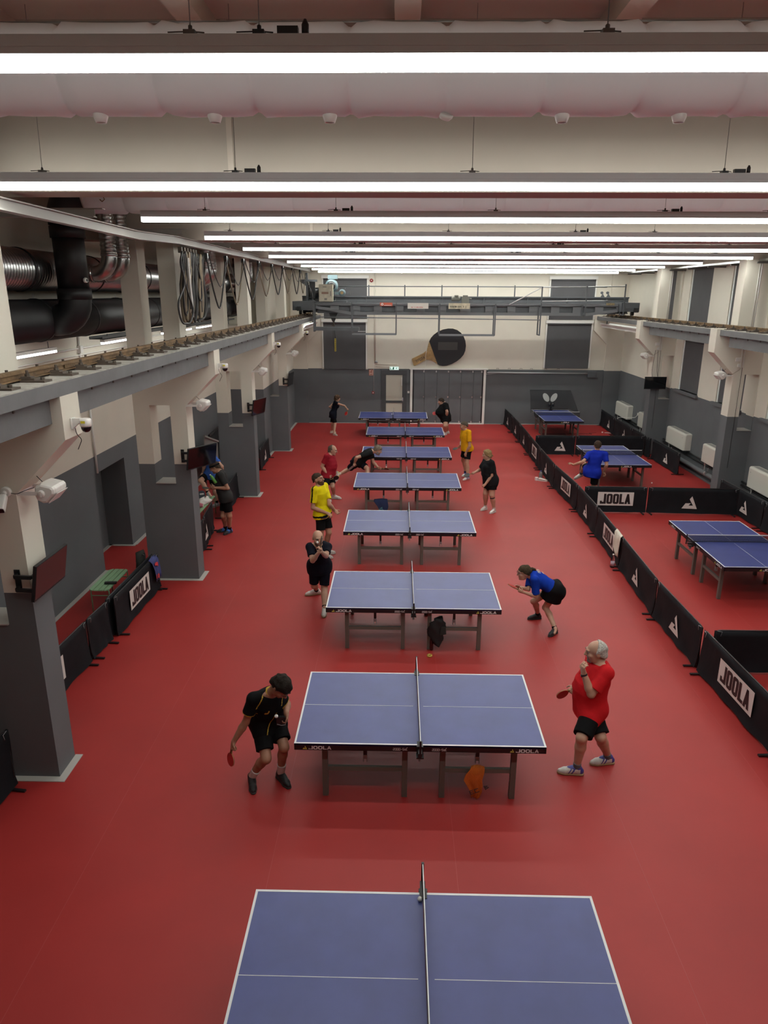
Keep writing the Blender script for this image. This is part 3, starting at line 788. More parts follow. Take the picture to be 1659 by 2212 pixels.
# ================================================================== BLACK COURT SURROUNDS
M_EDGE = mat('surround_steel_frame', (.02, .02, .021), .35, metal=.3)
M_TIE = mat('silver_tie', (.35, .35, .36), .4)
def surround(a, b, label, front=None, h=.71, feet=(1, 1), ends=True, name='court_surround', group='black court surrounds', back=None, foot=.17, signx=.5, kick=1):
    """cloth panel between two floor points; front = 'sign' / 'emblem' printed on the side to the right of a->b turned to the viewer"""
    a, b = Vector((a[0], a[1], 0)), Vector((b[0], b[1], 0))
    d = (b - a); L = d.length; rz = math.atan2(d.y, d.x)
    t = thing(name, label, 'barrier', a, rz, group)
    n, m = 22, 7; v = []; f = []
    rnd = random.Random(int(a.x * 100 + a.y * 37))
    ph = rnd.uniform(0, 6)
    for j in range(m + 1):
        for i in range(n + 1):
            x = L * i / n; z = .035 + (h - .045) * j / m
            low = max(0, 1 - j / m * 2.2)
            y = .010 + .018 * low * (.4 + .6 * math.sin(i * .9 + ph)) * kick + .006 * math.sin(i * .55 + j * .7 + ph)
            if j == 0: y += .02 * kick
            v.append((x, -y, z))
    for j in range(m):
        for i in range(n):
            q = j * (n + 1) + i; f.append((q, q + 1, q + n + 2, q + n + 1))
    mb = MB().add(v, f, 0, True)
    v2 = [(p[0], -p[1] * .5 + .004, p[2]) for p in v]
    o = len(mb.v); mb.add(v2, [tuple(reversed(q)) for q in f], 0, True)
    for i in range(n):
        top = m * (n + 1) + i; mb.f.append((top, top + 1, o + top + 1, o + top)); mb.mi.append(0); mb.sm.append(True)
    c = mb.build('cloth_cover', M_CLOTH, t)
    cw = .05
    MB().tube(arc_path([(.02, 0, .02), (.02, 0, h - .005), (L - .02, 0, h - .005), (L - .02, 0, .02)], .06, 4), .011, 8).build('tube_frame', M_EDGE, t)
    for k, x in enumerate((.09, L - .09)):
        if feet[k]: MB().box(x - .018, x + .018, -foot, .22, .004, .026).box(x - .012, x + .012, -.012, .012, .02, .09).build('foot', M_BLACK, t)
    MB().tube([(.03, -.014, h - .01), (.10, -.022, h - .02), (.085, -.022, h - .09)], .0035, 5).build('corner_tie', M_TIE, t)
    MB().tube([(L - .03, -.014, h - .01), (L - .10, -.022, h - .02), (L - .085, -.022, h - .09)], .0035, 5).build('corner_tie', M_TIE, t)
    for side, kind in ((-1, front), (1, back)):
        if not kind: continue
        yy = -.030 if side < 0 else .020
        ex = Vector((1, 0, 0)) * (1 if side < 0 else -1); nrm = Vector((0, side, 0))
        cx = L * signx if side < 0 else L * (1 - signx)
        base = Vector((0 if side < 0 else L, yy, 0))
        if kind == 'sign':
            w_, h_ = .92, .36
            pl = Letters(base, ex, (0, 0, 1), nrm, .001).rect(cx - w_ / 2, cx + w_ / 2, .21, .21 + h_).build('sign_patch', M_PRINT, t)
            Letters(base, ex, (0, 0, 1), nrm, .004).joola(cx - .395, .255, .152, .27, .060, .052, .012).build('sign_lettering', M_BLACKPL, pl)
        elif kind == 'emblem':
            Letters(base, ex, (0, 0, 1), nrm, .001).emblem(cx, .16, .34).build('emblem_print', M_PRINT, t)
    return t
PL = [(30.85, 4.65), (28.9, 4.70), (26.95, 4.70), (24.72, 4.66), (22.5, 4.62), (20.2, 4.60), (17.87, 4.72), (15.88, 4.70), (13.75, 4.63), (11.45, 4.55), (9.62, 4.58), (7.42, 4.66)]
KINDS_ = ['emblem', 'emblem', 'emblem', 'sign', 'emblem', 'sign', 'emblem', 'sign', 'emblem', 'emblem', 'sign']
PW = ['first panel of the long line from the end wall', 'second panel of the long line from the end wall', 'third panel of the long line from the end wall', 'white-signed fourth panel of the long line from the end wall',
      'panel of the long line with shoes and bottle at its foot', 'white-signed panel of the long line where the second cross row starts', 'emblem panel of the long line between two white signs', 'white-signed panel of the long line with a towel over it',
      'emblem panel of the long line just this side of the hung towel', 'emblem panel of the long line opposite the crouching woman', 'white-signed panel nearest the viewer in the long line']
for i in range(11):
    (ya, xa), (yb, xb) = PL[i], PL[i + 1]
    if i == 10: ya -= .03
    surround((xa, ya - .02), (xb, yb + .02), 'black cloth surround, ' + PW[i], KINDS_[i], signx=.56 if i in (3, 5, 7) else .5, feet=(1, 1))
surround((4.66, 7.38), (4.8, 5.3), 'black cloth surround at the right picture edge, next after the nearest white-signed panel', None)
surround((4.60, 9.62), (4.59, 9.36), 'narrow black cloth link between two panels of the long line', None, feet=(0, 0)) if 0 else None
# second layer of the near line, court side
# cross rows
surround((4.86, 24.66), (6.26, 24.66), 'left black surround of the back cross row behind the man in blue', 'emblem', signx=.63, feet=(0, 1))
surround((6.28, 24.66), (8.66, 24.66), 'right black surround of the back cross row, partly behind the table', 'emblem', signx=.30)
surround((4.86, 17.75), (6.46, 17.71), 'white-signed surround of the front cross row', 'sign', signx=.50, feet=(0, 1))
surround((6.49, 17.71), (8.76, 17.60), 'emblem surround of the front cross row', 'emblem', signx=.47)
surround((4.72, 9.55), (6.9, 9.55), 'plain black surround crossing the nearest right court', None, feet=(0, 1))
# along the right wall
surround((8.84, 30.8), (8.77, 28.56), 'black surround by the right wall under the farthest heater, near the end wall', 'emblem', signx=.65)
surround((8.77, 28.52), (8.75, 26.3), 'black surround by the right wall with a white cable over it', 'emblem', signx=.62)
surround((8.75, 26.26), (8.74, 24.75), 'black surround by the right wall ending at the back cross row', None)
surround((8.72, 24.6), (8.78, 24.28), 'narrow black surround folded by the right column', None, feet=(0, 0))
surround((8.83, 24.22), (8.86, 21.85), 'black surround before the right wall under the heater with a big emblem', 'emblem', signx=.56)
surround((8.77, 18.68), (8.84, 16.45), 'black surround before the right wall in the nearest right court', 'emblem', signx=.62)
surround((8.84, 16.41), (8.9, 14.2), 'black surround at the right picture edge by the wall heater', None)
# left bay
surround((-4.76, 7.35), (-4.70, 9.58), 'black surround behind the nearest left column with a white sign corner showing', 'sign', signx=.44)
surround((-4.70, 9.62), (-4.66, 10.30), 'short plain black surround in the left bay', None)
surround((-4.60, 10.42), (-4.57, 12.50), 'white-signed black surround in the left bay with a blue towel', 'sign', signx=.50)
surround((-4.70, 10.36), (-4.66, 12.46), 'second black surround close behind the white-signed one in the left bay', None, feet=(0, 1))
surround((-4.62, 4.6), (-4.36, 6.75), 'black surround at the left picture edge beside the nearest column', None, h=.76)
surround((-4.38, 16.8), (-4.46, 18.9), 'black surround in the left bay behind the man with the blue shoes', 'emblem', signx=.45)
surround((-4.30, 14.75), (-4.42, 16.0), 'black surround in front of the green bench in the left bay', 'emblem', signx=.14)
surround((-4.22, 13.40), (-4.28, 14.7), 'black surround touching the second left column', None)
surround((-4.42, 21.95), (-4.47, 23.9), 'black surround with an emblem beyond the third left column', 'emblem', signx=.48)
# ================================================================== SCREENS ON COLUMNS
M_SCREEN = mat('glossy_dark_screen', (.004, .004, .005), .06, spec=.6)
def tv(name_label, top_near, top_far, tilt, h, plate, wy, th=.05):
    """flat screen hung from a swivel arm; given by the two top corners of its glass"""
    a, b = Vector(top_near), Vector(top_far)
    d = (b - a); L = d.length; ex = d / L
    nrm = Vector((-ex.y, ex.x, 0)); 
    if nrm.x < 0 and abs(nrm.x) > .3 or (abs(nrm.x) <= .3 and nrm.y > 0): nrm = -nrm
    dn = Vector((0, 0, -1)) * math.cos(tilt) - nrm * math.sin(tilt)
    fr = nrm * math.cos(tilt) - Vector((0, 0, 1)) * math.sin(tilt)
    t = thing('flat_screen', name_label, 'screen', plate, group='flat screens on swivel arms')
    P0 = Vector(plate)
    def q(u, v_, k): return a + ex * u + dn * v_ + fr * k - P0
    c = [q(0, 0, 0), q(L, 0, 0), q(L, h, 0), q(0, h, 0)]
    MB().prism(c, -fr * .035).prism([q(L * .22, h * .35, -.03), q(L * .78, h * .35, -.03), q(L * .78, h, -.03), q(L * .22, h, -.03)], -fr * .04).build('screen_housing', M_BLACKPL, t)
    m = .008
    MB().prism([q(m, m, .0005), q(L - m, m, .0005), q(L - m, h - .02, .0005), q(m, h - .02, .0005)], fr * .002).build('screen_glass', M_SCREEN, t)
    s = MB().box(-.03, .03, 0, .012, -.125, .125)
    for z in (-.1, .1):
        s.lathe([(.006, -.006), (.006, .004)], (.0, 0, z), (0, -1, 0), 6)
    s.build('wall_plate', M_BLACK, t)
    back = (a + ex * L * .5 + dn * h * .45 - fr * .06) - P0
    arm = MB(); ex0 = max(.12, back.x - .02)
    for z in (-.075, .075):
        k = Vector((.015, -.075, z)); k2 = Vector((ex0, -.085, z)); arm.bar((0, -.0, z), k, .03, .035).bar(k, k2, .03, .04).bar(k2, Vector((back.x, back.y, z * .7 + back.z)), .02, .03)
    arm.tube([(back.x, back.y, back.z - .09), (back.x, back.y, back.z + .09)], .014, 8).prism([q(L * .42, h * .2, -.05), q(L * .58, h * .2, -.05), q(L * .58, h * .75, -.05), q(L * .42, h * .75, -.05)], -fr * .012)
    arm.build('swivel_arm', M_BLACK, t)
    return t
tv('dark screen on the nearest left column, mirroring the red floor', (-3.74, 6.74, 2.715), (-3.74, 7.45, 2.715), .19, .41, (-4.05, 6.898, 2.49), 0)
tv('dark screen on the second left column above the man with a headband', (-3.79, 12.44, 2.74), (-3.42, 13.02, 2.745), .17, .41, (-4.06, 12.923, 2.505), 0)
tv('dark screen on the third left column, mirroring a blue table', (-3.81, 18.54, 2.745), (-3.60, 19.18, 2.745), .17, .42, (-4.06, 18.948, 2.505), 0)
tv('dark screen on the fourth left column, seen nearly edge on', (-3.80, 24.74, 2.80), (-3.74, 25.42, 2.80), .12, .46, (-4.055, 24.978, 2.505), 0)
t = thing('flat_screen', 'black screen facing the viewer on the far right column', 'screen', (8.87, 24.79, 2.55), group='flat screens on swivel arms')
MB().box(-.37, .37, -.02, .02, -.21, .21).box(-.12, .12, .02, .05, -.12, .1).build('screen_housing', M_BLACKPL, t)
MB().box(-.36, .36, -.024, -.02, -.19, .20).build('screen_glass', M_SCREEN, t)
MB().box(-.03, .03, .178, .198, -.12, .12).bar((0, .05, 0), (0, .18, 0), .04, .05).build('swivel_arm', M_BLACK, t)
MB().tube(arc_path([(-.1, .05, .15), (-.1, .19, .35), (-.05, .19, 1.1)], .1), .006, 5).tube(arc_path([(.1, .05, .15), (.08, .19, .35), (.04, .19, 1.1)], .1), .006, 5).build('power_cord', M_CABLEBLK, t)

# ================================================================== LOUDSPEAKERS AND CAMERAS
def speaker(loc, side, label):
    t = thing('loudspeaker', label, 'loudspeaker', loc, group='white wedge loudspeakers on the columns')
    s = side                                  # +1 faces +x, -1 faces -x
    n = 7; L = .15
    prof = [(-.11, -.02), (-.10, .07), (-.03, .105), (.10, .075), (.125, .05), (.125, -.005), (.02, -.115), (-.03, -.12), (-.09, -.085)]
    def ringat(y, k): return [(s * (px * k + .015), y, pz * k) for px, pz in prof]
    ys = [(-L, .70), (-L + .012, .86), (-L + .04, .95), (0, 1.0), (L - .04, .95), (L - .012, .86), (L, .70)]
    v = []; f = []; m = len(prof)
    for y, k in ys: v += ringat(y, k)
    for i in range(len(ys) - 1):
        for j in range(m): f.append((i * m + j, i * m + (j + 1) % m, (i + 1) * m + (j + 1) % m, (i + 1) * m + j))
    f += [tuple(range(m)), tuple(range((len(ys) - 1) * m, len(ys) * m))]
    MB().add(v, f).build('speaker_cabinet', M_WHITEPL, t, bevel=.012)
    g = [(s * (.140 + .001), y, z) for y, z in ()]
    a0, b0 = Vector((s * .142, 0, -.004)), Vector((s * .040, 0, -.112))
    d = (b0 - a0); nn = Vector((s * .7, 0, -.72)).normalized()
    MB().prism([a0 + Vector((0, -.12, 0)), a0 + Vector((0, .12, 0)), b0 + Vector((0, .12, 0)), b0 + Vector((0, -.12, 0))], nn * .006).build('front_grille', M_WHITE, t)
    k = MB()
    for y in (-.158, .158):
        k.box(min(s * -.26, s * .01), max(s * -.26, s * .01), y - .004, y + .004, -.02, .02)
    k.box(min(s * -.262, s * -.25), max(s * -.262, s * -.25), -.158, .158, -.025, .025)
    k.build('mounting_bracket', M_WHITEPL, t)
    for y in (-1, 1): MB().lathe([(.038, 0), (.036, .018), (.02, .024)], (0, y * .158, 0), (0, y, 0), 14).box(-.006, .006, y * .18 - .006, y * .18 + .006, -.03, .03).build('bracket_knob', M_WHITEPL, t)
    MB().tube(arc_path([(s * -.03, -.05, .10), (s * -.12, -.02, .18), (s * -.24, .02, .14), (s * -.25, .02, .26)], .05), .004, 5).build('speaker_cord', M_CABLEBLK, t)
    return t
for y0, w_ in zip(COLY[1:], ('nearest', 'second', 'third', 'fourth')):
    speaker((-3.672, y0 + .17, 3.455), 1, 'white wedge loudspeaker on the %s left column under its bracket' % w_)
speaker((8.55, 19.14, 3.43), -1, 'white wedge loudspeaker on the nearer right column')
speaker((8.55, 25.17, 3.45), -1, 'white wedge loudspeaker on the farther right column above the screen')
def dome(loc, label):
    t = thing('dome_camera', label, 'camera', loc, group='white dome cameras on the beam brackets')
    MB().box(-.135, -.125, -.05, .05, -.055, .055).box(-.125, -.03, -.022, .022, .0, .05).prism([(-.125, -.02, -.05), (-.125, -.02, .0), (-.06, -.02, .0)], (0, .04, 0)).build('wall_bracket', M_WHITEPL, t)
    MB().lathe([(.052, -.035), (.058, -.02), (.058, .035), (.05, .048)], n=20).build('camera_body', M_WHITEPL, t)
    MB().ball((0, 0, -.045), .050, n=18).build('camera_dome', M_SCREEN, t)
    MB().box(-.025, .02, -.0595, -.0575, .005, .03).build('warning_label', mat('yellow_label', (.62, .55, .03), .5), t)
    MB().tube(arc_path([(-.11, -.01, -.05), (-.10, -.01, -.12), (-.06, .01, -.17), (-.12, .02, -.28)], .05), .004, 5).build('camera_cord', M_CABLEBLK, t)
for y0, w_ in zip(COLY[1:], ('nearest', 'second', 'third', 'fourth')):
    dome((-3.208, y0 + .2, 4.16), 'white dome camera with black eye on the %s left beam bracket' % w_)
t = thing('bullet_camera', 'white bullet camera on the nearest left column at the picture edge', 'camera', (-4.02, 6.905, 3.48))
MB().lathe([(.055, 0), (.055, .03), (.045, .04)], axis=(0, -1, 0), n=18).tube([(0, -.03, 0), (0, -.07, -.01)], .022, 10).build('ball_mount', M_WHITEPL, t)
mm = Matrix.Rotation(math.radians(12), 4, 'Z') @ Matrix.Rotation(math.radians(38), 4, 'X')
cb = MB().prism([(x, -.20, z) for x, z in rrect(0, 0, .085, .085, .02, 3)], (0, .18, 0)).xf(mm).shift((-.01, -.06, -.02)).build('camera_body', M_WHITEPL, t)
MB().prism([(x, -.205, z) for x, z in rrect(0, 0, .075, .06, .015, 3)], (0, .006, 0)).xf(mm).shift((-.01, -.06, -.02)).build('camera_lens_window', M_SCREEN, t)
MB().tube(arc_path([(.05, -.02, -.01), (.12, -.03, -.02), (.20, -.02, .02), (.3, -.02, .05)], .05), .004, 5).build('camera_cord', M_CABLEBLK, t)

# sockets, boxes and conduits on the right columns
for y0, w_ in ((18.96, 'nearer'), (24.99, 'farther')):
    t = thing('socket_pair', 'white double socket on the %s right column' % w_, 'socket', (8.87, y0 - .001, 3.85))
    MB().box(-.075, .075, -.035, 0, -.045, .045).build('socket_box', M_WHITEPL, t)
    for x in (-.035, .035): MB().box(x - .028, x + .028, -.042, -.035, -.036, .036).build('socket_face', M_WHITE, t)
    t2 = thing('junction_box', 'small white junction box under the socket on the %s right column' % w_, 'junction box', (8.905, y0 - .001, 3.70))
    MB().box(-.04, .04, -.04, 0, -.04, .04).build('box_body', M_WHITEPL, t2)
    MB().box(-.034, .034, -.045, -.04, -.034, .034).build('box_lid', M_WHITE, t2)
    t3 = thing('conduit', 'white conduit with a drooping cable on the %s right column' % w_, 'conduit', (8.98, y0 - .001, 3.64))
    MB().box(-.05, -.025, -.02, 0, 0, .84).box(.005, .03, -.02, 0, 0, .84).build('conduit_pipe', M_WHITEPL, t3)
    MB().tube(arc_path([(-.03, -.01, 0), (-.04, -.02, -.05), (-.16, -.03, -.12), (-.26, -.02, -.2)], .05), .004, 5).build('loose_cable', M_CABLE, t3)
    MB().tube(arc_path([(.02, -.008, 0), (.02, -.008, -1.3), (.02, -.008, -2.7)], .01), .005, 5).build('down_cable', M_CABLEBLK, t3)
t = thing('socket_box', 'white wall socket with a white lead, right of the farthest heater', 'socket', (9.499, 28.0, .95))
MB().box(-.03, 0, -.045, .045, -.045, .045).build('socket_face', M_WHITEPL, t)
t = thing('extension_lead', 'white extension lead over the black surround, ending on the red floor', 'cable', (8.46, 28.95, 0))
MB().tube(arc_path([(.05, 0, .02), (.25, .02, .012), (.42, -.25, .012), (.40, -.5, .012), (.40, -.42, .7), (.5, -.42, .73), (.95, -.9, .8), (1.02, -.95, .93)], .12), .010, 6).build('lead_cord', M_WHITEPL, t)
MB().lathe([(.02, 0), (.028, .01), (.028, .05), (.02, .06)], (0, 0, .03), (-1, .5, 0), 10).build('lead_socket', M_WHITEPL, t)

# ================================================================== FAN HEATERS AND PIPES ON THE RIGHT WALL
M_FAN = mat('cream_white_heater', (.60, .58, .52), .4)
def heater(y1, w_, label):
    t = thing('fan_heater', label, 'heater', (9.5, y1 - w_, .62), group='white fan heaters on the right wall')
    d = .24; h = .54; s = .06
    prof = []
    for i in range(6):
        a = math.pi / 2 * i / 5; prof.append((-d + .05 - .05 * math.sin(a), h - .06 + .06 * math.cos(a)))
    poly = [(-d, 0)] + prof[::-1] + [(0, h), (0, 0)]
    MB().prism([(x, 0.09, z) for x, z in poly], (0, w_ - .18, 0)).build('heater_body', M_FAN, t)
    for a, b in ((0, .09), (w_ - .09, w_)):
        pl = [(-d, 0)] + prof[::-1] + [(0, h), (0, 0)]
        k = MB(); n = 5
        # rounded end caps
        rows = []
        for i in range(n + 1):
            u = i / n
            y = .09 - .09 * u if a == 0 else w_ - .09 + .09 * u
            sh = .05 * (1 - math.sqrt(max(0, 1 - u * u)))
            rows.append([(min(0, x + sh if x < -.1 else x), y, z - (sh * .5 if z > h - .05 else 0)) for x, z in pl])
        v = [p for r_ in rows for p in r_]; m = len(pl)
        k.add(v, [(i * m + j, i * m + (j + 1) % m, (i + 1) * m + (j + 1) % m, (i + 1) * m + j) for i in range(n) for j in range(m)], 0, False)
        k.f.append(tuple(range(n * m, n * m + m))); k.mi.append(0); k.sm.append(False)
        k.build('end_cap', M_FAN, t)
    g = MB()
    for i in range(9): g.box(-.17 + i * .016, -.164 + i * .016, .12, w_ - .12, h + .0, h + .006)
    g.build('outlet_grille', mat('heater_grille_grey', (.30, .29, .27), .5), t, kind='stuff')
    MB().lathe([(.012, 0), (.012, .004)], (-d, .16, h - .14), (-1, 0, 0), 10).lathe([(.012, 0), (.012, .004)], (-d, w_ - .16, h - .14), (-1, 0, 0), 10).build('screw_cap', mat('heater_grille_grey', (0, 0, 0)), t)
    MB().lathe([(.028, 0), (.028, .09), (.02, .10)], (-.12, w_ + .02 - .12, -.11), n=10).tube([(-.12, w_ - .10, -.02), (-.12, w_ - .10, -.3)], .012, 6).build('valve_head', M_WHITE, t)
    MB().tube(arc_path([(-.1, .08, 0), (-.1, .08, -.10), (-.06, .03, -.14)], .03), .010, 6).build('drain_hose', M_BLACK, t)
    MB().box(-.2, 0, .06, w_ - .06, -.035, 0).build('drip_tray', M_BLACK, t)
for y1, w_, lab in ((30.30, 1.6, 'farthest along the wall, with a white lead'), (27.36, 1.6, 'half hidden by the farther column'), (24.30, 1.62, 'between the columns above a black surround'), (21.30, 1.6, 'just behind the nearer column'), (18.33, 1.7, 'cut by the right picture edge')):
    heater(y1, w_, 'white fan heater low on the right wall, ' + lab)
t = thing('heating_pipe', 'fat grey heating pipe low along the right wall', 'pipe', (9.36, 0, .26))
MB().tube([(0, 12, 0), (0, 30.8, 0)], .075, 14).build('pipe_run', M_GREYPAINT, t)
for y in (20.9, 23.9, 27, 29.6): 
    MB().lathe([(.05, -.03), (.06, 0), (.05, .03)], (-.06, y, .06), (0, 1, 0), 10).tube([(0, y, .05), (0, y, .22)], .012, 6).build('pipe_valve', M_CHROME, t)
t = thing('heating_pipe', 'two thin black pipes running under the wall heaters', 'pipe', (9.46, 0, .46))
MB().tube([(0, 12, 0), (0, 30.8, 0)], .03, 10).build('pipe_run', M_BLACK, t)
MB().tube([(.0, 12, .1), (.0, 30.8, .1)], .026, 10).build('pipe_run', M_BLACK, t)
# thin pipes and cable tray high on the right wall
t = thing('cable_tray', 'steel cable tray hung under the roof along the right wall', 'cable tray', (9.12, 0, 6.27))
MB().box(-.10, .10, 8, 30.6, 0, .008).box(-.10, -.094, 8, 30.6, 0, .06).box(.094, .10, 8, 30.6, 0, .06).build('tray', M_STEEL, t)
for k in range(14): MB().box(-.16, .36, 9.9 + k * 1.5 - .03, 9.9 + k * 1.5 + .03, -.05, -.005).build('bracket', mat('dark_clip_grey', (.12, .11, .10), .5), t)
MB().tube([(-.04, 8, .03), (-.04, 30.6, .03)], .022, 6).tube([(.03, 8, .03), (.03, 30.6, .03)], .03, 6).build('laid_cables', M_WHITEPL, t)
for y, w_ in ((19.39, 'nearer'), (25.42, 'farther')):
    t = thing('down_pipe', 'pair of slim grey pipes beside the %s right upper column' % w_, 'pipe', (9.06, y - .44, 4.7))
    for dx in (0, .05): MB().tube([(dx, 0, -.05), (dx, 0, 1.6)], .012, 8).build('pipe_run', M_WHITEPL, t)

# ================================================================== CABLE TRACK ON THE LEFT, FESTOON AND CABLE COIL
M_TRACK = mat('pale_track_paint', (.42, .40, .37), .55)
t = thing('cable_track', 'pale steel track beam hung along the left columns above the crane rail', 'track', (-3.60, 0, 0))
tp = [(-2, 6.15), (10.2, 6.137), (12, 6.20), (17.6, 6.237), (29.9, 6.284)]
mb = MB()
for (ya, za), (yb, zb) in zip(tp[:-1], tp[1:]):
    for (x0, x1, h0, h1) in ((-.05, .05, 0, .014), (-.004, .004, .014, .10), (-.05, .05, .10, .112)):
        v = [(x0, ya, za + h0), (x1, ya, za + h0), (x1, ya, za + h1), (x0, ya, za + h1), (x0, yb, zb + h0), (x1, yb, zb + h0), (x1, yb, zb + h1), (x0, yb, zb + h1)]
        mb.add(v, [(0, 1, 2, 3), (7, 6, 5, 4), (0, 4, 5, 1), (1, 5, 6, 2), (2, 6, 7, 3), (3, 7, 4, 0)])
mb.build('track_beam', M_TRACK, t)
for k in range(8):
    y = 5.5 + 3.52 * k
    z = 6.30 if y < 11 else 6.37
    MB().box(-1.3, -.05, y - .05, y + .05, z, z + .012).box(-1.3, -.05, y - .004, y + .004, z + .01, z + .09).box(-1.3, .06, y - .05, y + .05, z + .09, z + .10).build('support_arm', M_TRACK, t)
t = thing('festoon_cable', 'thick crane cable looping along the left track from the coil to the crane', 'cable', (-3.60, 0, 0))
hang = [(13.83, 6.12), (15.37, 6.15), (17.03, 6.17), (18.88, 6.20), (20.84, 6.20), (22.75, 6.22), (24.8, 6.24), (26.7, 6.25), (28.2, 6.2)]
low = [5.16, 5.21, 5.30, 5.38, 5.42, 5.45, 5.44, 5.47]
for i in range(8):
    (ya, za), (yb, zb) = hang[i], hang[i + 1]
    for q, (off, lift) in enumerate(((0.0, 0), (.05, .45))):
        pts = []
        zl = low[i] + lift * .9
        for k in range(13):
            u = k / 12; yy = ya + (yb - ya) * (u + .10 * math.sin(2 * math.pi * u)); s = 1 - abs(2 * u - 1) ** 2.6
            pts.append((off * (1 if q else -.4), yy, (za * (1 - u) + zb * u) * (1 - s) + zl * s))
        MB().tube(pts, .016 if q == 0 else .009, 7).build('cable_loop', M_CABLEBLK if i % 2 == 0 or q else M_CABLE, t)
    MB().box(-.03, .03, ya - .04, ya + .04, za - .06, za + .03).tube([(0, ya, za - .05), (0, ya, za - .12)], .025, 6).build('cable_trolley', M_BLACK, t)
t = thing('cable_coil', 'bundle of brown and black cables hung from the left track by the second column', 'cable', (-3.58, 12.6, 0))
rnd = random.Random(5)
for k in range(26):
    yc = -.45 + .042 * k + rnd.uniform(-.02, .02); w_ = rnd.uniform(.06, .16); zb = rnd.uniform(4.96, 5.12); x = rnd.uniform(-.05, .05)
    pts = []
    for j in range(17):
        a = 2 * math.pi * j / 16
        pts.append((x + .03 * math.cos(a), yc + w_ * math.sin(a) * (1.1 if math.cos(a) < 0 else .6), (6.08 + zb) / 2 + (6.08 - zb) / 2 * math.cos(a)))
    MB().tube(pts[:-1], rnd.choice((.021, .024, .018)), 7, closed=True).build('cable_loop', M_CABLE if k % 4 else M_CABLEBLK, t)
for pts in ([(.06, -.55, 6.08), (.08, -.80, 5.9), (.08, -.55, 5.6), (.08, -1.1, 5.28), (.08, -.95, 4.97), (.08, -.45, 4.95), (.08, -.2, 5.15), (.08, -.55, 5.55), (.06, -.66, 5.8), (.06, -.5, 6.05)],
            [(.05, .2, 6.08), (.06, .62, 5.8), (.06, .72, 5.3), (.06, .55, 5.0), (.06, .1, 4.98)], [(.05, .75, 6.1), (.06, .55, 5.7), (.06, .85, 5.3), (.06, .6, 5.02), (.06, .25, 5.0)],
            [(.05, .1, 6.1), (.07, .42, 5.7), (.06, .45, 5.35), (.06, .3, 5.3), (.06, .15, 5.5)]):
    MB().tube(arc_path(pts, .35, 5), .016, 7).build('cable_loop', M_CABLEBLK, t)
M_FLAKE = mat('frayed_white_sleeve', (.55, .53, .50), .8)
MB().tube([(.07, -.30, 6.0), (.07, -.28, 5.6), (.075, -.25, 5.3), (.07, -.22, 5.05)], [.02, .022, .018, .012], 7).build('sleeve', M_FLAKE, t)
for k in range(6): MB().box(-.03, .03, -.45 + k * .17 - .03, -.45 + k * .17 + .03, 6.07, 6.16).build('cable_trolley', M_CLIP, t)
t = thing('wall_conduit', 'pale pipes and pull boxes along the left bay wall under the ducts', 'conduit', (-5.95, 0, 4.45))
MB().tube([(0, 5, 0), (0, 23.5, 0)], .018, 6).tube([(0, 5, -.12), (0, 23.5, -.12)], .012, 6).build('pipe_run', M_WHITEPL, t)
for y in (9.6, 13.3, 16.4, 19.6): MB().tube([(.0, y, -.9), (0, y, .4)], .02, 6).box(-.02, .05, y - .06, y + .06, -.08, .05).build('drop_pipe', M_WHITEPL, t)
for y in (13.42,): MB().tube([(.01, y, -1.0), (.01, y, -2.42)], .022, 6).build('drop_pipe', M_WHITEPL, t)
t = thing('cable_ladder', 'dark perforated cable tray under the black duct', 'cable tray', (-5.45, 0, 4.64))
mb = MB().box(-.12, .12, 12.9, 23.5, 0, .006).box(-.12, -.114, 12.9, 23.5, 0, .05).box(.114, .12, 12.9, 23.5, 0, .05)
mb.build('tray', mat('dark_tray_steel', (.10, .10, .10), .5, metal=.5), t)

# ================================================================== OVERHEAD CRANE
CR = thing('overhead_crane', 'grey bridge crane spanning the hall before the end wall', 'crane', (2.43, 27.5, 4.71))
CX = 2.43
def cb(mb, name, m=M_CRANE, parent=CR, **kw): return mb.wbuild(name, m, parent, **kw)
mb = MB().box(-3.80, 8.87, 28.62, 28.80, 5.33, 5.375).box(-3.80, 8.87, 28.70, 28.715, 4.78, 5.33).box(-3.80, 8.87, 28.62, 28.80, 4.75, 4.78)
for x in (-1.3, .2, 1.68, 3.28, 4.97, 6.5, 8.0): mb.box(x - .01, x + .01, 28.63, 28.70, 4.78, 5.33)
cb(mb, 'main_girder')
# front girder with openings
F = 27.5
mb = MB().box(-3.14, 8.14, F, F + .05, 5.03, 5.13).box(-3.14, 8.14, F, F + .16, 5.125, 5.14)
posts = [(-3.14, -3.09), (-2.60, -2.28), (-1.84, -1.48), (-.96, -.66), (-.16, .15), (.64, .95), (1.44, 1.75), (2.26, 2.66), (3.21, 3.64), (4.04, 4.335), (4.85, 5.32), (5.66, 5.97), (6.47, 6.81), (7.295, 7.60), (8.11, 8.14)]
def zlow(x):
    if x < -1.83: return 4.71 + (-1.83 - x) * .155 + (.0 if x > -3.1 else 0)
    if x > 7.0: return 4.71 + (x - 7.0) * .11
    return 4.70
for a, b in posts: mb.prism([(a, F, zlow(a)), (b, F, zlow(b)), (b, F, 5.05), (a, F, 5.05)], (0, .04, 0))
xs_ = [-3.14, -1.83, 7.0, 8.14]
for a, b in zip(xs_[:-1], xs_[1:]): mb.prism([(a, F - .01, zlow(a)), (b, F - .01, zlow(b)), (b, F - .01, zlow(b) + .105), (a, F - .01, zlow(a) + .105)], (0, .17, 0))
cb(mb, 'front_girder', M_CRANE2)
mb = MB().box(-3.1, 8.1, F + .12, F + .15, 4.75, 5.12); cb(mb, 'girder_back_plate', M_CRANE)
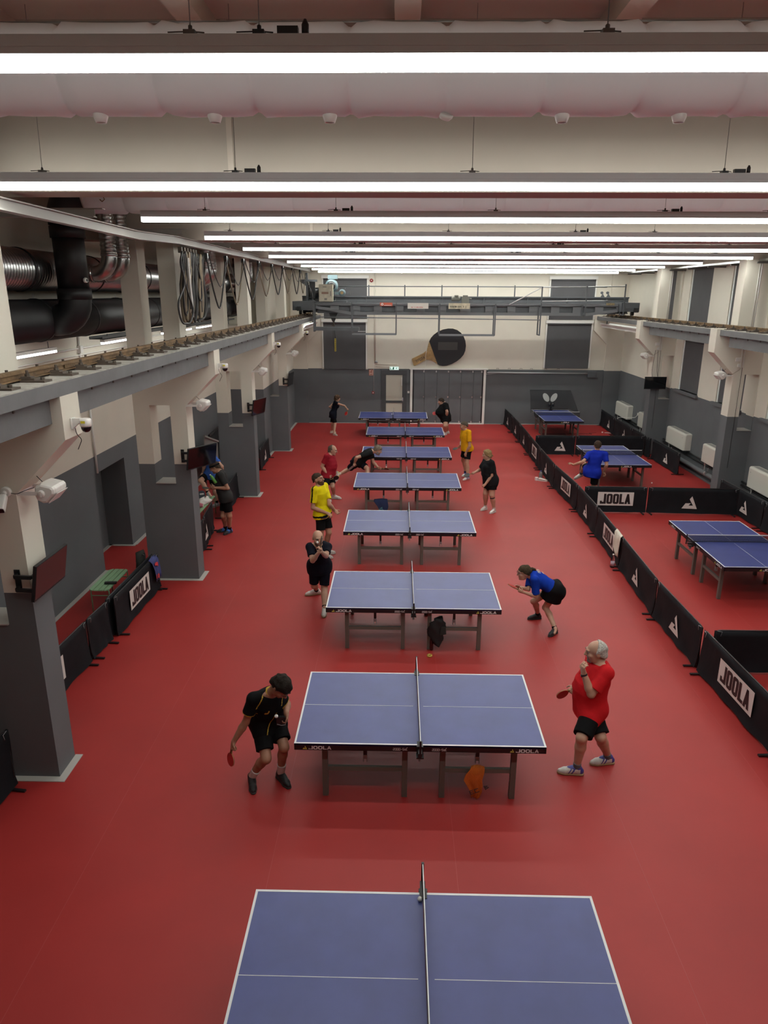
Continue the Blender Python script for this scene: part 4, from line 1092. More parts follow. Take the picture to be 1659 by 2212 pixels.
for s, x0, x1 in ((-1, -3.97, -3.17), (1, 8.16, 8.82)):
    mb = MB().box(x0, x1, 27.15, 28.95, 4.86, 5.18).box(x0 + .06, x1 - .05, 27.12, 27.15, 4.92, 5.10).box(x0 + .1, x0 + .38, 27.09, 27.13, 4.97, 5.06)
    car = cb(mb, 'end_carriage', M_CRANE)
    rx = -3.72 if s < 0 else 8.68
    for y in (27.5, 28.6): MB().lathe([(.08, -.05), (.075, -.03), (.075, .03), (.08, .05)], (rx, y, 4.79), (1, 0, 0), 16).wbuild('wheel', M_BLACK, car)
    MB().box(rx - .07, rx + .07, 26.98, 27.15, 4.84, 5.0).box(rx - .06, rx + .06, 28.95, 29.1, 4.84, 5.0).wbuild('buffer', M_BLACK, car)
# rear handrail
for x in (-2.6, -1.2, .2, 1.64, 3.03, 4.46, 5.88): cb(MB().box(x - .022, x + .022, 28.69, 28.73, 5.375, 5.79), 'handrail_post')
cb(MB().tube([(-2.6, 28.7, 5.735), (8.0, 28.7, 5.74)], .018, 8), 'handrail', M_CRANE2)
# front walkway rail and hanging frames
R_ = 27.0
def fr(x, zt, zb, rear=True):
    mb = MB().box(x - .022, x + .022, R_ - .02, R_ + .02, zb, zt)
    if rear: mb.box(x - .022, x + .022, R_ + .42, R_ + .46, zb, 5.1).box(x - .02, x + .02, R_, R_ + .44, zb, zb + .04)
    cb(mb, 'walkway_post')
for x, zt, zb in ((-3.17, 5.16, 4.10), (-1.76, 5.16, 4.06), (-.12, 5.15, 4.0), (1.48, 5.13, 3.99), (3.53, 5.13, 3.99), (5.19, 5.73, 4.0), (6.81, 5.78, 4.71), (8.20, 5.83, 4.73)): fr(x, zt, zb)
cb(MB().tube([(-3.17, R_, 5.11), (4.0, R_, 5.09), (5.19, R_, 5.09)], .016, 8), 'handrail', M_CRANE2)
cb(MB().tube([(-3.17, R_, 4.63), (5.19, R_, 4.56)], .016, 8), 'handrail', M_CRANE2)
cb(MB().tube([(4.02, R_, 5.09), (5.19, R_, 5.71), (8.2, R_, 5.75)], .017, 8), 'handrail', M_CHROME)
cb(MB().tube([(5.19, R_, 5.22), (8.2, R_, 5.27)], .014, 8), 'handrail', M_CHROME)
for a, b, z in ((-1.76, -.12, 4.02), (1.48, 3.53, 4.0)):
    cb(MB().box(a, b, R_ - .02, R_ + .02, z - .03, z + .03).box(a, b, R_ + .40, R_ + .44, z - .02, z + .02), 'walkway_beam', M_CRANE2)
cb(MB().box(-3.17, -1.5, R_, R_ + .44, 4.14, 4.26), 'walkway_floor')
cb(MB().box(-3.17, -.2, R_ + .02, R_ + .40, 4.115, 4.135) if 0 else MB().box(-1.55, -1.25, R_ + .2, R_ + .23, 4.10, 4.12), 'walkway_edge', M_CHROME)
# sign boards
sg = cb(MB().box(-.72, -.26, R_ - .035, R_ - .028, 5.03, 5.15), 'sign_board', mat('red_sign', (.55, .10, .05), .5)); sg['label'] = 'red sign board with a round white emblem'
Letters((-.72, R_ - .036, 5.03), (1, 0, 0), (0, 0, 1), (0, -1, 0), .003).ring(rrect(.085, .06, .085, .085, .04), rrect(.085, .06, .045, .045, .02)).rect(.15, .42, .015, .03).wbuild('sign_emblem', M_WHITE, sg)
sg = cb(MB().box(.30, 1.06, R_ - .035, R_ - .028, 4.94, 5.14), 'sign_board', mat('white_sign', (.62, .58, .52), .5)); sg['label'] = 'white sign board with one line of red print'
Letters((.30, R_ - .036, 4.94), (1, 0, 0), (0, 0, 1), (0, -1, 0), .003).strokes('MAX IS KORLATOZVA', .13, .035, .032, .55, .2).wbuild('sign_lettering', mat('red_print', (.5, .07, .06), .5), sg)
sg = cb(MB().box(1.80, 2.58, R_ - .035, R_ - .028, 4.94, 5.14), 'sign_board', mat('cream_sign', (.52, .46, .33), .6, var=.2, vscale=12)); sg['label'] = 'worn cream sign board with dark print'
Letters((1.80, R_ - .036, 4.94), (1, 0, 0), (0, 0, 1), (0, -1, 0), .003).strokes('TEHERBIRAS 2 T', .05, .05, .05, .6, .2).wbuild('sign_lettering', mat('dark_print', (.04, .04, .04), .5), sg)
# drive motor in the middle
M_MOTOR = mat('grey_green_motor', (.20, .20, .17), .5)
M_MOTORB = mat('blue_grey_motor', (.14, .20, .22), .45)
dm = cb(MB().lathe([(.07, 0), (.085, .02), (.085, .3), (.07, .33)], (1.95, F + .2, 5.29), (1, 0, 0), 14).box(2.33, 2.60, F + .05, F + .3, 5.14, 5.36).box(2.38, 2.55, F + .05, F + .3, 5.36, 5.42).tube([(2.6, F + .17, 5.30), (2.70, F + .17, 5.30)], .022, 8).box(2.06, 2.2, F + .12, F + .28, 5.37, 5.42), 'drive_motor', M_MOTOR)
mb = MB()
for k in range(6): mb.lathe([(.09, 0), (.09, .008)], (2.0 + k * .04, F + .2, 5.29), (1, 0, 0), 14)
mb.wbuild('cooling_ribs', M_MOTOR, dm, kind='stuff')
# hoist trolley at the left end: cabinet, drum, motors, cable mast
T_ = 28.0
cb(MB().box(-3.5, -2.0, 27.6, 28.65, 5.14, 5.20), 'trolley_frame')
cab = cb(MB().box(-3.01, -2.49, 27.45, 27.72, 5.17, 5.79), 'control_cabinet', mat('cream_cabinet', (.50, .47, .37), .55, var=.12, vscale=9))
MB().box(-2.985, -2.515, 27.44, 27.452, 5.19, 5.77).wbuild('cabinet_door', mat('cream_cabinet', (0, 0, 0)), cab)
Letters((-3.01, 27.438, 5.17), (1, 0, 0), (0, 0, 1), (0, -1, 0), .003).rect(.10, .36, .27, .35).wbuild('warning_plate', mat('brown_print', (.26, .16, .12), .6), cab)
Letters((-3.01, 27.438, 5.17), (1, 0, 0), (0, 0, 1), (0, -1, 0), .003).rect(.20, .30, .06, .12).rect(.15, .29, .51, .54).rect(.42, .45, .20, .38).wbuild('type_plate', mat('grey_plate', (.20, .19, .17), .5), cab)
cb(MB().lathe([(.20, 0), (.26, .02), (.26, .08), (.18, .10), (.18, .5), (.24, .52), (.24, .58)], (-3.45, 28.1, 5.5), (1, 0, 0), 20), 'hoist_drum', M_BLACK)
mo = cb(MB().lathe([(.10, 0), (.2, .03), (.24, .10), (.24, .34), (.17, .40)], (-2.58, 28.28, 5.74), (0, -1, 0), 18), 'hoist_motor', M_MOTORB)
MB().xf(Matrix()).box(-2.72, -2.36, 27.98, 28.2, 5.98, 6.13).wbuild('terminal_box', M_MOTORB, mo)
MB().lathe([(.05, 0), (.16, .01), (.16, .03), (.05, .04)], (-2.58, 27.87, 5.74), (0, -1, 0), 16).wbuild('fan_cover', M_BLACK, mo)
mo = cb(MB().lathe([(.06, 0), (.12, .02), (.13, .06), (.13, .2), (.08, .24)], (-2.17, 27.95, 5.49), (0, -1, 0), 16).box(-2.45, -2.25, 27.8, 27.95, 5.42, 5.52), 'trolley_motor', M_MOTORB)
MB().lathe([(.02, 0), (.055, .005), (.055, .012)], (-2.17, 27.70, 5.49), (0, -1, 0), 12).wbuild('fan_cover', M_WOOD, mo)
MB().box(-2.2, -2.05, 27.8, 27.9, 5.62, 5.68).wbuild('terminal_box', M_CRANE, mo)
MB().box(-2.0, -1.87, 27.8, 27.9, 5.43, 5.53).wbuild('brake_box', M_CRANE, mo)
cb(MB().box(-3.55, -3.47, 27.9, 27.98, 5.18, 6.2).box(-3.76, -3.12, 27.86, 28.0, 5.88, 5.96).prism([(-3.76, 27.88, 5.88), (-3.5, 27.88, 5.88), (-3.5, 27.88, 5.70)], (0, .06, 0)), 'cable_mast')
cb(MB().box(-3.42, -3.20, 27.9, 27.98, 5.30, 5.90).box(-3.50, -3.44, 27.92, 27.95, 5.34, 5.86), 'resistor_box', M_BLACK)
cb(MB().tube(arc_path([(-3.5, 27.9, 5.9), (-3.3, 27.7, 5.5), (-3.25, 27.6, 5.2), (-2.95, 27.6, 5.22)], .15), .015, 6).tube(arc_path([(-3.2, 27.9, 5.6), (-3.05, 27.7, 5.35), (-3.2, 27.6, 5.15)], .1), .012, 6).tube(arc_path([(-2.75, 27.9, 5.84), (-2.7, 27.75, 5.93), (-2.6, 27.75, 5.92), (-2.5, 27.8, 5.8)], .06), .014, 6).build('motor_cables', M_CABLEBLK) if 0 else MB().tube(arc_path([(-3.5, 27.9, 5.9), (-3.3, 27.7, 5.5), (-3.25, 27.6, 5.2), (-2.95, 27.6, 5.22)], .15), .015, 6), 'motor_cable', M_CABLEBLK)
hk = cb(MB().prism([(-2.70, T_ - .06, 4.76), (-2.36, T_ - .06, 4.76), (-2.42, T_ - .06, 4.60), (-2.49, T_ - .06, 4.43), (-2.57, T_ - .06, 4.43), (-2.64, T_ - .06, 4.60)], (0, .12, 0)), 'hook_block', M_BLACK)
MB().tube([(-2.53, T_, 4.44), (-2.53, T_, 4.36), (-2.50, T_, 4.32), (-2.53, T_, 4.27), (-2.58, T_, 4.29), (-2.59, T_, 4.33)], [.025, .03, .028, .026, .02, .012], 8).wbuild('hook', M_CLIP, hk)
for x in (-2.62, -2.46): MB().tube([(x, T_, 4.75), (x + .02, T_, 5.3)], .006, 5).wbuild('hoist_rope', M_STEEL, hk)
pc = cb(MB().box(-2.505, -2.445, T_ - .03, T_ + .03, 3.31, 3.80), 'pendant_control', mat('yellow_pendant', (.50, .40, .04), .5))
mb = MB()
for k in range(6): mb.lathe([(.013, 0), (.013, .012)], (-2.475, T_ - .03, 3.36 + k * .08), (0, -1, 0), 8)
mb.wbuild('push_buttons', M_BLACK, pc, kind='stuff')
MB().tube(arc_path([(-2.475, T_, 3.8), (-2.5, T_, 4.1), (-2.5, T_, 5.1)], .1), .013, 6).tube(arc_path([(-2.5, T_, 3.40), (-2.55, T_, 3.6), (-2.54, T_, 4.2), (-2.52, T_, 5.1)], .1), .008, 6).wbuild('control_cable', M_CABLEBLK, pc)
for x in (7.86, 8.08): cb(MB().prism([(x - .08, 28.62, 5.375), (x + .06, 28.62, 5.375), (x - .02, 28.62, 5.50)], (0, .08, 0)).lathe([(.05, -.04), (.05, .04)], (x - .05, 28.66, 5.53), (0, 1, 0), 10), 'stop_roller')
cb(MB().box(7.69, 7.99, 27.46, 27.5, 5.085, 5.165), 'maker_plate', mat('brown_plate', (.28, .22, .12), .6, var=.3, vscale=20))

# ================================================================== BACK WALL ITEMS
def ellipse(cx, cz, a, b, rot, n=40):
    return [(cx + a * math.cos(t_) * math.cos(rot) - b * math.sin(t_) * math.sin(rot), cz + a * math.cos(t_) * math.sin(rot) + b * math.sin(t_) * math.cos(rot)) for t_ in [2 * math.pi * k / n for k in range(n)]]
t = thing('giant_paddle', 'giant wooden table tennis paddle with a black rubber face on the end wall', 'wall decoration', (2.2, Y1, 3.3))
fz = Y1 - .06
px = lambda a, b: (0.525 + (a - 0) * .0, 0)
def pp(a, b):                    # design grid measured on the wall
    return (.528 + (a - 140) * .002645 - .0, 4.071 - (b - 148) * .002607)
out = [(425, 355), (450, 300), (495, 248), (560, 200), (640, 165), (725, 149), (800, 150), (870, 172), (930, 215), (975, 270), (1005, 340), (1018, 420), (1010, 500), (985, 565), (940, 620), (880, 670), (800, 715), (720, 742), (650, 747), (600, 737), (570, 720)]
hull = [(405, 460)] + [(425, 355)]
blade = out + [(520, 690), (470, 660), (420, 650), (370, 650), (330, 665), (290, 690), (250, 715), (200, 748), (180, 742), (150, 650), (155, 632), (330, 545), (390, 500), (405, 430)]
MB().prism([(*[pp(a, b)[0]], fz, pp(a, b)[1]) for a, b in blade], (0, .05, 0)).wbuild('paddle_blade', M_WOOD, t)
MB().prism([(pp(a, b)[0], fz - .03, pp(a, b)[1]) for a, b in out], (0, .03, 0)).wbuild('rubber_face', mat('black_rubber', (.010, .010, .013), .5), t)
hd = MB().prism([(pp(a, b)[0], fz - .05, pp(a, b)[1]) for a, b in [(465, 490), (510, 595), (370, 655), (200, 748), (180, 740), (150, 650), (158, 630)]], (0, .05, 0)).wbuild('handle', mat('handle_wood', (.40, .25, .10), .5, var=.3, vscale=4), t)
MB().prism([(pp(a, b)[0], fz - .034, pp(a, b)[1]) for a, b in [(570, 365), (882, 365), (882, 490), (570, 490)]], (0, .004, 0)).wbuild('grey_plate', mat('dark_grey_plate', (.055, .053, .05), .5), t)
Letters(Vector((pp(225, 690)[0], fz - .052, pp(225, 690)[1])), Vector((.905, 0, .425)), Vector((-.425, 0, .905)), (0, -1, 0), .002).strokes('YPOTA', 0, .0, .095, .62, .17).wbuild('handle_lettering', mat('dark_print', (0, 0, 0)), t)
MB().tube(arc_path([(pp(388, 498)[0], fz - .06, pp(388, 498)[1]), (pp(372, 560)[0], fz - .07, pp(372, 560)[1]), (pp(380, 700)[0], fz - .03, pp(380, 760)[1]), (pp(350, 830)[0], fz - .02, pp(350, 830)[1])], .1), .008, 5).wbuild('hanging_cord', M_WHITEPL, t)
t = thing('exit_sign', 'lit green and white emergency exit sign above the door', 'sign', (-.2, Y1, 2.40))
MB().box(-.20, .20, -.07, 0, -.08, .07).build('sign_box', M_WHITEPL, t)
MB().box(-.19, .19, -.075, -.07, -.07, .05).build('sign_face', mat('lit_sign_face', (.7, .85, .8), .5, emit=(.7, 1.0, .9), estr=.9), t)
G_ = mat('sign_green', (.02, .16, .10), .5)
L_ = Letters((-.2, -.076, -.08), (1, 0, 0), (0, 0, 1), (0, -1, 0), .002)
L_.poly([(.03, .02), (.10, .02), (.055, .065), (.055, .115), (.03, .125)]).poly([(.10, .02), (.20, .02), (.20, .125), (.135, .125), (.135, .075)]).rect(.345, .36, .03, .12).poly([(.27, .03), (.29, .03), (.30, .06), (.32, .10), (.29, .11), (.265, .08)]).rect(.285, .30, .112, .126)
L_.build('arrow_and_runner', G_, t)
t = thing('fire_sign', 'small red fire point sign at the top of the grey wall', 'sign', (-1.20, Y1, 2.20))
MB().box(-.10, .10, -.006, 0, -.13, .13).build('sign_plate', mat('red_brown_sign', (.30, .07, .04), .5), t)
Letters((-.10, -.007, -.13), (1, 0, 0), (0, 0, 1), (0, -1, 0), .002).rect(.02, .18, .015, .245).build('sign_field', mat('sign_pink', (.58, .38, .30), .5), t)
Letters((-.10, -.007, -.13), (1, 0, 0), (0, 0, 1), (0, -1, 0), .004).rect(.05, .15, .03, .06).poly([(.10, .10), (.13, .10), (.13, .19), (.15, .21), (.13, .23), (.10, .22), (.09, .2)]).poly([(.04, .15), (.06, .11), (.085, .15), (.065, .19)]).build('sign_symbols', mat('red_brown_sign', (0, 0, 0)), t)
t = thing('fire_alarm_bell', 'round red alarm sounder high on the end wall', 'alarm', (-1.18, Y1, 5.99))
MB().lathe([(.075, 0), (.07, .03), (.03, .06)], axis=(0, -1, 0), n=16).build('sounder', mat('alarm_red', (.28, .02, .02), .4), t)
MB().lathe([(.02, .0), (.02, .01)], (0, -.06, 0), (0, -1, 0), 8).build('sounder_cap', M_WHITE, t)
t = thing('fire_call_point', 'red fire call point on the grey end wall with a cable above', 'alarm', (-1.11, Y1, 1.34))
MB().box(-.055, .055, -.05, 0, -.055, .055).build('call_point_box', mat('alarm_red', (0, 0, 0)), t)
MB().box(-.025, .025, -.055, -.05, -.025, .025).build('call_point_glass', M_WHITE, t)
MB().tube([(0.02, -.012, .05), (.02, -.012, 1.25)], .006, 5).build('alarm_cable', M_WHITEPL, t)
t = thing('light_switch', 'white light switch right of the door', 'switch', (.43, Y1, 1.37))
MB().box(-.045, .045, -.02, 0, -.045, .045).build('switch_plate', M_WHITE, t); MB().box(-.02, .02, -.026, -.02, -.025, .025).build('rocker', M_WHITEPL, t)
t = thing('wall_pipe', 'painted riser pipe beside the left end-wall window', 'pipe', (-1.03, Y1, 2.4))
MB().tube([(0, -.03, .2), (0, -.03, 3.95)], .03, 8).build('pipe_run', M_CREAM, t)
MB().tube([(0.02, -.02, .16), (1.0, -.02, .16)], .014, 6).tube([(0.02, -.02, .06), (.8, -.02, .06)], .012, 6).build('pipe_branch', M_CREAM, t)
MB().lathe([(.07, -.03), (.07, .05)], (.05, -.03, .25), n=10).build('junction_box', M_ALU, t)
t = thing('projector_screen_case', 'grey projector screen case running along the top of the grey end wall', 'projector screen', (3.8, Y1, 2.17))
MB().tube([(0, -.10, .07), (4.3, -.10, .05)], .035, 10).build('roller_tube', M_ALU, t)
MB().box(0, 4.3, -.06, -.02, -.03, .0).build('bottom_bar', M_GREYPAINT, t)
MB().box(4.3, 4.68, -.16, 0, -.11, .14).box(4.3, 4.68, -.165, -.16, 0, .005).build('motor_box', M_CRANE, t)
MB().tube([(.0, -.10, .02), (-.12, -.08, -.01), (.4, -.11, .04)], .012, 6).build('crank_eye', M_ALU, t)
for x in (.45, .95, 1.45, 1.9, 2.5, 3.05):
    MB().tube([(x - .05, -.03, .22), (x - .05, -.06, .25), (x + .05, -.06, .25), (x + .05, -.03, .22)], .007, 5).build('wall_hook', M_CLIP, t)

# ================================================================== CATCH NET AND BALL ROBOT on the farthest right table
t = thing('catch_net', 'black ball-catch net stretched behind the farthest right table', 'net', (6.455, 29.9, .77), group=None)
M_CN = net_mat.__call__ if 0 else mat('catch_net_mesh', (.012, .013, .015), .8, alpha=.55)
zt = 1.0
MB().add([(-.80, .35, .02), (.80, .35, .02), (.86, .42, .80), (-.86, .42, .80)], [(0, 1, 2, 3)]).add([(-.80, .35, .02), (-.86, .42, .80), (-.98, -.75, .02)], [(0, 1, 2)]).add([(.80, .35, .02), (.86, .42, .80), (.98, -.75, .02)], [(0, 1, 2)]).build('net_sheet', M_CN, t)
MB().tube([(-.98, -.75, .02), (-.86, .42, .80), (.86, .42, .80), (.98, -.75, .02)], .008, 6).tube([(-.80, .35, .02), (.80, .35, .02)], .01, 6).build('net_frame', M_BLACK, t)
Letters((0, .36, .16), (1, 0, 0), (0, .0871, .9962), (0, -1, 0), .012).poly([(p[0], p[1]) for p in ellipse(-.165, .34, .20, .115, math.radians(122), 20)]).poly([(p[0], p[1]) for p in ellipse(.165, .34, .20, .115, math.radians(58), 20)]).build('wing_emblem', mat('net_print_pale', (.42, .42, .40), .6), t)
t = thing('ball_robot', 'small black ball-throwing robot at the end of the farthest right table', 'ball robot', (6.455, 30.0, .762))
MB().box(-.06, .06, -.06, .06, 0, .05).tube([(0, 0, .05), (0, 0, .17)], .03, 8).build('robot_stand', M_BLACK, t)
MB().box(-.13, .13, -.08, .06, .15, .21).lathe([(.07, -.05), (.07, .05)], (-.07, -.04, .26), (1, 0, 0), 12).lathe([(.07, -.05), (.07, .05)], (.07, -.04, .26), (1, 0, 0), 12).lathe([(.04, 0), (.04, .09)], (0, -.05, .21), (0, -1, 0), 10).build('robot_head', M_BLACKPL, t)
t = thing('floor_cable', 'thin black cable lying on the red floor under the robot table', 'cable', (7.2, 29.0, .006))
MB().tube(arc_path([(-.3, -.4, 0), (.3, -.2, 0), (.8, -.35, 0), (.6, -.1, 0), (1.0, 0, 0)], .2), .006, 5).build('cable_run', M_CABLEBLK, t)
t = thing('doormat', 'dark mat on the red floor under the farthest right table', 'mat', (6.35, 27.9, 0))
MB().box(-.55, .5, -.95, .9, 0, .006).build('mat_sheet', mat('dark_red_mat', (.10, .012, .012), .7), t)

# ================================================================== BENCHES, TOWELS, BOTTLES, BALLS
def bench(loc, label, slats=4, L=1.0):
    t = thing('slatted_bench', label, 'bench', loc, group='mint green slatted benches')
    w_ = .36
    for k in range(slats):
        x0 = -w_ / 2 + (.005 if k in (1, 3) else 0) * 0 + k * (w_ + .012) / slats; x1 = x0 + (w_ + .012) / slats - (.012 if k == 1 else .022)
        r_ = .05
        poly = [(x0, -L / 2), (x1, -L / 2), (x1, L / 2), (x0, L / 2)]
        if k == 0: poly = [(x0, -L / 2 + r_), (x0 + r_, -L / 2), (x1, -L / 2), (x1, L / 2), (x0 + r_, L / 2), (x0, L / 2 - r_)]
        if k == slats - 1: poly = [(x0, -L / 2), (x1 - r_, -L / 2), (x1, -L / 2 + r_), (x1, L / 2 - r_), (x1 - r_, L / 2), (x0, L / 2)]
        MB().prism([(x, y, .44) for x, y in poly], (0, 0, .02)).build('slat', M_GREEN, t)
    for y in (-L / 2 + .06, L / 2 - .06):
        MB().tube(arc_path([(-w_ / 2 + .02, y, 0), (-w_ / 2 + .02, y, .435), (w_ / 2 - .02, y, .435), (w_ / 2 - .02, y, 0)], .03), .012, 8).tube([(-w_ / 2 + .02, y, .33), (w_ / 2 - .02, y, .33)], .010, 6).build('leg_frame', M_GREEN, t)
    MB().tube([(0, -L / 2 + .06, .43), (0, -L / 2 + .2, .43), (0, L / 2 - .06, .43)], .010, 6).build('under_rail', M_GREEN, t)
    return t
bench((-5.23, 11.79, 0), 'mint green slatted bench with a black case on it in the left bay')
bench((-4.86, 16.62, 0), 'mint green slatted bench piled with bags beside the man in dark grey', L=1.55)
t = thing('spectacle_case', 'small black case lying on the green slatted bench', 'case', (-5.12, 11.57, .46), .1)
MB().prism([(-.10, y, z) for y, z in rrect(0, .022, .07, .042, .015)], (.20, 0, 0)).build('case_body', M_BLACK, t)
M_BAG = mat('black_bag_fabric', (.010, .010, .011), .8, bump=.3, bscale=8)
def cloth(name, label, loc, mt, profile, width, cat='towel', rz=0, folds=3, amp=.015, mat2=None, name2='printed_patch', thick=.006):
    """cloth hung over an edge: profile = list of (side offset, height, half-width scale, shift) from one hem over the edge to the other"""
    t = thing(name, label, cat, loc, rz)
    n = 14; v = []; f = []
    for i, (yo, z, sc, sh) in enumerate(profile):
        for j in range(n + 1):
            u = j / n - .5
            wv = amp * math.sin(u * folds * 2 * math.pi + i * .25) * (0.3 if i in (len(profile) // 2,) else 1)
            v.append((u * width * sc + sh, yo + wv * (1 if yo > 0 else -1 if yo < 0 else 0), z + .01 * math.sin(u * 5 + i)))
    for i in range(len(profile) - 1):
        for j in range(n): f.append((i * (n + 1) + j, i * (n + 1) + j + 1, (i + 1) * (n + 1) + j + 1, (i + 1) * (n + 1) + j))
    o = MB().add(v, f, 0, True).build(name + '_cloth', mt, t)
    s = o.modifiers.new('thickness', 'SOLIDIFY'); s.thickness = thick
    return t
M_ORANGE = mat('orange_terry', (.55, .12, .012), .95, var=.15, vscale=12, bump=.5, bscale=60)
t = cloth('towel', 'orange towel hung over the cross bar under the second table', (.897, 6.69, 0), M_ORANGE,
      [(.05, .30, .5, .02), (.035, .36, .7, .02), (.0, .425, .72, .03), (-.04, .40, .80, .02), (-.05, .33, 1.0, -.01), (-.055, .26, 1.02, -.025), (-.055, .20, .86, .0), (-.055, .12, .6, .02), (-.05, .05, .45, .01), (-.045, .025, .3, .0)], .20, folds=2, amp=.010)
Letters((-.045, -.075, .10), (.92, 0, .38), (-.38, 0, .92), (0, -1, 0), .003).strokes('EC B', .0, .0, .045, .9, .2).build('towel_lettering', mat('dark_print', (0, 0, 0)), t)
t = cloth('towel', 'white towel draped over the long black surround above a bottle', (4.635, 13.98, 0), mat('white_terry', (.60, .55, .46), .95, bump=.5, bscale=50),
      [(.05, .30, .9, 0), (.045, .5, .9, 0), (.035, .66, .95, 0), (.0, .735, 1.0, 0), (-.045, .68, 1.0, 0), (-.055, .55, .95, .02), (-.06, .42, .85, .03), (-.065, .33, .6, .08), (-.065, .25, .3, .14)], .42, rz=-math.pi / 2, folds=2.5, amp=.012)
t = cloth('towel', 'blue towel with red pattern over the black surround in the left bay', (-4.575, 12.22, 0), mat('blue_towel', (.055, .065, .20), .95, bump=.4, bscale=50),
      [(.06, .45, 1, 0), (.05, .6, 1, 0), (.0, .735, 1.0, 0), (-.05, .65, .9, .02), (-.06, .5, .8, .05), (-.065, .36, .78, .07), (-.065, .26, .72, .08)], .36, rz=math.pi / 2, folds=2, amp=.014)
Letters((-.10, -.083, .60), (1, 0, -.3), (0, 0, 1), (0, -1, 0), .003).poly([(0, 0), (.10, .0), (.16, -.03), (.16, .06), (.08, .07), (0, .05)]).poly([(.10, -.25), (.17, -.26), (.18, -.18), (.14, -.16), (.10, -.18)]).poly([(.02, -.26), (.05, -.27), (.06, -.18), (.03, -.18)]).build('red_pattern', mat('red_towel_print', (.55, .05, .06), .9), t)
t = cloth('towel', 'navy towel with pale hem hanging under the table before the lunging man', (-.43, 17.36, 0), mat('navy_towel', (.014, .024, .075), .95, bump=.4, bscale=50),
      [(.04, .34, .9, 0), (0, .43, 1, 0), (-.04, .38, 1.05, .0), (-.05, .30, .95, .03), (-.05, .22, .8, .06), (-.05, .13, .62, .07), (-.05, .05, .5, .05)], .34, folds=1.5, amp=.012)
Letters((-.02, -.07, .07), (.85, 0, .5), (-.5, 0, .85), (0, -1, 0), .003).strokes('UT', .04, .03, .07, .5, .2).build('towel_lettering', mat('teal_print', (.10, .30, .32), .8), t)
t = thing('backpack', 'dark bag hung over the surround behind the blue towel', 'bag', (-4.79, 12.22, .36))
rnd = random.Random(12); v = []; f = []; n, m = 14, 9
for i in range(m + 1):
    u = i / m; w_ = .20 * (1 - .35 * abs(2 * u - 1) ** 3)
    for j in range(n):
        a = 2 * math.pi * j / n; kk = 1 + .10 * math.sin(3 * a + i * .8) + rnd.uniform(-.05, .05)
        v.append((.06 * kk * math.cos(a), w_ * kk * math.sin(a), .47 * u + .02 * math.sin(2 * a)))
for i in range(m):
    for j in range(n): f.append((i * n + j, i * n + (j + 1) % n, (i + 1) * n + (j + 1) % n, (i + 1) * n + j))
f += [tuple(range(n - 1, -1, -1)), tuple(range(m * n, m * n + n))]
MB().add(v, f, 0, True).build('bag_body', mat('olive_black_fabric', (.012, .013, .010), .85), t)
MB().tube(arc_path([(.05, -.05, .44), (.10, 0, .40), (.05, .06, .44)], .03), .012, 6).build('bag_strap', M_BLACK, t)
# black jacket and bag under the third table
t = thing('jacket', 'black jacket bundled over the bar under the third table', 'jacket', (.66, 10.18, 0))
rnd = random.Random(9); v = []; f = []
n, m = 14, 12
for i in range(m + 1):
    z = .10 + .46 * i / m; u = i / m
    w_ = .78 * (.06 + .11 * math.sin(min(1, u * 1.25) * math.pi * .62)) * (1 if u < .85 else .55)
    cx = .0 - .03 * math.sin(u * 3) + (.02 if u > .85 else 0)
    for j in range(n):
        a = 2 * math.pi * j / n
        k = 1 + .18 * math.sin(a * 3 + i * .9) + rnd.uniform(-.08, .08)
        v.append((cx + w_ * k * math.cos(a), -.05 + .07 * k * math.sin(a), z + .02 * math.sin(a * 2)))
for i in range(m):
    for j in range(n): f.append((i * n + j, i * n + (j + 1) % n, (i + 1) * n + (j + 1) % n, (i + 1) * n + j))
f += [tuple(range(n - 1, -1, -1)), tuple(range(m * n, m * n + n))]
MB().add(v, f, 0, True).build('jacket_body', M_BAG, t)
MB().prism([(.03, -.13, .30), (.13, -.12, .32), (.12, -.12, .44), (.05, -.13, .45)], (0, .01, 0)).build('sleeve', mat('dark_olive_fabric', (.016, .018, .016), .8), t)
M_CLEAR = mat('clear_bottle_plastic', (.9, .9, .9), .08, trans=1.0, alpha=.45)
def bottle(loc, label, h=.26, r=.034, body=M_CLEAR, cap=M_WHITEPL, lab=None, tilt=0, grp='water bottles on the floor'):
    t = thing('bottle', label, 'bottle', loc, group=grp)
    if tilt: t.rotation_euler = (tilt, 0, .3)
    MB().lathe([(r * .8, 0), (r, .012), (r, h * .3), (r * .92, h * .36), (r, h * .42), (r, h * .64), (r * .85, h * .75), (r * .42, h * .88), (r * .40, h * .93)], n=16).build('bottle_body', body, t)
    MB().lathe([(r * .45, h * .92), (r * .45, h)], n=12).build('bottle_cap', cap, t)
    if lab: MB().lathe([(r + .001, h * .18), (r + .001, h * .45)], n=16).build('bottle_wrap', lab, t)
    return t
bottle((1.32, 6.72, 0), 'clear water bottle with pink cap under the second table', .27, .036, cap=mat('pink_cap', (.55, .25, .27), .5))
bottle((.565, 10.14, 0), 'small bottle with white cap beside the black jacket', .24, .030, body=mat('dark_bottle', (.10, .02, .02), .1, trans=.6))
bottle((4.50, 13.83, 0), 'clear bottle with printed wrap at the foot of the towelled surround', .30, .042, lab=mat('pale_wrap', (.55, .42, .50), .6))
bottle((4.42, 21.25, 0), 'squat bottle with blue cap by the long surround', .26, .055, body=mat('pale_bottle', (.35, .36, .36), .15, trans=.5), cap=mat('blue_cap', (.03, .04, .25), .4))
t = thing('tape_roll', 'small yellow roll lying on the floor by the third table leg', 'roll', (.53, 9.93, 0))
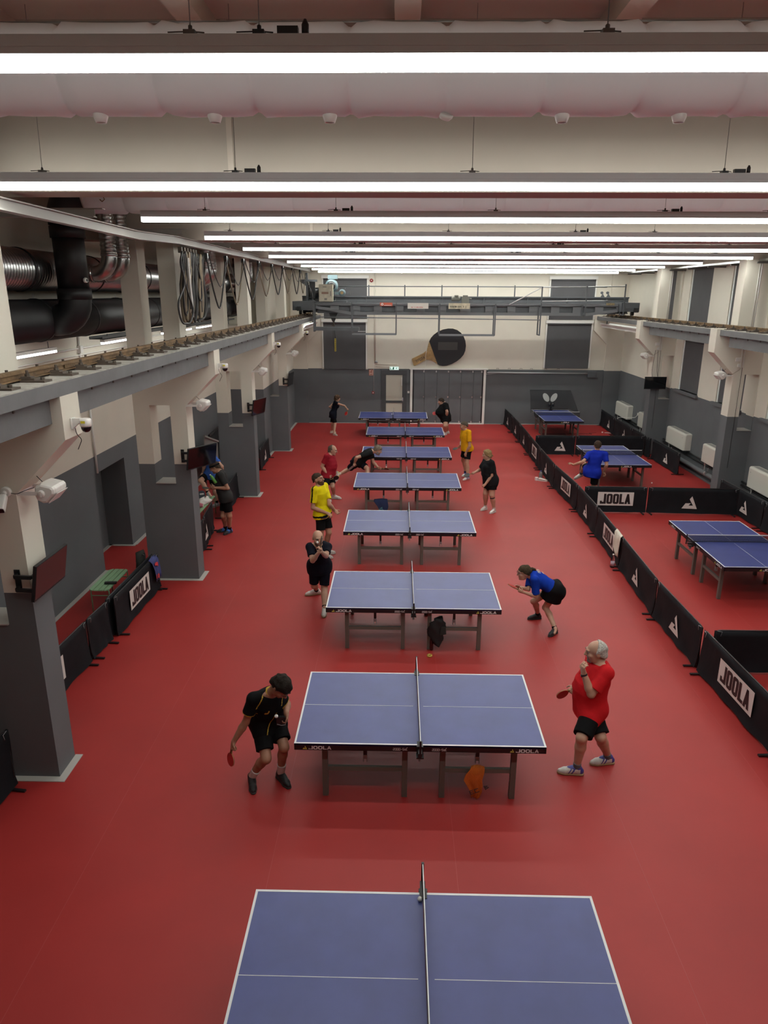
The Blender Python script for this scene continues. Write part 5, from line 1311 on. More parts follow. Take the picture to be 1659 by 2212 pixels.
MB().lathe([(.022, 0), (.042, 0), (.042, .025), (.022, .025), (.022, 0)], n=20).build('roll', mat('yellow_roll', (.50, .34, .06), .5), t)
t = thing('white_box', 'small white carton beside the blue-capped bottle', 'carton', (4.26, 21.05, 0), .2)
MB().box(-.04, .04, -.04, .04, 0, .10).build('carton_body', M_WHITEPL, t); MB().box(.005, .041, -.041, -.04, .03, .08).build('carton_print', mat('pale_blue_print', (.35, .5, .55), .5), t)
def trainer_pair(loc, rz, label, col):
    t = thing('trainer_shoe', label, 'shoe', loc, rz)
    prof = [(-.13, .035, .07), (-.10, .042, .085), (-.03, .042, .075), (.05, .048, .06), (.11, .045, .045), (.145, .025, .035)]
    v = []; f = []; n = 10
    for x, w_, h in prof:
        for j in range(n):
            a = 2 * math.pi * j / n
            v.append((x, w_ * math.cos(a), max(.012, .012 + h / 2 + h / 2 * math.sin(a))))
    for i in range(len(prof) - 1):
        for j in range(n): f.append((i * n + j, i * n + (j + 1) % n, (i + 1) * n + (j + 1) % n, (i + 1) * n + j))
    f += [tuple(range(n)), tuple(range((len(prof) - 1) * n, len(prof) * n))]
    MB().add(v, f, 0, True).build('upper', col, t)
    MB().prism([(x, w_ * s, 0) for s in (1,) for x, w_, h in prof] + [(x, -w_, 0) for x, w_, h in prof[::-1]], (0, 0, .02)).build('sole', M_WHITEPL, t)
trainer_pair((4.44, 20.98, 0), -.4, 'white and red trainer lying by the blue-capped bottle', mat('white_shoe', (.62, .55, .50), .6))
bpy.context.view_layer.update()
def ball(loc, label):
    t = thing('table_tennis_ball', label, 'ball', loc)
    MB().ball((0, 0, 0), .020, n=16).build('ball_shell', mat('ball_white', (.75, .74, .70), .4), t)
ball((0.214, 4.510, .781), 'white ball resting against the net of the nearest table')
ball((7.69, 20.80, .02), 'white ball lying on the red floor of the middle right court')
ball((-.272, 28.5, .798), 'white ball just above the farthest table top beside its net')
# things on the second bench
t = thing('plastic_bag', 'crumpled white bag with pink lettering on the green bench', 'bag', (-4.80, 16.75, .46))
rnd = random.Random(4); v = []; f = []; n, m = 14, 7
for i in range(m + 1):
    th = math.pi * .5 * i / m
    for j in range(n):
        a = 2 * math.pi * j / n; k = 1 + .18 * math.sin(3 * a + i) + rnd.uniform(-.1, .1)
        v.append((.15 * math.cos(th) * k * math.cos(a), .26 * math.cos(th) * k * math.sin(a), .005 + .13 * math.sin(th) * (1 + .2 * math.sin(2 * a))))
for i in range(m):
    for j in range(n): f.append((i * n + j, i * n + (j + 1) % n, (i + 1) * n + (j + 1) % n, (i + 1) * n + j))
f.append(tuple(range(n - 1, -1, -1)))
MB().add(v, f, 0, True).build('bag_body', mat('white_plastic_bag', (.60, .57, .54), .45), t)
t = thing('towel_roll', 'rolled pink cloth on the green bench', 'cloth', (-4.86, 16.32, .46))
MB().tube([(-.12, 0, .055), (-.05, .01, .06), (.06, 0, .058), (.13, .01, .05)], [.045, .058, .058, .04], 10).build('cloth_roll', mat('pink_cloth', (.55, .16, .22), .9), t)
MB().lathe([(.03, 0), (.045, .003)], (.13, .01, .052), (1, 0, 0), 10).build('cloth_end', mat('white_terry', (0, 0, 0)), t)
t = thing('paddle_case', 'grey paddle case standing among the bags on the green bench', 'case', (-4.95, 17.05, .46), .4)
MB().prism([(x, -.02, z) for x, z in rrect(0, .11, .16, .22, .06)], (0, .04, 0)).build('case_body', mat('slate_case', (.05, .06, .08), .6), t)
MB().box(-.05, .05, -.022, -.02, .12, .16).build('case_label', M_PRINT, t)
t = thing('pinboard', 'grey tilted notice panel leaning behind the second left column', 'panel', (-5.6, 20.3, .9), 0)
MB().prism([(0, -.55, -.45), (0, .95, -.55), (.02, .9, .2), (.02, -.5, .66)], (.03, 0, 0)).build('panel_board', mat('panel_grey', (.20, .20, .19), .5), t)
MB().bar((.06, -.52, .64), (.06, .95, .19), .05, .05).bar((.05, -.3, -.3), (.05, .2, .3), .02, .02).bar((.05, .5, -.3), (.05, .3, .3), .02, .02).build('panel_rail', mat('rail_grey', (.28, .28, .26), .5), t)
MB().box(-.02, .02, -.5, -.46, -.9, -.4).box(-.02, .02, .86, .9, -.9, -.4).build('panel_leg', M_BLACK, t)
t = thing('stair_railing', 'black barred railing behind the second left column', 'railing', (-5.62, 21.6, 0))
MB().bar((0, -1.05, 1.40), (0, 1.3, 1.50), .05, .05).bar((0, -1.05, .1), (0, 1.3, .1), .03, .03).build('hand_rail', M_BLACK, t)
for k in range(15): MB().box(-.012, .012, -1.0 + k * .16 - .012, -1.0 + k * .16 + .012, .0, 1.44).build('bar', M_BLACK, t)
# joint positions of the people, metres in the hall: both sides of hip, knee, ankle, toe, shoulder, elbow, wrist, hand, then pelvis, neck, head
JOINT_ROWS = {
 'p1': [(-1.411, 7.158, 0.736), (-1.557, 7.034, 0.736), (-1.263, 6.850, 0.508), (-1.450, 6.740, 0.436), (-1.332, 6.942, 0.100), (-1.658, 6.869, 0.100), (-1.201, 6.768, 0.035), (-1.591, 6.645, 0.035), (-1.311, 6.992, 1.052), (-1.572, 6.807, 1.155), (-1.241, 7.022, 0.960), (-1.673, 6.818, 0.851), (-1.224, 6.872, 0.941), (-1.815, 6.787, 0.616), (-1.219, 6.852, 0.862), (-1.844, 6.767, 0.529), (-1.484, 7.096, 0.736), (-1.386, 6.876, 1.197), (-1.250, 6.756, 1.342)],
 'p2': [(2.358, 7.360, 0.773), (2.324, 7.552, 0.773), (2.165, 7.081, 0.536), (2.421, 7.206, 0.462), (2.156, 7.131, 0.100), (2.583, 7.341, 0.100), (1.948, 7.147, 0.035), (2.385, 7.312, 0.035), (2.438, 7.272, 1.270), (2.373, 7.640, 1.270), (2.251, 7.177, 1.048), (2.234, 7.414, 1.082), (2.157, 7.222, 1.292), (2.185, 7.590, 0.893), (2.115, 7.202, 1.453), (2.150, 7.570, 0.876), (2.341, 7.456, 0.773), (2.412, 7.456, 1.320), (2.346, 7.456, 1.445)],
 'p3': [(2.659, 10.909, 0.705), (2.659, 11.091, 0.705), (2.543, 11.062, 0.349), (2.357, 11.136, 0.427), (2.662, 10.769, 0.100), (2.480, 11.331, 0.100), (2.509, 10.608, 0.035), (2.309, 11.297, 0.035), (2.276, 10.826, 0.949), (2.276, 11.174, 0.949), (2.318, 10.822, 0.655), (2.214, 10.958, 0.717), (2.085, 10.806, 0.735), (2.092, 11.154, 0.674), (2.010, 10.786, 0.776), (1.999, 11.134, 0.726), (2.659, 11.000, 0.705), (2.234, 11.000, 0.976), (2.132, 11.000, 1.000)],
 'p4': [(-1.303, 11.910, 0.752), (-1.487, 11.844, 0.752), (-1.316, 11.828, 0.316), (-1.512, 11.918, 0.332), (-1.277, 11.465, 0.100), (-1.517, 12.270, 0.100), (-1.275, 11.244, 0.035), (-1.684, 12.208, 0.035), (-1.227, 11.726, 1.156), (-1.509, 11.464, 1.247), (-1.236, 11.511, 1.067), (-1.443, 11.269, 1.069), (-1.302, 11.376, 1.191), (-1.327, 11.164, 1.250), (-1.323, 11.356, 1.285), (-1.293, 11.144, 1.317), (-1.395, 11.877, 0.752), (-1.385, 11.627, 1.240), (-1.377, 11.547, 1.377)],
 'p5': [(-1.552, 14.441, 0.980), (-1.636, 14.259, 0.980), (-1.472, 14.335, 0.529), (-1.625, 14.180, 0.538), (-1.557, 14.396, 0.100), (-1.600, 14.164, 0.100), (-1.454, 14.439, 0.035), (-1.482, 14.171, 0.035), (-1.561, 14.519, 1.522), (-1.741, 14.181, 1.522), (-1.439, 14.291, 1.169), (-1.774, 14.114, 1.150), (-1.348, 14.419, 1.007), (-1.482, 14.161, 1.023), (-1.273, 14.399, 0.951), (-1.396, 14.141, 0.968), (-1.594, 14.350, 0.980), (-1.656, 14.350, 1.572), (-1.677, 14.350, 1.707)],
 'p6': [(-1.870, 18.781, 0.795), (-1.920, 18.597, 0.795), (-1.777, 18.558, 0.428), (-1.947, 18.343, 0.462), (-1.766, 18.808, 0.100), (-2.009, 18.549, 0.100), (-1.537, 18.752, 0.035), (-1.846, 18.494, 0.035), (-1.800, 18.863, 1.259), (-1.913, 18.515, 1.259), (-1.740, 18.676, 0.934), (-2.047, 18.507, 0.983), (-1.733, 18.843, 0.765), (-1.875, 18.465, 0.753), (-1.728, 18.823, 0.700), (-1.796, 18.445, 0.667), (-1.895, 18.689, 0.795), (-1.852, 18.689, 1.309), (-1.770, 18.669, 1.405)],
 'p7': [(-1.216, 20.669, 0.649), (-1.234, 20.471, 0.649), (-0.902, 20.411, 0.474), (-1.491, 20.726, 0.372), (-0.869, 20.192, 0.100), (-1.758, 20.420, 0.291), (-0.692, 20.204, 0.035), (-1.774, 20.367, 0.096), (-0.819, 20.759, 0.951), (-0.819, 20.381, 0.951), (-0.746, 20.681, 0.615), (-1.216, 20.223, 0.854), (-0.584, 20.509, 0.484), (-1.280, 20.331, 0.666), (-0.455, 20.489, 0.472), (-1.289, 20.311, 0.608), (-1.225, 20.570, 0.649), (-0.779, 20.570, 0.981), (-0.602, 20.570, 1.007)],
 'p8': [(2.436, 17.696, 0.882), (2.392, 17.874, 0.882), (2.442, 17.590, 0.486), (2.302, 17.771, 0.477), (2.521, 17.650, 0.100), (2.324, 17.899, 0.100), (2.296, 17.394, 0.035), (2.091, 17.669, 0.035), (2.390, 17.617, 1.325), (2.294, 17.953, 1.325), (2.409, 17.582, 1.011), (2.173, 18.060, 1.051), (2.248, 17.567, 0.773), (2.005, 17.903, 1.012), (2.173, 17.547, 0.710), (1.937, 17.883, 0.980), (2.414, 17.785, 0.882), (2.334, 17.785, 1.374), (2.286, 17.785, 1.517)],
 'p9': [(2.160, 21.271, 0.952), (2.078, 21.447, 0.952), (2.118, 21.159, 0.522), (2.032, 21.501, 0.518), (2.149, 21.044, 0.100), (2.131, 21.533, 0.100), (1.919, 20.826, 0.035), (2.005, 21.355, 0.035), (2.149, 21.192, 1.449), (1.993, 21.526, 1.449), (2.175, 21.076, 1.041), (1.966, 21.629, 1.050), (2.073, 21.142, 0.827), (1.927, 21.426, 0.990), (2.058, 21.122, 0.731), (1.877, 21.406, 0.956), (2.119, 21.359, 0.952), (2.066, 21.359, 1.499), (2.003, 21.359, 1.615)],
 'p10': [(-2.641, 28.347, 0.840), (-2.611, 28.171, 0.840), (-2.674, 28.282, 0.422), (-2.551, 28.177, 0.442), (-2.726, 28.496, 0.100), (-2.577, 28.001, 0.100), (-2.647, 28.508, 0.035), (-2.370, 27.822, 0.035), (-2.555, 28.423, 1.284), (-2.467, 28.095, 1.284), (-2.778, 28.281, 1.104), (-2.157, 28.139, 1.173), (-2.638, 28.423, 0.991), (-2.048, 27.945, 1.092), (-2.544, 28.403, 0.979), (-2.014, 27.925, 1.042), (-2.626, 28.259, 0.840), (-2.498, 28.259, 1.332), (-2.447, 28.259, 1.455)],
 'p11': [(1.913, 28.279, 0.761), (1.887, 28.471, 0.761), (1.886, 27.995, 0.429), (1.941, 28.293, 0.390), (1.915, 28.252, 0.100), (2.018, 28.597, 0.100), (1.793, 28.105, 0.035), (1.907, 28.595, 0.035), (1.859, 28.192, 1.236), (1.807, 28.558, 1.236), (1.935, 28.039, 0.978), (1.775, 28.702, 0.913), (1.929, 28.172, 0.748), (1.646, 28.508, 0.873), (1.939, 28.152, 0.625), (1.589, 28.488, 0.847), (1.900, 28.375, 0.761), (1.826, 28.375, 1.286), (1.709, 28.375, 1.338)],
 'p12': [(5.064, 18.304, 0.966), (5.250, 18.236, 0.966), (5.051, 18.709, 1.066), (5.235, 18.352, 0.506), (5.037, 18.950, 0.740), (5.361, 18.518, 0.100), (4.895, 18.965, 0.656), (5.540, 19.027, 0.035), (5.049, 18.352, 1.423), (5.443, 18.245, 1.450), (4.869, 18.179, 1.257), (5.478, 18.151, 1.186), (4.665, 18.352, 1.131), (5.464, 18.295, 0.954), (4.555, 18.332, 1.196), (5.497, 18.275, 0.898), (5.157, 18.270, 0.966), (5.244, 18.320, 1.522), (5.260, 18.370, 1.646)],
 'p13': [(-3.981, 15.627, 0.936), (-4.031, 15.811, 0.936), (-3.919, 15.610, 0.485), (-4.078, 15.665, 0.466), (-3.981, 15.787, 0.100), (-4.095, 15.871, 0.100), (-4.135, 15.502, 0.035), (-4.298, 15.795, 0.035), (-4.044, 15.543, 1.476), (-4.138, 15.895, 1.476), (-3.894, 15.509, 1.178), (-4.104, 15.675, 1.173), (-4.158, 15.513, 1.182), (-4.279, 15.815, 1.120), (-4.256, 15.493, 1.158), (-4.356, 15.795, 1.131), (-4.006, 15.719, 0.936), (-4.099, 15.719, 1.525), (-4.215, 15.719, 1.614)],
 'p14': [(-4.843, 17.740, 0.947), (-4.909, 17.920, 0.947), (-4.869, 17.942, 0.555), (-5.100, 17.552, 0.815), (-4.823, 17.951, 0.100), (-4.852, 17.334, 0.540), (-4.893, 17.838, 0.035), (-4.745, 17.299, 0.426), (-4.729, 17.590, 1.425), (-4.939, 17.889, 1.425), (-4.494, 17.457, 1.217), (-5.022, 17.743, 1.175), (-4.533, 17.540, 0.995), (-5.110, 17.839, 0.946), (-4.573, 17.520, 0.891), (-5.125, 17.819, 0.872), (-4.876, 17.830, 0.947), (-4.830, 17.730, 1.474), (-4.898, 17.730, 1.582)],
}
JOINT_NAMES = [b + s for b in ('hip', 'kn', 'an', 'toe', 'sh', 'el', 'wr', 'hand') for s in 'LR'] + ['pel', 'neck', 'head']
POSES = {k: dict(zip(JOINT_NAMES, v)) for k, v in JOINT_ROWS.items()}
# ================================================================== PEOPLE: one smooth body grown from an implicit field, clothes following it
V3 = lambda v: np.array(v, float)
def unit(v): v = V3(v); return v / max(1e-9, np.linalg.norm(v))
class Field:
    """signed distance field on a grid, filled shape by shape in small windows"""
    def __init__(self, lo, hi, h):
        self.h = h; self.lo = V3(lo) - 3 * h; n = np.ceil((V3(hi) + 3 * h - self.lo) / h).astype(int) + 1
        self.n = n; self.v = np.full(tuple(n), 1.0, np.float32)
    def win(self, lo, hi):
        a = np.clip(np.floor((V3(lo) - self.lo) / self.h).astype(int), 0, self.n); b = np.clip(np.ceil((V3(hi) - self.lo) / self.h).astype(int) + 1, 0, self.n)
        sl = tuple(slice(p, q) for p, q in zip(a, b))
        ax = [(self.lo[i] + self.h * np.arange(a[i], b[i])).astype(np.float32) for i in range(3)]
        return sl, np.meshgrid(*ax, indexing='ij')
    def put(self, d, sl, k, mode='u'):
        c = self.v[sl]
        if c.size == 0: return
        if mode == 'u':
            if k > 0: hh = np.maximum(k - np.abs(c - d), 0) / k; self.v[sl] = np.minimum(c, d) - hh * hh * k * .25
            else: self.v[sl] = np.minimum(c, d)
        elif mode == 's':
            d = -d; hh = np.maximum(k - np.abs(c - d), 0) / max(k, 1e-6); self.v[sl] = np.maximum(c, d) + hh * hh * k * .25
    def cone(self, a, b, ra, rb, k=.02, flat=False, mode='u', grow=0):
        a, b = V3(a), V3(b); ra += grow; rb += grow; m = max(ra, rb) + k + 2 * self.h
        sl, (x, y, z) = self.win(np.minimum(a, b) - m, np.maximum(a, b) + m)
        d = b - a; L2 = max(1e-9, d @ d)
        t = ((x - a[0]) * d[0] + (y - a[1]) * d[1] + (z - a[2]) * d[2]) / L2
        tc = np.clip(t, 0, 1)
        r = np.sqrt((x - a[0] - tc * d[0]) ** 2 + (y - a[1] - tc * d[1]) ** 2 + (z - a[2] - tc * d[2]) ** 2) - (ra + (rb - ra) * tc)
        if flat:
            L = math.sqrt(L2); tu = np.clip(t, -.3, 1.3)
            r = np.sqrt((x - a[0] - t * d[0]) ** 2 + (y - a[1] - t * d[1]) ** 2 + (z - a[2] - t * d[2]) ** 2) - (ra + (rb - ra) * np.clip(t, 0, 1))
            r = np.maximum(r, np.maximum((t - 1) * L, -t * L) if flat == 2 else (t - 1) * L)
            if flat != 2:
                rr = np.sqrt((x - a[0]) ** 2 + (y - a[1]) ** 2 + (z - a[2]) ** 2) - ra
                r = np.where(t < 0, rr, r)
        self.put(r.astype(np.float32), sl, k, mode)
    def ell(self, c, ax, r, k=.02, mode='u', grow=0):
        c = V3(c); r = V3(r) + grow; m = max(r) + k + 2 * self.h
        sl, (x, y, z) = self.win(c - m, c + m)
        q = 0; g = 0
        for e, ri in zip(ax, r):
            w_ = (x - c[0]) * e[0] + (y - c[1]) * e[1] + (z - c[2]) * e[2]
            q = q + (w_ / ri) ** 2; g = g + (w_ / (ri * ri)) ** 2
        q = np.sqrt(q); g = np.sqrt(g) + 1e-6
        self.put((q * (q - 1) / g).astype(np.float32), sl, k, mode)
    def loft(self, p0, p1, secs, fw0, fw1, k=.03, grow=0, lo=0., hi=1., flat_lo=False, noise=0):
        """tube of oval sections along p0-p1: secs = (t, half width, half depth, forward shift)"""
        p0, p1 = V3(p0), V3(p1); L = np.linalg.norm(p1 - p0); d = (p1 - p0) / L
        m = max(max(s[1], s[2] + abs(s[3])) for s in secs) + grow + k + 2 * self.h
        e0, e1 = p0 + d * L * min(lo, 0), p1
        sl, (x, y, z) = self.win(np.minimum(e0, e1) - m, np.maximum(e0, e1) + m)
        t = ((x - p0[0]) * d[0] + (y - p0[1]) * d[1] + (z - p0[2]) * d[2]) / L
        tc = np.clip(t, lo, hi)
        ts = [s[0] for s in secs]
        tt = tc.ravel()
        def ip(i): return np.interp(tt, ts, [s[i] for s in secs]).reshape(tc.shape)
        A, B, S = ip(1) + grow, ip(2) + grow, ip(3)
        def frame(f): f = unit(V3(f) - d * (V3(f) @ d)); return f, np.cross(d, f)
        f0, l0 = frame(fw0); f1, l1 = frame(fw1)
        w_ = np.clip(tc, 0, 1)
        fx = [f0[i] * (1 - w_) + f1[i] * w_ for i in range(3)]; n_ = np.sqrt(fx[0] ** 2 + fx[1] ** 2 + fx[2] ** 2); fx = [q / n_ for q in fx]
        lx = [d[1] * fx[2] - d[2] * fx[1], d[2] * fx[0] - d[0] * fx[2], d[0] * fx[1] - d[1] * fx[0]]
        rx, ry, rz = x - p0[0] - t * L * d[0], y - p0[1] - t * L * d[1], z - p0[2] - t * L * d[2]
        u = rx * lx[0] + ry * lx[1] + rz * lx[2]; v_ = rx * fx[0] + ry * fx[1] + rz * fx[2] - S
        q = np.sqrt((u / A) ** 2 + (v_ / B) ** 2); g = np.sqrt((u / A ** 2) ** 2 + (v_ / B ** 2) ** 2) + 1e-6
        dd = q * (q - 1) / g
        if noise:
            dd = dd + noise * (np.sin(t * 26 + u * 18 + 2 * np.sin(v_ * 20)) * .6 + np.sin(u * 34 - t * 11) * .4)
        e = (t - tc) * L
        if flat_lo:
            out = np.where(e > 0, np.sqrt(np.maximum(dd, 0) ** 2 + e * e) + np.minimum(dd, 0) * (e <= 0), dd); out = np.maximum(out, (lo - t) * L)
        else:
            ae = np.abs(e); out = np.where(ae > 0, np.where(dd > 0, np.sqrt(np.maximum(dd, 0) ** 2 + ae * ae), np.maximum(dd, ae)), dd)
        self.put(out.astype(np.float32), sl, k)
    def clip(self, fn):
        """intersects with fn(x, y, z) <= 0"""
        ax = [(self.lo[i] + self.h * np.arange(self.n[i])).astype(np.float32) for i in range(3)]
        x, y, z = np.meshgrid(*ax, indexing='ij', sparse=True)
        self.v = np.maximum(self.v, fn(x, y, z).astype(np.float32))
    def add_noise(self, a, s, seed=0):
        ax = [(self.lo[i] + self.h * np.arange(self.n[i])).astype(np.float32) for i in range(3)]
        x, y, z = np.meshgrid(*ax, indexing='ij', sparse=True)
        self.v = self.v + a * (np.sin(x * s + 1.7 * np.sin(y * s * .6 + seed)) * np.sin(y * s * .9 + 1.3 * np.sin(z * s * .7)) + np.sin(z * s * 1.1 + 2 * np.sin(x * s * .5 + seed)) * .7).astype(np.float32)
    def mesh(self):
        v = self.v; s = v < 0
        n0, n1, n2 = v.shape
        cnt = np.zeros((n0 - 1, n1 - 1, n2 - 1), np.int8)
        for i in (0, 1):
            for j in (0, 1):
                for k in (0, 1): cnt += s[i:n0 - 1 + i, j:n1 - 1 + j, k:n2 - 1 + k]
        act = np.argwhere((cnt > 0) & (cnt < 8))
        if len(act) == 0: return np.zeros((0, 3)), np.zeros((0, 4), int)
        idx = -np.ones((n0 - 1, n1 - 1, n2 - 1), np.int32); idx[tuple(act.T)] = np.arange(len(act))
        acc = np.zeros((len(act), 3)); num = np.zeros(len(act))
        corners = [(0, 0, 0), (1, 0, 0), (0, 1, 0), (1, 1, 0), (0, 0, 1), (1, 0, 1), (0, 1, 1), (1, 1, 1)]
        cv = [v[tuple((act + c).T)] for c in corners]
        for a in range(8):
            for b in range(a + 1, 8):
                ca, cb_ = V3(corners[a]), V3(corners[b])
                if np.abs(ca - cb_).sum() != 1: continue
                m = (cv[a] < 0) != (cv[b] < 0)
                t = cv[a][m] / (cv[a][m] - cv[b][m])
                acc[m] += ca + (cb_ - ca) * t[:, None]; num[m] += 1
        P_ = self.lo + self.h * (act + acc / num[:, None])
        quads = []
        for ax in range(3):
            sa = [slice(None)] * 3; sb = [slice(None)] * 3; sa[ax] = slice(0, -1); sb[ax] = slice(1, None)
            e = np.argwhere(s[tuple(sa)] != s[tuple(sb)])
            o = [q for q in range(3) if q != ax]
            ok = (e[:, o[0]] > 0) & (e[:, o[1]] > 0) & (e[:, o[0]] < v.shape[o[0]] - 1) & (e[:, o[1]] < v.shape[o[1]] - 1); e = e[ok]
            def cell(d0, d1): c = e.copy(); c[:, o[0]] -= d0; c[:, o[1]] -= d1; return idx[tuple(c.T)]
            q = np.stack([cell(1, 1), cell(0, 1), cell(0, 0), cell(1, 0)], 1)
            inside = s[tuple(e.T)]
            flip = inside if ax != 1 else ~inside
            q[~flip] = q[~flip][:, ::-1]
            quads.append(q)
        return P_, np.concatenate(quads)
def field_obj(F, name, mats, parent, paint=None):
    P_, q = F.mesh()
    base = V3((0, 0, 0)); p = parent
    while p is not None: base = base + V3(p.location); p = p.parent
    me = bpy.data.meshes.new(name)
    me.vertices.add(len(P_)); me.vertices.foreach_set('co', (P_ - base).astype(np.float32).ravel())
    me.loops.add(q.size); me.loops.foreach_set('vertex_index', q.astype(np.int32).ravel())
    me.polygons.add(len(q)); me.polygons.foreach_set('loop_start', np.arange(0, q.size, 4, dtype=np.int32))
    try: me.polygons.foreach_set('loop_total', np.full(len(q), 4, np.int32))
    except Exception: pass
    for m in (mats if isinstance(mats, (list, tuple)) else [mats]): me.materials.append(m)
    me.update(calc_edges=True)
    me.polygons.foreach_set('use_smooth', np.ones(len(q), bool))
    if paint is not None:
        c = P_[q].mean(1); me.polygons.foreach_set('material_index', paint(c).astype(np.int32))
    me.update()
    o = bpy.data.objects.new(name, me); COL.objects.link(o)
    if parent is not None: o.parent = parent
    return o

def skin(n, c): return mat('skin_' + n, c, .5, var=.07, vscale=14, spec=.35)
def hair_m(n, c): return mat('hair_' + n, c, .8, var=.4, vscale=60, bump=.4, bscale=90, spec=.12)
def cl(n, c, r=.85): return mat('cloth_' + n, c, r, var=.10, vscale=10, bump=.12, bscale=70, spec=.12)

def person(key, label, skin_c, hair, shirt, shorts, shoe, sock, H=1.75, h=.009, girth=1.0, belly=0., fem=False, sleeve=.62, hem=-.20, leg=.74, baggy=.016,
           skirt=False, hdir=(0, -1, 0), fwd=(0, -1, 0), pfwd=None, hands=None, shirt_paint=None, shorts_paint=None, collar=None, beard=None, foot_up=None, mouth=(.36, .13, .11), head_up=(0, 0, 1), hk=1.13):
    J = {k: V3(v) for k, v in POSES[key].items()}
    k = H / 1.75; W = girth * (.93 if fem else 1.0)
    fwd = unit(fwd); pfwd = unit(pfwd if pfwd is not None else fwd)
    base = ((J['anL'] + J['anR']) / 2) * (1, 1, 0)
    t = thing('person', label, 'person', tuple(base))
    allp = np.array(list(J.values())); lo = allp.min(0) - .30; hi = allp.max(0) + .30; lo[2] = max(lo[2], -.05)
    up = unit(J['neck'] - J['pel']); lat = unit(J['shL'] - J['shR'])
    tf = unit(np.cross(lat, up)); tf = tf if tf @ fwd > 0 else -tf
    secs = [(-.25, .165 * W * k, .120 * k * W, .0), (0., .168 * W * k, .118 * k * W + belly * .25, belly * .25), (.30, .148 * W * k + belly * .35, .108 * W * k + belly * .55, belly * .55), (.50, .152 * W * k + belly * .2, .112 * W * k + belly * .45, belly * .45),
            (.74, .168 * W * k, .118 * W * k, .005 + belly * .1), (.92, .150 * W * k, .088 * W * k, 0), (1.0, .09 * k, .065 * k, 0)]
    hf = unit(hdir); hu = unit(V3(head_up) - hf * (V3(head_up) @ hf)); hl = np.cross(hu, hf); hc = J['head']; HX = [hl, hf, hu]
    kh = hk * (H / 1.75) ** .4 * (.95 if fem else 1)
    def hp(l, f, u): return hc + hl * l * kh + hf * f * kh + hu * u * kh
    def E(F, l, f, u, r, kk=.012, mode='u', grow=0): F.ell(hp(l, f, u), HX, V3(r) * kh, kk, mode, grow)
    # ---------------- body
    F = Field(lo, hi, h)
    F.loft(J['pel'], J['neck'], secs, pfwd, tf, .03, grow=-.006)
    for s in 'LR':
        sg = 1 if s == 'L' else -1
        sh, el, wr, hd = J['sh' + s], J['el' + s], J['wr' + s], J['hand' + s]
        F.cone(J['neck'] - up * .03, sh, .062 * k, .056 * k * W, .03)
        aw = (.86 if fem else 1.0) * (1 + (W - 1) * .8)
        F.cone(sh, el, .053 * k * aw, .040 * k * aw, .02)
        mid = el + (wr - el) * .3
        F.cone(el, mid, .041 * k * aw, .043 * k * aw, .015); F.cone(mid, wr, .043 * k * aw, .027 * k * aw, .015)
        # hand: palm, four fingers of unequal length, thumb from the side of the palm
        hs = (hands or {}).get(s, {})
        d = unit(hd - wr) if np.linalg.norm(hd - wr) > .02 else unit(wr - el)
        pn = V3(hs.get('palm', -lat * sg * .6 + np.array([0, 0, -.4]))); pn = unit(pn - d * (pn @ d)); sd = np.cross(d, pn)
        th = V3(hs.get('thumb', tf + up * .5)); sd = sd if sd @ th > 0 else -sd
        c = hs.get('curl', .55); q = k * (.88 if fem else 1.0)
        F.ell(wr + d * .046 * q, [sd, d, pn], (.040 * q, .055 * q, .019 * q), .015)
        F.cone(wr, wr + d * .03 * q, .027 * k * aw, .026 * q, .012)
        fr_ = max(.0088, h * .98) * q
        for i, (so, ln) in enumerate(((.029, .92), (.010, 1.0), (-.010, .95), (-.028, .78))):
            p = wr + d * .085 * q + sd * so * q; a = .15
            cc = c * (1 + .12 * i)
            for sl_, ra in ((.036, 1.0), (.026, .95), (.020, .85)):
                a += cc * 1.25
                nd = d * math.cos(a) + pn * math.sin(a) + sd * (so * 2.2 * hs.get('spread', .3)); nd = unit(nd)
                p2 = p + nd * sl_ * ln * q
                F.cone(p, p2, fr_ * ra, fr_ * ra * .93, .004); p = p2
        p = wr + d * .028 * q + sd * .030 * q
        p2 = p + unit(sd * .75 + d * .6 + pn * .25) * .036 * q; p3 = p2 + unit(sd * .2 + d * .9 + pn * (.2 + c * .6)) * .032 * q
        F.cone(wr + d * .012 * q + sd * .01 * q, p, .018 * q, .016 * q, .01); F.cone(p, p2, fr_ * 1.25, fr_ * 1.15, .006); F.cone(p2, p3, fr_ * 1.15, fr_ * 1.0, .004)
    for s in 'LR':
        hip, kn, an = J['hip' + s], J['kn' + s], J['an' + s]; lw = W * (1.02 if fem else 1.0)
        F.cone(hip, kn, .088 * k * lw, .057 * k * lw, .03)
        sd = unit(an - kn); bk = unit(kn - hip) ; bk = -(bk - sd * (bk @ sd)); bk = bk if np.linalg.norm(bk) > .15 else -pfwd; bk = unit(bk - sd * (bk @ sd))
        if bk @ pfwd > .3: bk = -bk
        F.cone(kn, kn + (an - kn) * .34 + bk * .012, .053 * k * lw, .055 * k * lw, .02); F.cone(kn + (an - kn) * .34 + bk * .012, an, .055 * k * lw, .036 * k, .02)
        F.ell(kn + unit(kn - hip) * .012 - bk * .018, [unit(np.cross(sd, bk)), bk, sd], (.045 * k, .038 * k, .05 * k), .02)
        F.cone(an + sd * .02, an + sd * .055 + unit(J['toe' + s] - an) * .06, .034 * k, .024 * k, .02)
        F.ell(J['pel'] + (hip - J['pel']) * 1.1 - pfwd * .055 * k - up * .03, [unit(np.cross(up, pfwd)), pfwd, up], (.085 * k * W, .075 * k * W, .09 * k), .03)
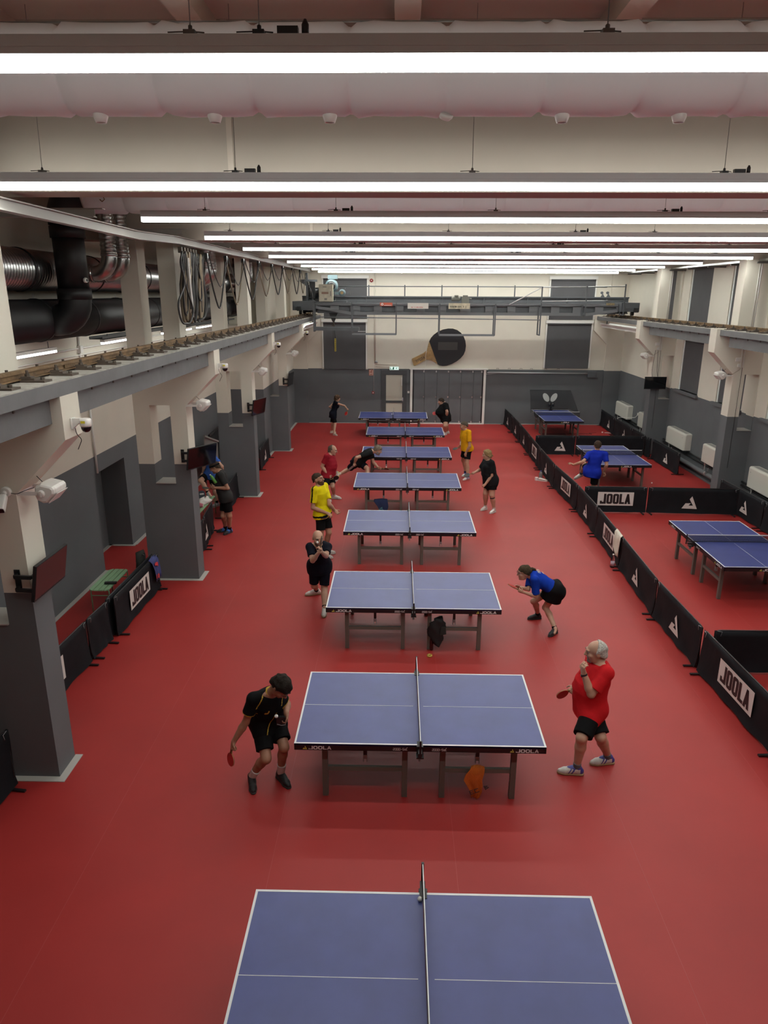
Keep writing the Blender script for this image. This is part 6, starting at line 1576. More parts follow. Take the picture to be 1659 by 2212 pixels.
    if fem:
        for sg in (-1, 1): F.ell(J['pel'] + (J['neck'] - J['pel']) * .66 + lat * .072 * sg + tf * .085 * W, [lat, tf, up], (.066 * W, .06 * W, .07 * W), .03)
    nb = hp(0, -.012, -.05)
    F.cone(J['neck'] - up * .015, nb, .060 * k * (.84 if fem else 1) * (1 + (W - 1) * .5), .054 * k * (.86 if fem else 1), .025)
    E(F, 0, -.012, .030, (.076, .098, .088), .02); E(F, 0, .028, -.040, (.058, .064, .078), .02)
    E(F, 0, .022, -.085, (.044, .056, .032), .015); F.cone(hp(0, .074, -.096), hp(0, .070, -.092), .019 * kh, .020 * kh, .018)
    E(F, 0, .080, .034, (.052, .018, .012), .012)
    for sg in (-1, 1):
        E(F, sg * .031, .101, .012, (.017, .014, .012), .010, 's')
        E(F, sg * .040, .062, -.022, (.022, .026, .022), .015)
        E(F, sg * .077, -.010, .0, (.010, .021, .033), .006)
    F.cone(hp(0, .091, .018), hp(0, .112, -.020), .009 * kh, .0135 * kh, .010)
    for sg in (-1, 1): F.cone(hp(sg * .008, .102, -.022), hp(sg * .012, .100, -.023), .008 * kh, .008 * kh, .008)
    E(F, 0, .088, -.050, (.022, .009, .008), .008); E(F, 0, .085, -.060, (.019, .009, .007), .008)
    M_SK = skin(key, skin_c)
    body = field_obj(F, 'body', M_SK, t)
    # ---------------- face parts
    for sg in (-1, 1):
        mb = MB().ball(tuple(hp(sg * .031, .080, .012) - base), .0105 * kh, n=10)
        e = mb.build('eye', mat('eye_white', (.36, .33, .30), .3), t)
        MB().ball(tuple(hp(sg * .031, .0868, .011) - base), .0062 * kh, n=8).build('iris', mat('eye_dark', (.03, .02, .015), .2), e)
        a, b, c_ = hp(sg * .016, .098, .030) - base, hp(sg * .032, .099, .035) - base, hp(sg * .049, .086, .029) - base
        MB().tube([a, b, c_], [.004 * kh, .0055 * kh, .003 * kh], 6).build('eyebrow', hair_m(hair.get('brow', 'brown'), hair.get('browc', (.05, .035, .02))), t)
    a, b, c_ = hp(-.024, .090, -.055) - base, hp(0, .0985, -.0545) - base, hp(.024, .090, -.055) - base
    MB().tube([a, b, c_], [.003, .0055, .003], 6).build('mouth', mat('lip_' + key, mouth, .5), t)
    # ---------------- hair
    st = hair.get('style')
    HM = hair_m(hair['name'], hair['col']) if st else None
    def loc(x, y, z):
        r = (x - hc[0], y - hc[1], z - hc[2])
        return [sum(r[i] * ax[i] for i in range(3)) / kh for ax in HX]
    if st:
        G = Field(hc - .26, hc + .26, max(.006, h * .85))
        g0 = hair.get('thick', .011)
        E(G, 0, -.012, .030, (.076, .098, .088), .02, grow=g0)
        E(G, 0, -.045, -.030, (.064, .062, .070), .02, grow=g0 * .8)
        def region(x, y, z):
            l, f, u = loc(x, y, z)
            if st == 'short': return (-.006 + .62 * f + np.where(f > .02, .006, 0) - u - np.where(np.abs(l) > .055, -.010, 0.0)) * kh
            if st == 'balding': return np.maximum(-.006 + .62 * f - u, f + .004 + .35 * (u - .06)) * kh
            if st == 'crop': return (.012 + .60 * f - u + np.where(np.abs(l) > .05, .010, 0)) * kh
            if st == 'long': return np.maximum(f - .075 + np.maximum(0, -u) * 1.1 + np.maximum(0, .055 - u) * .35, -.115 - u) * kh
        if st == 'long': E(G, 0, -.05, -.04, (.082, .055, .085), .03, grow=g0 * .6)
        G.add_noise(hair.get('rough', .003), 60, 1)
        G.clip(region)
        if hair.get('tail'):
            G.ell(hp(0, -.118, .052), HX, (.022, .022, .022), .008); G.cone(hp(0, -.128, .055), hp(0.01, -.165, .04), .024, .020, .01); G.cone(hp(0.01, -.165, .04), hp(.02, -.185, -.005), .020, .009, .01)
        if hair.get('bun'):
            G.cone(hp(0, -.108, -.02), hp(0, -.145, -.055), .022, .014, .012)
        field_obj(G, 'hair', HM, t)
    if hair.get('band'):
        G = Field(hc - .16, hc + .16, .006); E(G, 0, -.012, .030, (.076, .098, .088), .02, grow=.018)
        G.clip(lambda x, y, z: np.abs(loc(x, y, z)[2] - .045 + loc(x, y, z)[1] * -.15) - .017)
        field_obj(G, 'headband', cl('black', (.011, .011, .012)), t)
    if beard:
        G = Field(hc - .16, hc + .16, .006)
        E(G, 0, .028, -.040, (.058, .064, .078), .02, grow=.004); E(G, 0, .022, -.085, (.044, .056, .032), .015, grow=.005); G.cone(hp(0, .074, -.096), hp(0, .070, -.092), .024 * kh, .025 * kh, .018)
        if beard[0] == 'full': G.clip(lambda x, y, z: np.maximum(loc(x, y, z)[2] + .036 - np.abs(loc(x, y, z)[0]) * .8, -.02 - loc(x, y, z)[1]) * kh)
        else: G.clip(lambda x, y, z: np.maximum(np.maximum(loc(x, y, z)[2] + .034, -loc(x, y, z)[1] + .055), np.abs(loc(x, y, z)[0]) - .032) * kh)
        G.clip(lambda x, y, z: -((loc(x, y, z)[2] + .055) ** 2 / .0065 ** 2 + loc(x, y, z)[0] ** 2 / .022 ** 2 - 1) * .006)
        field_obj(G, 'beard', hair_m('beard_' + key, beard[1]), t)
    if hair.get('glasses'):
        for sg in (-1, 1):
            pts = [hp(sg * .031 + .021 * math.cos(a), .106, .010 + .016 * math.sin(a)) - base for a in [2 * math.pi * i / 10 for i in range(10)]]
            MB().tube(pts, .0022, 5, closed=True).tube([hp(sg * .052, .103, .014) - base, hp(sg * .080, .0, .014) - base], .002, 5).build('glasses_rim', M_BLACK, t)
    # ---------------- shirt
    G = Field(lo, hi, h)
    G.loft(J['pel'], J['neck'], secs, pfwd, tf, .03, grow=.014 + baggy * .3, lo=hem, flat_lo=True, noise=.004)
    if fem:
        for sg in (-1, 1): G.ell(J['pel'] + (J['neck'] - J['pel']) * .66 + lat * .072 * sg + tf * .085 * W, [lat, tf, up], (.066 * W, .06 * W, .07 * W), .04, grow=.016)
    for s in 'LR':
        sh, el = J['sh' + s], J['el' + s]
        G.cone(J['neck'] - up * .03, sh, .066 * k, .066 * k * W, .03, grow=.004)
        if sleeve > 0: G.cone(sh, sh + (el - sh) * sleeve, .062 * k * (1 + (W - 1) * .7), (.058 * k + baggy * .5) * (1 + (W - 1) * .7), .03, flat=1, grow=.004)
    if hem < -.08:
        for s in 'LR': G.ell(J['pel'] + (J['hip' + s] - J['pel']) * 1.1 - pfwd * .055 * k - up * .03, [unit(np.cross(up, pfwd)), pfwd, up], (.085 * k * W, .075 * k * W, .09 * k), .04, grow=.022)
        for s in 'LR': G.cone(J['hip' + s], J['hip' + s] + (J['kn' + s] - J['hip' + s]) * .35, .092 * k * W + baggy * .5, .09 * k * W + baggy * .5, .10, grow=.012)
        G.cone(J['pel'], J['pel'] - up * .24, .13 * k * W, .13 * k * W, .06)
    Lt_ = np.linalg.norm(J['neck'] - J['pel']); pp_ = J['pel']
    G.clip(lambda x, y, z: hem * Lt_ - ((x - pp_[0]) * up[0] + (y - pp_[1]) * up[1] + (z - pp_[2]) * up[2]))
    # neck opening: cut away above a tilted plane round the neck
    nd = unit(nb - J['neck']); cutc = J['neck'] + up * .010 + nd * .008; cn = unit(up * .7 + nd * .4 + tf * .30)
    def neckcut(x, y, z):
        px_, py_, pz_ = x - cutc[0], y - cutc[1], z - cutc[2]
        a = px_ * cn[0] + py_ * cn[1] + pz_ * cn[2]
        r = np.sqrt(np.maximum(0, px_ ** 2 + py_ ** 2 + pz_ ** 2 - a * a))
        return np.where(r < .125 * k, a, -1).astype(np.float32) * 1.0
    G.clip(neckcut)
    sb = {'lat': lat, 'tf': tf, 'up': up, 'J': J, 'k': k, 'L': np.linalg.norm(J['neck'] - J['pel']), 'cutc': cutc, 'cn': cn}
    so = field_obj(G, 'shirt', shirt, t, (lambda c: shirt_paint(c, sb)) if shirt_paint else None)
    if collar:
        G = Field(J['neck'] - .2, J['neck'] + .2, max(.006, h * .8))
        G.cone(J['neck'] - nd * .02, J['neck'] + nd * .028, .074 * k * (.88 if fem else 1), .066 * k * (.86 if fem else 1), .0, flat=2)
        field_obj(G, 'collar', collar, so)
    # ---------------- shorts
    G = Field(lo, hi, h)
    G.loft(J['pel'], J['neck'], secs, pfwd, tf, .03, grow=.008, lo=-.28, hi=.16)
    for s in 'LR':
        hip, kn = J['hip' + s], J['kn' + s]
        G.ell(J['pel'] + (hip - J['pel']) * 1.1 - pfwd * .055 * k - up * .03, [unit(np.cross(up, pfwd)), pfwd, up], (.085 * k * W, .075 * k * W, .09 * k), .03, grow=.012)
        r1 = .062 * k * W + baggy + .016 if not skirt else .105 * k
        G.cone(hip, hip + (kn - hip) * leg, .092 * k * W + baggy * .5, r1 if not skirt else .125 * k, .02 if not skirt else .12, flat=1)
    if skirt == 'wide':
        c0 = J['pel']; dn = unit((J['knL'] + J['knR']) / 2 - c0) * .5 + np.array([0, 0, -.5]); dn = unit(dn)
        G.cone(c0, c0 + dn * .20 * k, .155 * k, .195 * k, .06, flat=1)
    G.add_noise(.002, 30, 3)
    field_obj(G, 'skirt' if skirt else 'shorts', shorts, t, (lambda c: shorts_paint(c, sb)) if shorts_paint else None)
    # ---------------- socks and shoes
    for s in 'LR':
        an, toe, kn = J['an' + s], J['toe' + s], J['kn' + s]
        flat = not (foot_up and s in foot_up)
        d = toe - an
        if flat: d[2] = 0; d = unit(d); n_ = np.array([0, 0, 1.0]); g0 = an * (1, 1, 0)
        else:
            d = unit(d); sh_ = unit(kn - an); n_ = unit(sh_ - d * (sh_ @ d)) if abs(sh_ @ d) < .95 else np.array([0, 0, 1.]); g0 = an - n_ * .10
        sdv = np.cross(n_, d); q = k * (.90 if fem else 1.0)
        lo2 = np.minimum(g0 - .16, g0 + d * .24 - .12); hi2 = np.maximum(g0 + .2, g0 + d * .24 + .16)
        hh = min(h, .008)
        if sock:
            G = Field(an - .16, an + .2, hh); G.cone(an - n_ * .03, an + unit(kn - an) * sock[1], .042 * k, (.042 + sock[1] * .085) * k, .0, flat=1)
            field_obj(G, 'sock', sock[0], t)
        G = Field(lo2, hi2, hh)
        G.cone(g0 - d * .045 * q + n_ * .045, g0 + d * .05 * q + n_ * .050, .040 * q, .042 * q, .02)
        G.cone(g0 + d * .05 * q + n_ * .050, g0 + d * .135 * q + n_ * .036, .040 * q, .041 * q, .02)
        G.cone(g0 + d * .135 * q + n_ * .036, g0 + d * .185 * q + n_ * .030, .041 * q, .030 * q, .02)
        G.cone(g0 - d * .012 * q + n_ * .06, g0 - d * .012 * q + n_ * .105, .042 * q, .041 * q, .02, flat=1)
        G.cone(g0 - d * .01 * q + n_ * .085, g0 + d * .085 * q + n_ * .056, .043 * q, .036 * q, .02)
        G.clip(lambda x, y, z: -((x - g0[0]) * n_[0] + (y - g0[1]) * n_[1] + (z - g0[2]) * n_[2]) + .018)
        def sp(c, g0=g0, d=d, n_=n_, sdv=sdv):
            r = c - g0; a = r @ d; b = r @ n_; l = np.abs(r @ sdv)
            if len(shoe) < 3: return np.zeros(len(c))
            o = np.zeros(len(c)); o[(a < -.035) & (b > .03)] = 1; o[(np.abs(a + b * .5 - .075) < .010) & (l > .02)] = 1; o[(np.abs(a + b * .5 - .11) < .007) & (l > .02)] = 1; o[b > .088] = 1
            return o
        up_ = field_obj(G, 'shoe', [shoe[0], shoe[2]] if len(shoe) > 2 else [shoe[0]], t, sp)
        G = Field(lo2, hi2, hh)
        G.cone(g0 - d * .045 * q + n_ * .01, g0 + d * .05 * q + n_ * .01, .045 * q, .042 * q, .01); G.cone(g0 + d * .05 * q + n_ * .01, g0 + d * .135 * q + n_ * .01, .042 * q, .047 * q, .01); G.cone(g0 + d * .135 * q + n_ * .01, g0 + d * .188 * q + n_ * .01, .047 * q, .034 * q, .01)
        G.clip(lambda x, y, z: np.abs((x - g0[0]) * n_[0] + (y - g0[1]) * n_[1] + (z - g0[2]) * n_[2] - .0125) - .0115)
        field_obj(G, 'sole', shoe[1], up_)
        # laces
        mb = MB()
        for i in range(4):
            c = g0 + d * (.055 + .02 * i) * q + n_ * (.093 - .010 * i) - base
            mb.tube([tuple(c - sdv * .018), tuple(c + n_ * .004), tuple(c + sdv * .018)], .003, 5)
        mb.build('laces', shoe[1] if len(shoe) < 3 else M_WHITE, up_, kind='stuff')
    return t, J, sb

CAM = np.array((0, 0, 5.434))
def face(pos, d, ratio, turn=1):
    """outward normal of a paddle face turned so that it is seen at the given narrowness from the gallery"""
    d = unit(d); v = unit(CAM - V3(pos)); v = unit(v - d * (v @ d)); s = np.cross(d, v)
    return v * ratio + s * turn * math.sqrt(1 - ratio * ratio)
def paddle(pos, d, n, label, front='red', back='black', r=.076):
    """pos = middle of the grip, d = from grip to blade, n = the front rubber's outward normal"""
    pos = V3(pos); d = unit(d); n = V3(n); n = unit(n - d * (n @ d)); s = np.cross(d, n)
    t = thing('paddle', label, 'paddle', tuple(pos))
    c = d * .125
    def ring(k, z): return [tuple(c + d * (r * 1.03 * k * math.cos(a)) + s * (r * k * math.sin(a)) + n * z) for a in [2 * math.pi * i / 26 for i in range(26)]]
    MB().prism(ring(1.0, -.003), n * .006).prism([tuple(d * .02 + s * .013 - n * .003), tuple(d * .065 + s * .035 - n * .003), tuple(d * .065 - s * .035 - n * .003), tuple(d * .02 - s * .013 - n * .003)], n * .006).build('blade', mat('paddle_wood', (.42, .28, .10), .5), t)
    cols = {'red': mat('red_rubber', (.42, .02, .02), .45), 'black': mat('black_rubber', (.010, .010, .013), .5)}
    MB().prism(ring(.975, .003), n * .004).build('front_rubber', cols[front], t); MB().prism(ring(.975, -.007), n * .004).build('back_rubber', cols[back], t)
    MB().tube([tuple(-d * .05), tuple(d * .0), tuple(d * .045)], [.0145, .0125, .014], 10).build('handle', mat('paddle_grip', (.16, .08, .03), .6), t)
    return t
# ================================================================== THE PLAYERS
BLK = cl('black', (.0055, .0055, .006)); NAVY = cl('navy', (.006, .007, .013)); WHT = mat('shoe_white', (.58, .56, .52), .5); WSOLE = mat('shoe_sole_white', (.55, .53, .48), .6)
BSOLE = mat('shoe_sole_black', (.02, .02, .02), .6); BSH = mat('shoe_black', (.008, .008, .009), .55); GUM = mat('shoe_sole_tan', (.30, .20, .10), .6)
YEL = cl('piping_yellow', (.50, .32, .05)); SK1 = (.40, .215, .14); SK2 = (.45, .26, .18); SK3 = (.34, .17, .105)
BR = dict(style='short', name='dark_brown', col=(.035, .026, .02))
def piping(c, b):
    J = b['J']; o = np.zeros(len(c), int); r = c - J['neck']
    a, l, f = r @ b['up'], r @ b['lat'], r @ b['tf']
    for s, sg in (('R', -1), ('L', 1)):
        sh, el = J['sh' + s], J['el' + s]; d = unit(el - sh); q = (c - sh) @ d
        rad = np.linalg.norm(c - sh - np.outer(q, d), axis=1)
        o[(np.abs(q - np.linalg.norm(el - sh) * .60) < .007) & (rad < .10)] = 1
        o[(np.abs(l * sg - .092 - f * .35) < .006) & (f > -.02) & (a < .02) & (a > -.13)] = 1
        o[(np.abs(l * sg - .125 + f * .1) < .0055) & (f > 0.02) & (a < -.20)] = 1
    fr = f > .06
    o[fr & (np.abs(l - .005) < .006) & (np.abs(a + .165) < .026)] = 1; o[fr & (np.hypot(l + .012, a + .185) < .015)] = 1
    return o
t, J1, s1 = person('p1', 'man in black shirt with yellow piping, bowed over the ball by the second table', SK3, dict(style='short', name='dark_grey', col=(.018, .014, .011), rough=.006, thick=.014), [BLK, YEL], [BLK, YEL],
    (BSH, BSOLE), (mat('sock_white', (.60, .57, .54), .9), .13), H=1.74, h=.0062, girth=1.04, belly=.03, hdir=(.50, -.30, -.80), head_up=(.5, -.3, .8), fwd=(.67, -.74, 0), pfwd=(.64, -.77, 0), collar=YEL, shirt_paint=piping,
    hands={'R': dict(curl=.95, palm=(.7, .3, -.2), thumb=(.3, -.6, .3)), 'L': dict(curl=.7, palm=(-.8, -.3, .2), thumb=(0, -1, .4))}, baggy=.02, leg=.80)
for s, c in (('R', (.40, .02, .02)),):
    pass
paddle(J1['handR'] + (.0, .0, -.005), (-.10, -.12, -1), face(J1['handR'], (-.10, -.12, -1), 0.5, 1), 'red paddle hanging from the right hand of the bowed man in black')
b = thing('score_case', 'small black case held at the waist by the bowed man in black', 'case', tuple(J1['handL'] + (-.055, -.02, .0)))
MB().box(-.055, .045, -.02, .02, -.05, .055).build('case_body', M_BLACK, b); MB().tube([(-.05, -.022, -.03), (.0, -.022, -.045), (.045, -.022, -.035)], .004, 5).build('case_zip', M_ALU, b)
ball((-1.27, 6.52, 1.126), 'white ball in the air in front of the bowed man in black')
WB = mat('shoe_blue_trim', (.04, .04, .22), .5)
t, J2, s2 = person('p2', 'grey-haired man in red shirt, hand at his mouth, beside the second table', SK2, dict(style='balding', name='silver', col=(.42, .40, .36), brow='grey', browc=(.16, .13, .10), thick=.010), cl('bright_red', (.50, .012, .016)), BLK,
    (WHT, GUM, WB), (mat('sock_grey', (.10, .11, .12), .9), .06), H=1.78, h=.0062, girth=1.16, belly=.095, hdir=(-1, .12, -.12), fwd=(-.98, -.17, 0), beard=('goatee', (.25, .22, .19)),
    hands={'L': dict(curl=.42, palm=(.8, .4, -.1), thumb=(-.5, .6, .3)), 'R': dict(curl=.9, palm=(.2, .7, -.5), thumb=(-.3, 0, 1))}, baggy=.024, hem=-.30, leg=.94, sleeve=.78)
paddle(J2['handR'] + (-.02, -.01, .0), (-.82, -.1, -.45), face(J2['handR'], (-.82, -.1, -.45), 0.5, -1), 'paddle with red rubber held low by the man in the red shirt', 'red', 'black')
wt = thing('wristwatch', 'black watch on the raised wrist of the man in the red shirt', 'watch', tuple(J2['wrL'] + (J2['elL'] - J2['wrL']) * .06))
d_ = unit(J2['elL'] - J2['wrL'])
MB().lathe([(.034, -.012), (.037, -.008), (.037, .008), (.034, .012)], axis=tuple(d_), n=16).build('strap', M_BLACK, wt)
sd_ = unit(np.cross(d_, (0, 1, 0)))
MB().lathe([(.018, 0), (.018, .010)], tuple(sd_ * -.034 + np.array((0, -.01, 0))), tuple(-sd_), 14).build('watch_case', M_SCREEN, wt)
t, J3, s3 = person('p3', 'woman in blue shirt and black skirt crouching ready beside the third table', SK2, dict(style='short', name='brown', col=(.085, .055, .035), tail=True, thick=.015, rough=.004, glasses=True), cl('royal_blue', (.006, .035, .32)), BLK,
    (BSH, BSOLE), (BLK, .04), H=1.66, h=.0075, fem=True, girth=1.04, hdir=(-1, -.08, -.10), fwd=(-.35, 0, -.93), pfwd=(-.85, 0, -.5), collar=BLK, skirt='wide', leg=.30, hem=-.05, sleeve=.85,
    hands={'L': dict(curl=.9, palm=(-.2, .9, .3), thumb=(-.5, 0, .8)), 'R': dict(curl=.35, palm=(0, -.6, -.8), thumb=(-.3, -.3, .8))})
paddle(J3['handL'] + (.01, .02, .0), (-.85, .15, .42), face(J3['handL'], (-.85, .15, .42), 0.16, 1), 'red paddle held before her chest by the crouching woman', 'red', 'black')
sh_ = [c for c in t.children if c.name.startswith('shirt')][0]
vv = np.empty(len(sh_.data.vertices) * 3, np.float32); sh_.data.vertices.foreach_get('co', vv); vv = vv.reshape(-1, 3) + V3(t.location)
def on_back(tpos, l):
    c = J3['pel'] + (J3['neck'] - J3['pel']) * tpos + s3['lat'] * l; r = vv - c
    m_ = (np.abs(r @ s3['lat']) < .02) & (np.abs(r @ s3['up']) < .02)
    return c - s3['tf'] * (np.max(-(r[m_] @ s3['tf'])) if m_.any() else .13)
for txt, tp, hh, w0 in (('KVETA', .84, .042, .085), ('NR 1', .70, .030, .05)):
    p0, p1 = on_back(tp, w0), on_back(tp, -w0); q0 = on_back(tp + .06, 0); q1 = on_back(tp - .06, 0)
    ex_ = unit(p1 - p0); ey_ = unit(q0 - q1); nn_ = -s3['tf']; 
    Letters(tuple(p0 * .5 + p1 * .5 - ex_ * w0 + nn_ * .012 - ey_ * hh * .5), tuple(ex_), tuple(ey_), tuple(nn_), .006).strokes(txt, 0, 0, hh, .55, .2).wbuild('shirt_lettering', mat('shirt_print_cream', (.55, .53, .42), .8), sh_)
wb = thing('wristband', 'black band on the far wrist of the crouching woman', 'wristband', tuple(J3['wrR']))
MB().lathe([(.027, -.016), (.030, -.012), (.030, .012), (.027, .016)], axis=tuple(unit(J3['elR'] - J3['wrR'])), n=16).build('band', M_BLACK, wb)
t, J4, s4 = person('p4', 'bald man in dark navy kit holding a paddle upright before his face', SK2, dict(style=None, name='x', col=(0, 0, 0), brow='brown'), NAVY, NAVY,
    (WHT, GUM), (BLK, .05), H=1.78, h=.0075, girth=1.05, hdir=(.30, -.93, -.10), fwd=(.42, -.9, 0), pfwd=(.3, -.95, 0), leg=.86, baggy=.008, beard=('full', (.16, .10, .07)), sleeve=.66,
    hands={'R': dict(curl=.35, palm=(.1, -.5, .8), thumb=(.6, 0, .4), spread=1.5), 'L': dict(curl=.7, palm=(-.6, .3, .1), thumb=(-.2, -.4, .7))})
paddle(J4['handL'] + (.01, -.03, .01), (.10, .05, 1), face(J4['handL'], (.10, .05, 1), 0.12, 1), 'black-edged paddle held upright by the bald man in navy', 'black', 'red')
ball((-1.336, 11.12, 1.455), 'white ball hanging in the air before the bald man')
def polo(c, b):
    J = b['J']; o = np.zeros(len(c), int); r = c - J['neck']; a, l, f = r @ b['up'], r @ b['lat'], r @ b['tf']
    for s, sg in (('R', -1), ('L', 1)):
        sh, el = J['sh' + s], J['el' + s]; d = unit(el - sh); q = c - sh - np.outer((c - sh) @ d, d)
        out = q @ unit(b['lat'] * sg * .9 + b['up'] * .4); side = np.abs(q @ b['tf'] - .005)
        near = (np.linalg.norm(q, axis=1) < .12) & ((c - sh) @ d > -.02)
        o[near & (out > .02) & (side < .017)] = 1
        o[(l * sg > .055) & (a > -.075) & (np.abs(f) < .016) & (a < .09)] = 1
    z = (c - J['pel']) @ b['up']
    o[(z < -.020) & (z > -.058)] = 1
    return o
t, J5, s5 = person('p5', 'young man in bright yellow and black polo shirt, looking up by the fifth table', SK1, dict(style='crop', name='short_brown', col=(.045, .03, .02), thick=.008), [cl('bright_yellow', (.66, .55, .006)), BLK], BLK,
    (WHT, WSOLE), (WHT, .05), H=1.82, h=.0075, girth=1.02, hdir=(.85, -.28, .22), fwd=(.88, -.47, 0), collar=cl('bright_yellow', (0, 0, 0)), shirt_paint=polo, beard=('full', (.10, .055, .03)), leg=.78, sleeve=.72, hem=-.16,
    hands={'R': dict(curl=.45, palm=(.2, .3, -.9), thumb=(.3, .5, .3)), 'L': dict(curl=.35, palm=(-.2, -.5, .8), thumb=(.5, -.3, .2), spread=1.4)})
paddle(J5['handR'] + (-.03, .02, -.03), (-.85, -.1, -.1), face(J5['handR'], (-.85, -.1, -.1), 0.3, 1), 'paddle held flat against the waist of the man in yellow and black', 'black', 'red')
RD = cl('dark_red', (.27, .012, .022))
t, J6, s6 = person('p6', 'balding man in dark red shirt behind the man in bright yellow', SK2, dict(style='balding', name='brown_grey', col=(.10, .075, .055)), RD, BLK,
    (WHT, WSOLE), (WHT, .06), H=1.74, h=.009, girth=1.14, belly=.085, hdir=(1, -.12, -.22), fwd=(.95, -.3, 0), leg=.82, hem=-.22, sleeve=.66,
    hands={'R': dict(curl=.9, palm=(0, .9, -.2), thumb=(.8, 0, .3)), 'L': dict(curl=.6)})
paddle(J6['handR'] + (.01, -.01, -.01), (.85, .1, .25), face(J6['handR'], (.85, .1, .25), 0.75, 1), 'black paddle held by the man in dark red', 'black', 'red')
STR = mat('shorts_stripe_white', (.42, .42, .44), .8)
def stripe(c, b):
    J = b['J']; o = np.zeros(len(c), int); d = unit(J['knR'] - J['hipR']); q = c - J['hipR']; ax = q @ d; r = q - np.outer(ax, d)
    o[(r @ unit(np.array([-.2, -1, .1])) > .05) & (np.abs(r @ unit(np.cross(d, (0, 1, 0)))) < .028) & (ax > -.05) & (ax < .5)] = 1
    return o
t, J7, s7 = person('p7', 'grey-haired man in black lunging forward with one foot off the floor', SK2, dict(style='short', name='grey', col=(.19, .17, .15), thick=.018, rough=.006), cl('charcoal', (.010, .010, .011)), [NAVY, STR],
    (WHT, WSOLE, mat('shoe_yellow_trim', (.5, .45, .05), .5)), (WHT, .05), H=1.80, h=.009, girth=1.12, hdir=(1, -.12, -.45), head_up=(.4, 0, .9), fwd=(.35, 0, -.94), pfwd=(.6, -.1, -.8), leg=.80, foot_up='R', shorts_paint=stripe, beard=('full', (.28, .26, .24)), sleeve=.70, hem=-.10,
    hands={'R': dict(curl=.7, palm=(0, .9, 0), thumb=(.6, 0, 0)), 'L': dict(curl=.9, palm=(0, -.6, -.5), thumb=(.3, -.3, .8))})
paddle(J7['handL'] + (.0, -.01, 0), (.97, .0, -.12), face(J7['handL'], (.97, .0, -.12), 0.3, 1), 'dark paddle at the end of the lunging man\'s arm', 'black', 'red')
ball((-.339, 20.15, .593), 'white ball just above the lunging man\'s paddle')
wb = thing('wristband', 'black band on the wrist of the lunging man', 'wristband', tuple(J7['wrL']))
MB().lathe([(.030, -.014), (.033, -.010), (.033, .010), (.030, .014)], axis=tuple(unit(J7['elL'] - J7['wrL'])), n=14).build('band', M_BLACK, wb)
t, J8, s8 = person('p8', 'blonde woman in black shirt and skirt with a strap below the knee', SK2, dict(style='long', name='blonde', col=(.50, .36, .17), thick=.015, bun=True, brow='blonde', browc=(.25, .17, .08)), [cl('charcoal', (.010, .010, .011)), YEL], BLK,
    (WHT, WSOLE), (WHT, .04), H=1.66, h=.009, fem=True, girth=1.40, belly=.07, hdir=(-1, -.12, -.12), fwd=(-.96, -.27, 0), skirt=True, leg=.66, hem=-.28, sleeve=.80,
    hands={'L': dict(curl=.6), 'R': dict(curl=.9, palm=(.2, .6, -.6), thumb=(-.3, 0, .9))})
paddle(J8['handR'] + (-.015, 0, .0), (-.9, -.05, -.30), face(J8['handR'], (-.9, -.05, -.30), 0.65, 1), 'black paddle held out by the blonde woman', 'black', 'black')
ks = thing('knee_strap', 'black strap below the knee of the blonde woman', 'strap', tuple(J8['knL'] + (J8['anL'] - J8['knL']) * .16))
MB().lathe([(.066, -.016), (.070, -.012), (.070, .012), (.066, .016)], axis=tuple(unit(J8['knL'] - J8['anL'])), n=18).build('strap_band', M_BLACK, ks)
t, J9, s9 = person('p9', 'man in golden yellow shirt beyond the blonde woman', SK1, dict(style='crop', name='grey_brown', col=(.075, .06, .045)), cl('golden_yellow', (.62, .30, .006)), BLK,
    (WHT, mat('shoe_red_sole', (.35, .12, .10), .6), WB), (mat('sock_navy', (.02, .03, .07), .9), .07), H=1.76, h=.010, girth=1.02, belly=.03, hdir=(-1, -.25, -.12), fwd=(-.9, -.42, 0), leg=.78, hem=-.18, sleeve=.68,
    hands={'L': dict(curl=.35, palm=(.5, .5, -.2)), 'R': dict(curl=.9)})
paddle(J9['handR'] + (-.01, -.01, -.01), (-.75, -.35, -.3), face(J9['handR'], (-.75, -.35, -.3), 0.5, 1), 'dark paddle held by the man in golden yellow', 'black', 'red')
t, J10, s10 = person('p10', 'woman in black reaching out with a red paddle before the end wall', SK2, dict(style='long', name='auburn', col=(.075, .045, .028), thick=.022, rough=.007), NAVY, BLK,
    (mat('shoe_cream', (.52, .45, .36), .6), WSOLE), None, H=1.62, h=.010, fem=True, girth=1.06, hdir=(.9, .45, -.2), fwd=(.95, .3, 0), leg=.86, hem=-.36, sleeve=.0, baggy=.010,
    hands={'R': dict(curl=.9, palm=(0, .5, -.8)), 'L': dict(curl=.5)})
paddle(J10['handR'] + (-.01, -.01, -.03), (-.45, -.1, -.9), face(J10['handR'], (-.45, -.1, -.9), 0.7, 1), 'red paddle hanging from the hand of the far woman in black', 'red', 'red')
t, J11, s11 = person('p11', 'heavy man in long black shirt beside the farthest table', SK2, dict(style='short', name='dark_brown', col=(.035, .026, .02)), BLK, BLK,
    (WHT, WSOLE), (WHT, .05), H=1.76, h=.010, girth=1.5, belly=.19, hdir=(-1, -.05, -.2), fwd=(-.99, -.1, 0), leg=.70, hem=-.42, sleeve=.74, baggy=.03,
    hands={'L': dict(curl=.5), 'R': dict(curl=.9)})
paddle(J11['handR'] + (-.01, -.01, .0), (-.97, -.1, -.05), face(J11['handR'], (-.97, -.1, -.05), 0.95, 1), 'red paddle held out by the heavy man in black', 'red', 'red')
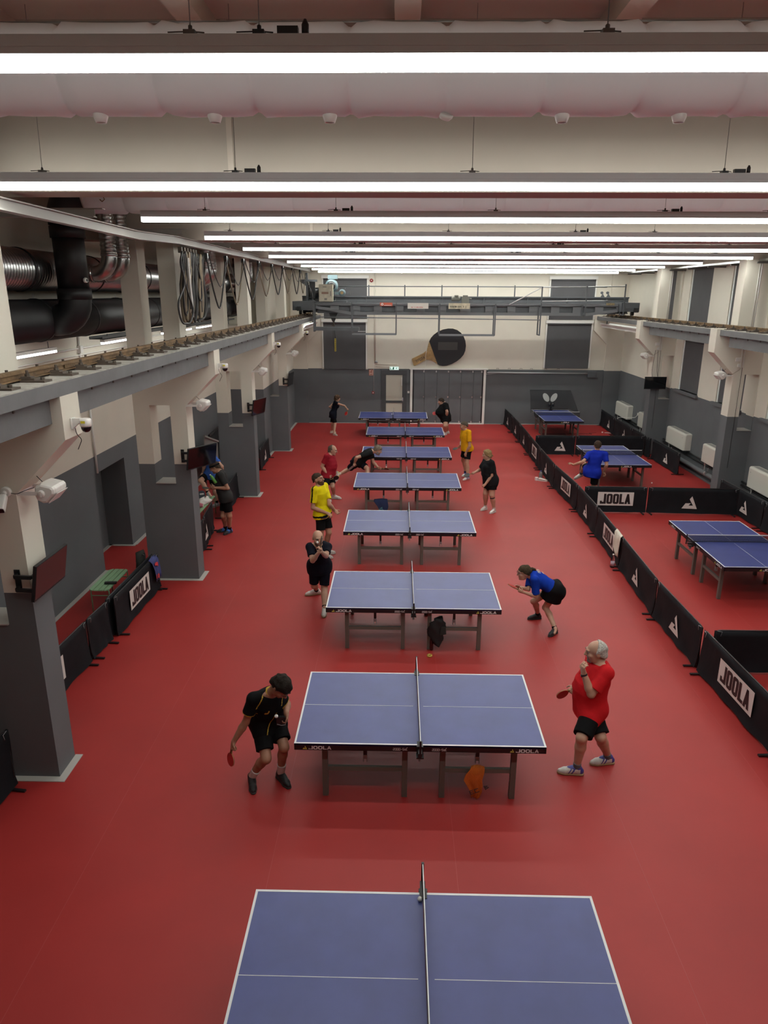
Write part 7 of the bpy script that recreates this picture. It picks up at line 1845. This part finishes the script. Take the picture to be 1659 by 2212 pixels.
t, J12, s12 = person('p12', 'man in royal blue seen from behind, one leg kicked aside, in the right court', SK1, dict(style='crop', name='short_brown', col=(.05, .035, .022), thick=.010), cl('blue', (.008, .022, .30)), BLK,
    (WHT, WSOLE), (mat('sock_petrol', (.03, .10, .17), .9), .09), H=1.80, h=.009, girth=1.03, hdir=(.2, .97, -.12), fwd=(.12, .98, -.1), pfwd=(.3, .95, 0), leg=.72, hem=-.26, sleeve=.70, foot_up='L',
    hands={'L': dict(curl=.3, palm=(0, .3, -.9), spread=1.2), 'R': dict(curl=.6, palm=(-.8, 0, 0))})
t, J13, s13 = person('p13', 'man in dark grey shirt with a headband looking at a paddle by the green bench', SK1, dict(style='short', name='short_brown', col=(.045, .03, .02), band=True, glasses=True), cl('dark_grey', (.028, .028, .028)), BLK,
    (BSH, BSOLE, mat('shoe_bright_blue', (.04, .16, .55), .5)), (BLK, .07), H=1.74, h=.009, girth=1.08, belly=.05, hdir=(-.86, -.1, -.5), head_up=(-.4, 0, .9), fwd=(-.97, -.25, 0), leg=.78, hem=-.20, sleeve=.70,
    hands={'L': dict(curl=.6, palm=(0, .5, .5), thumb=(-.3, 0, .9)), 'R': dict(curl=.6, palm=(0, -.5, .5), thumb=(-.3, 0, .9))})
paddle(J13['handL'] + (-.03, .03, .0), (-.95, .1, .08), face(J13['handL'], (-.95, .1, .08), 0.3, 1), 'dark paddle examined by the man with the headband', 'black', 'black')
gb = bottle(tuple(J13['elL'] * .45 + J13['shL'] * .55 + np.array((-.17, -.05, -.04))), 'green drink bottle clamped under the arm of the man with the headband', .24, .036, body=mat('green_drink', (.10, .32, .05), .35), tilt=0, grp='drink bottle under an arm')
gb.rotation_euler = (.0, -.55, 0)
t, J14, s14 = person('p14', 'man in light blue shirt, foot on green bench, mostly hidden by a screen', SK2, dict(style='short', name='dark_brown', col=(.035, .026, .02)), cl('light_blue', (.045, .12, .42)), BLK,
    (mat('shoe_grey', (.30, .32, .34), .6), WSOLE), (BLK, .07), H=1.74, h=.010, girth=1.05, hdir=(-.7, -.6, -.4), fwd=(-.8, -.55, -.1), leg=.80, sleeve=.6, foot_up='R',
    hands={'L': dict(curl=.5), 'R': dict(curl=.5)})
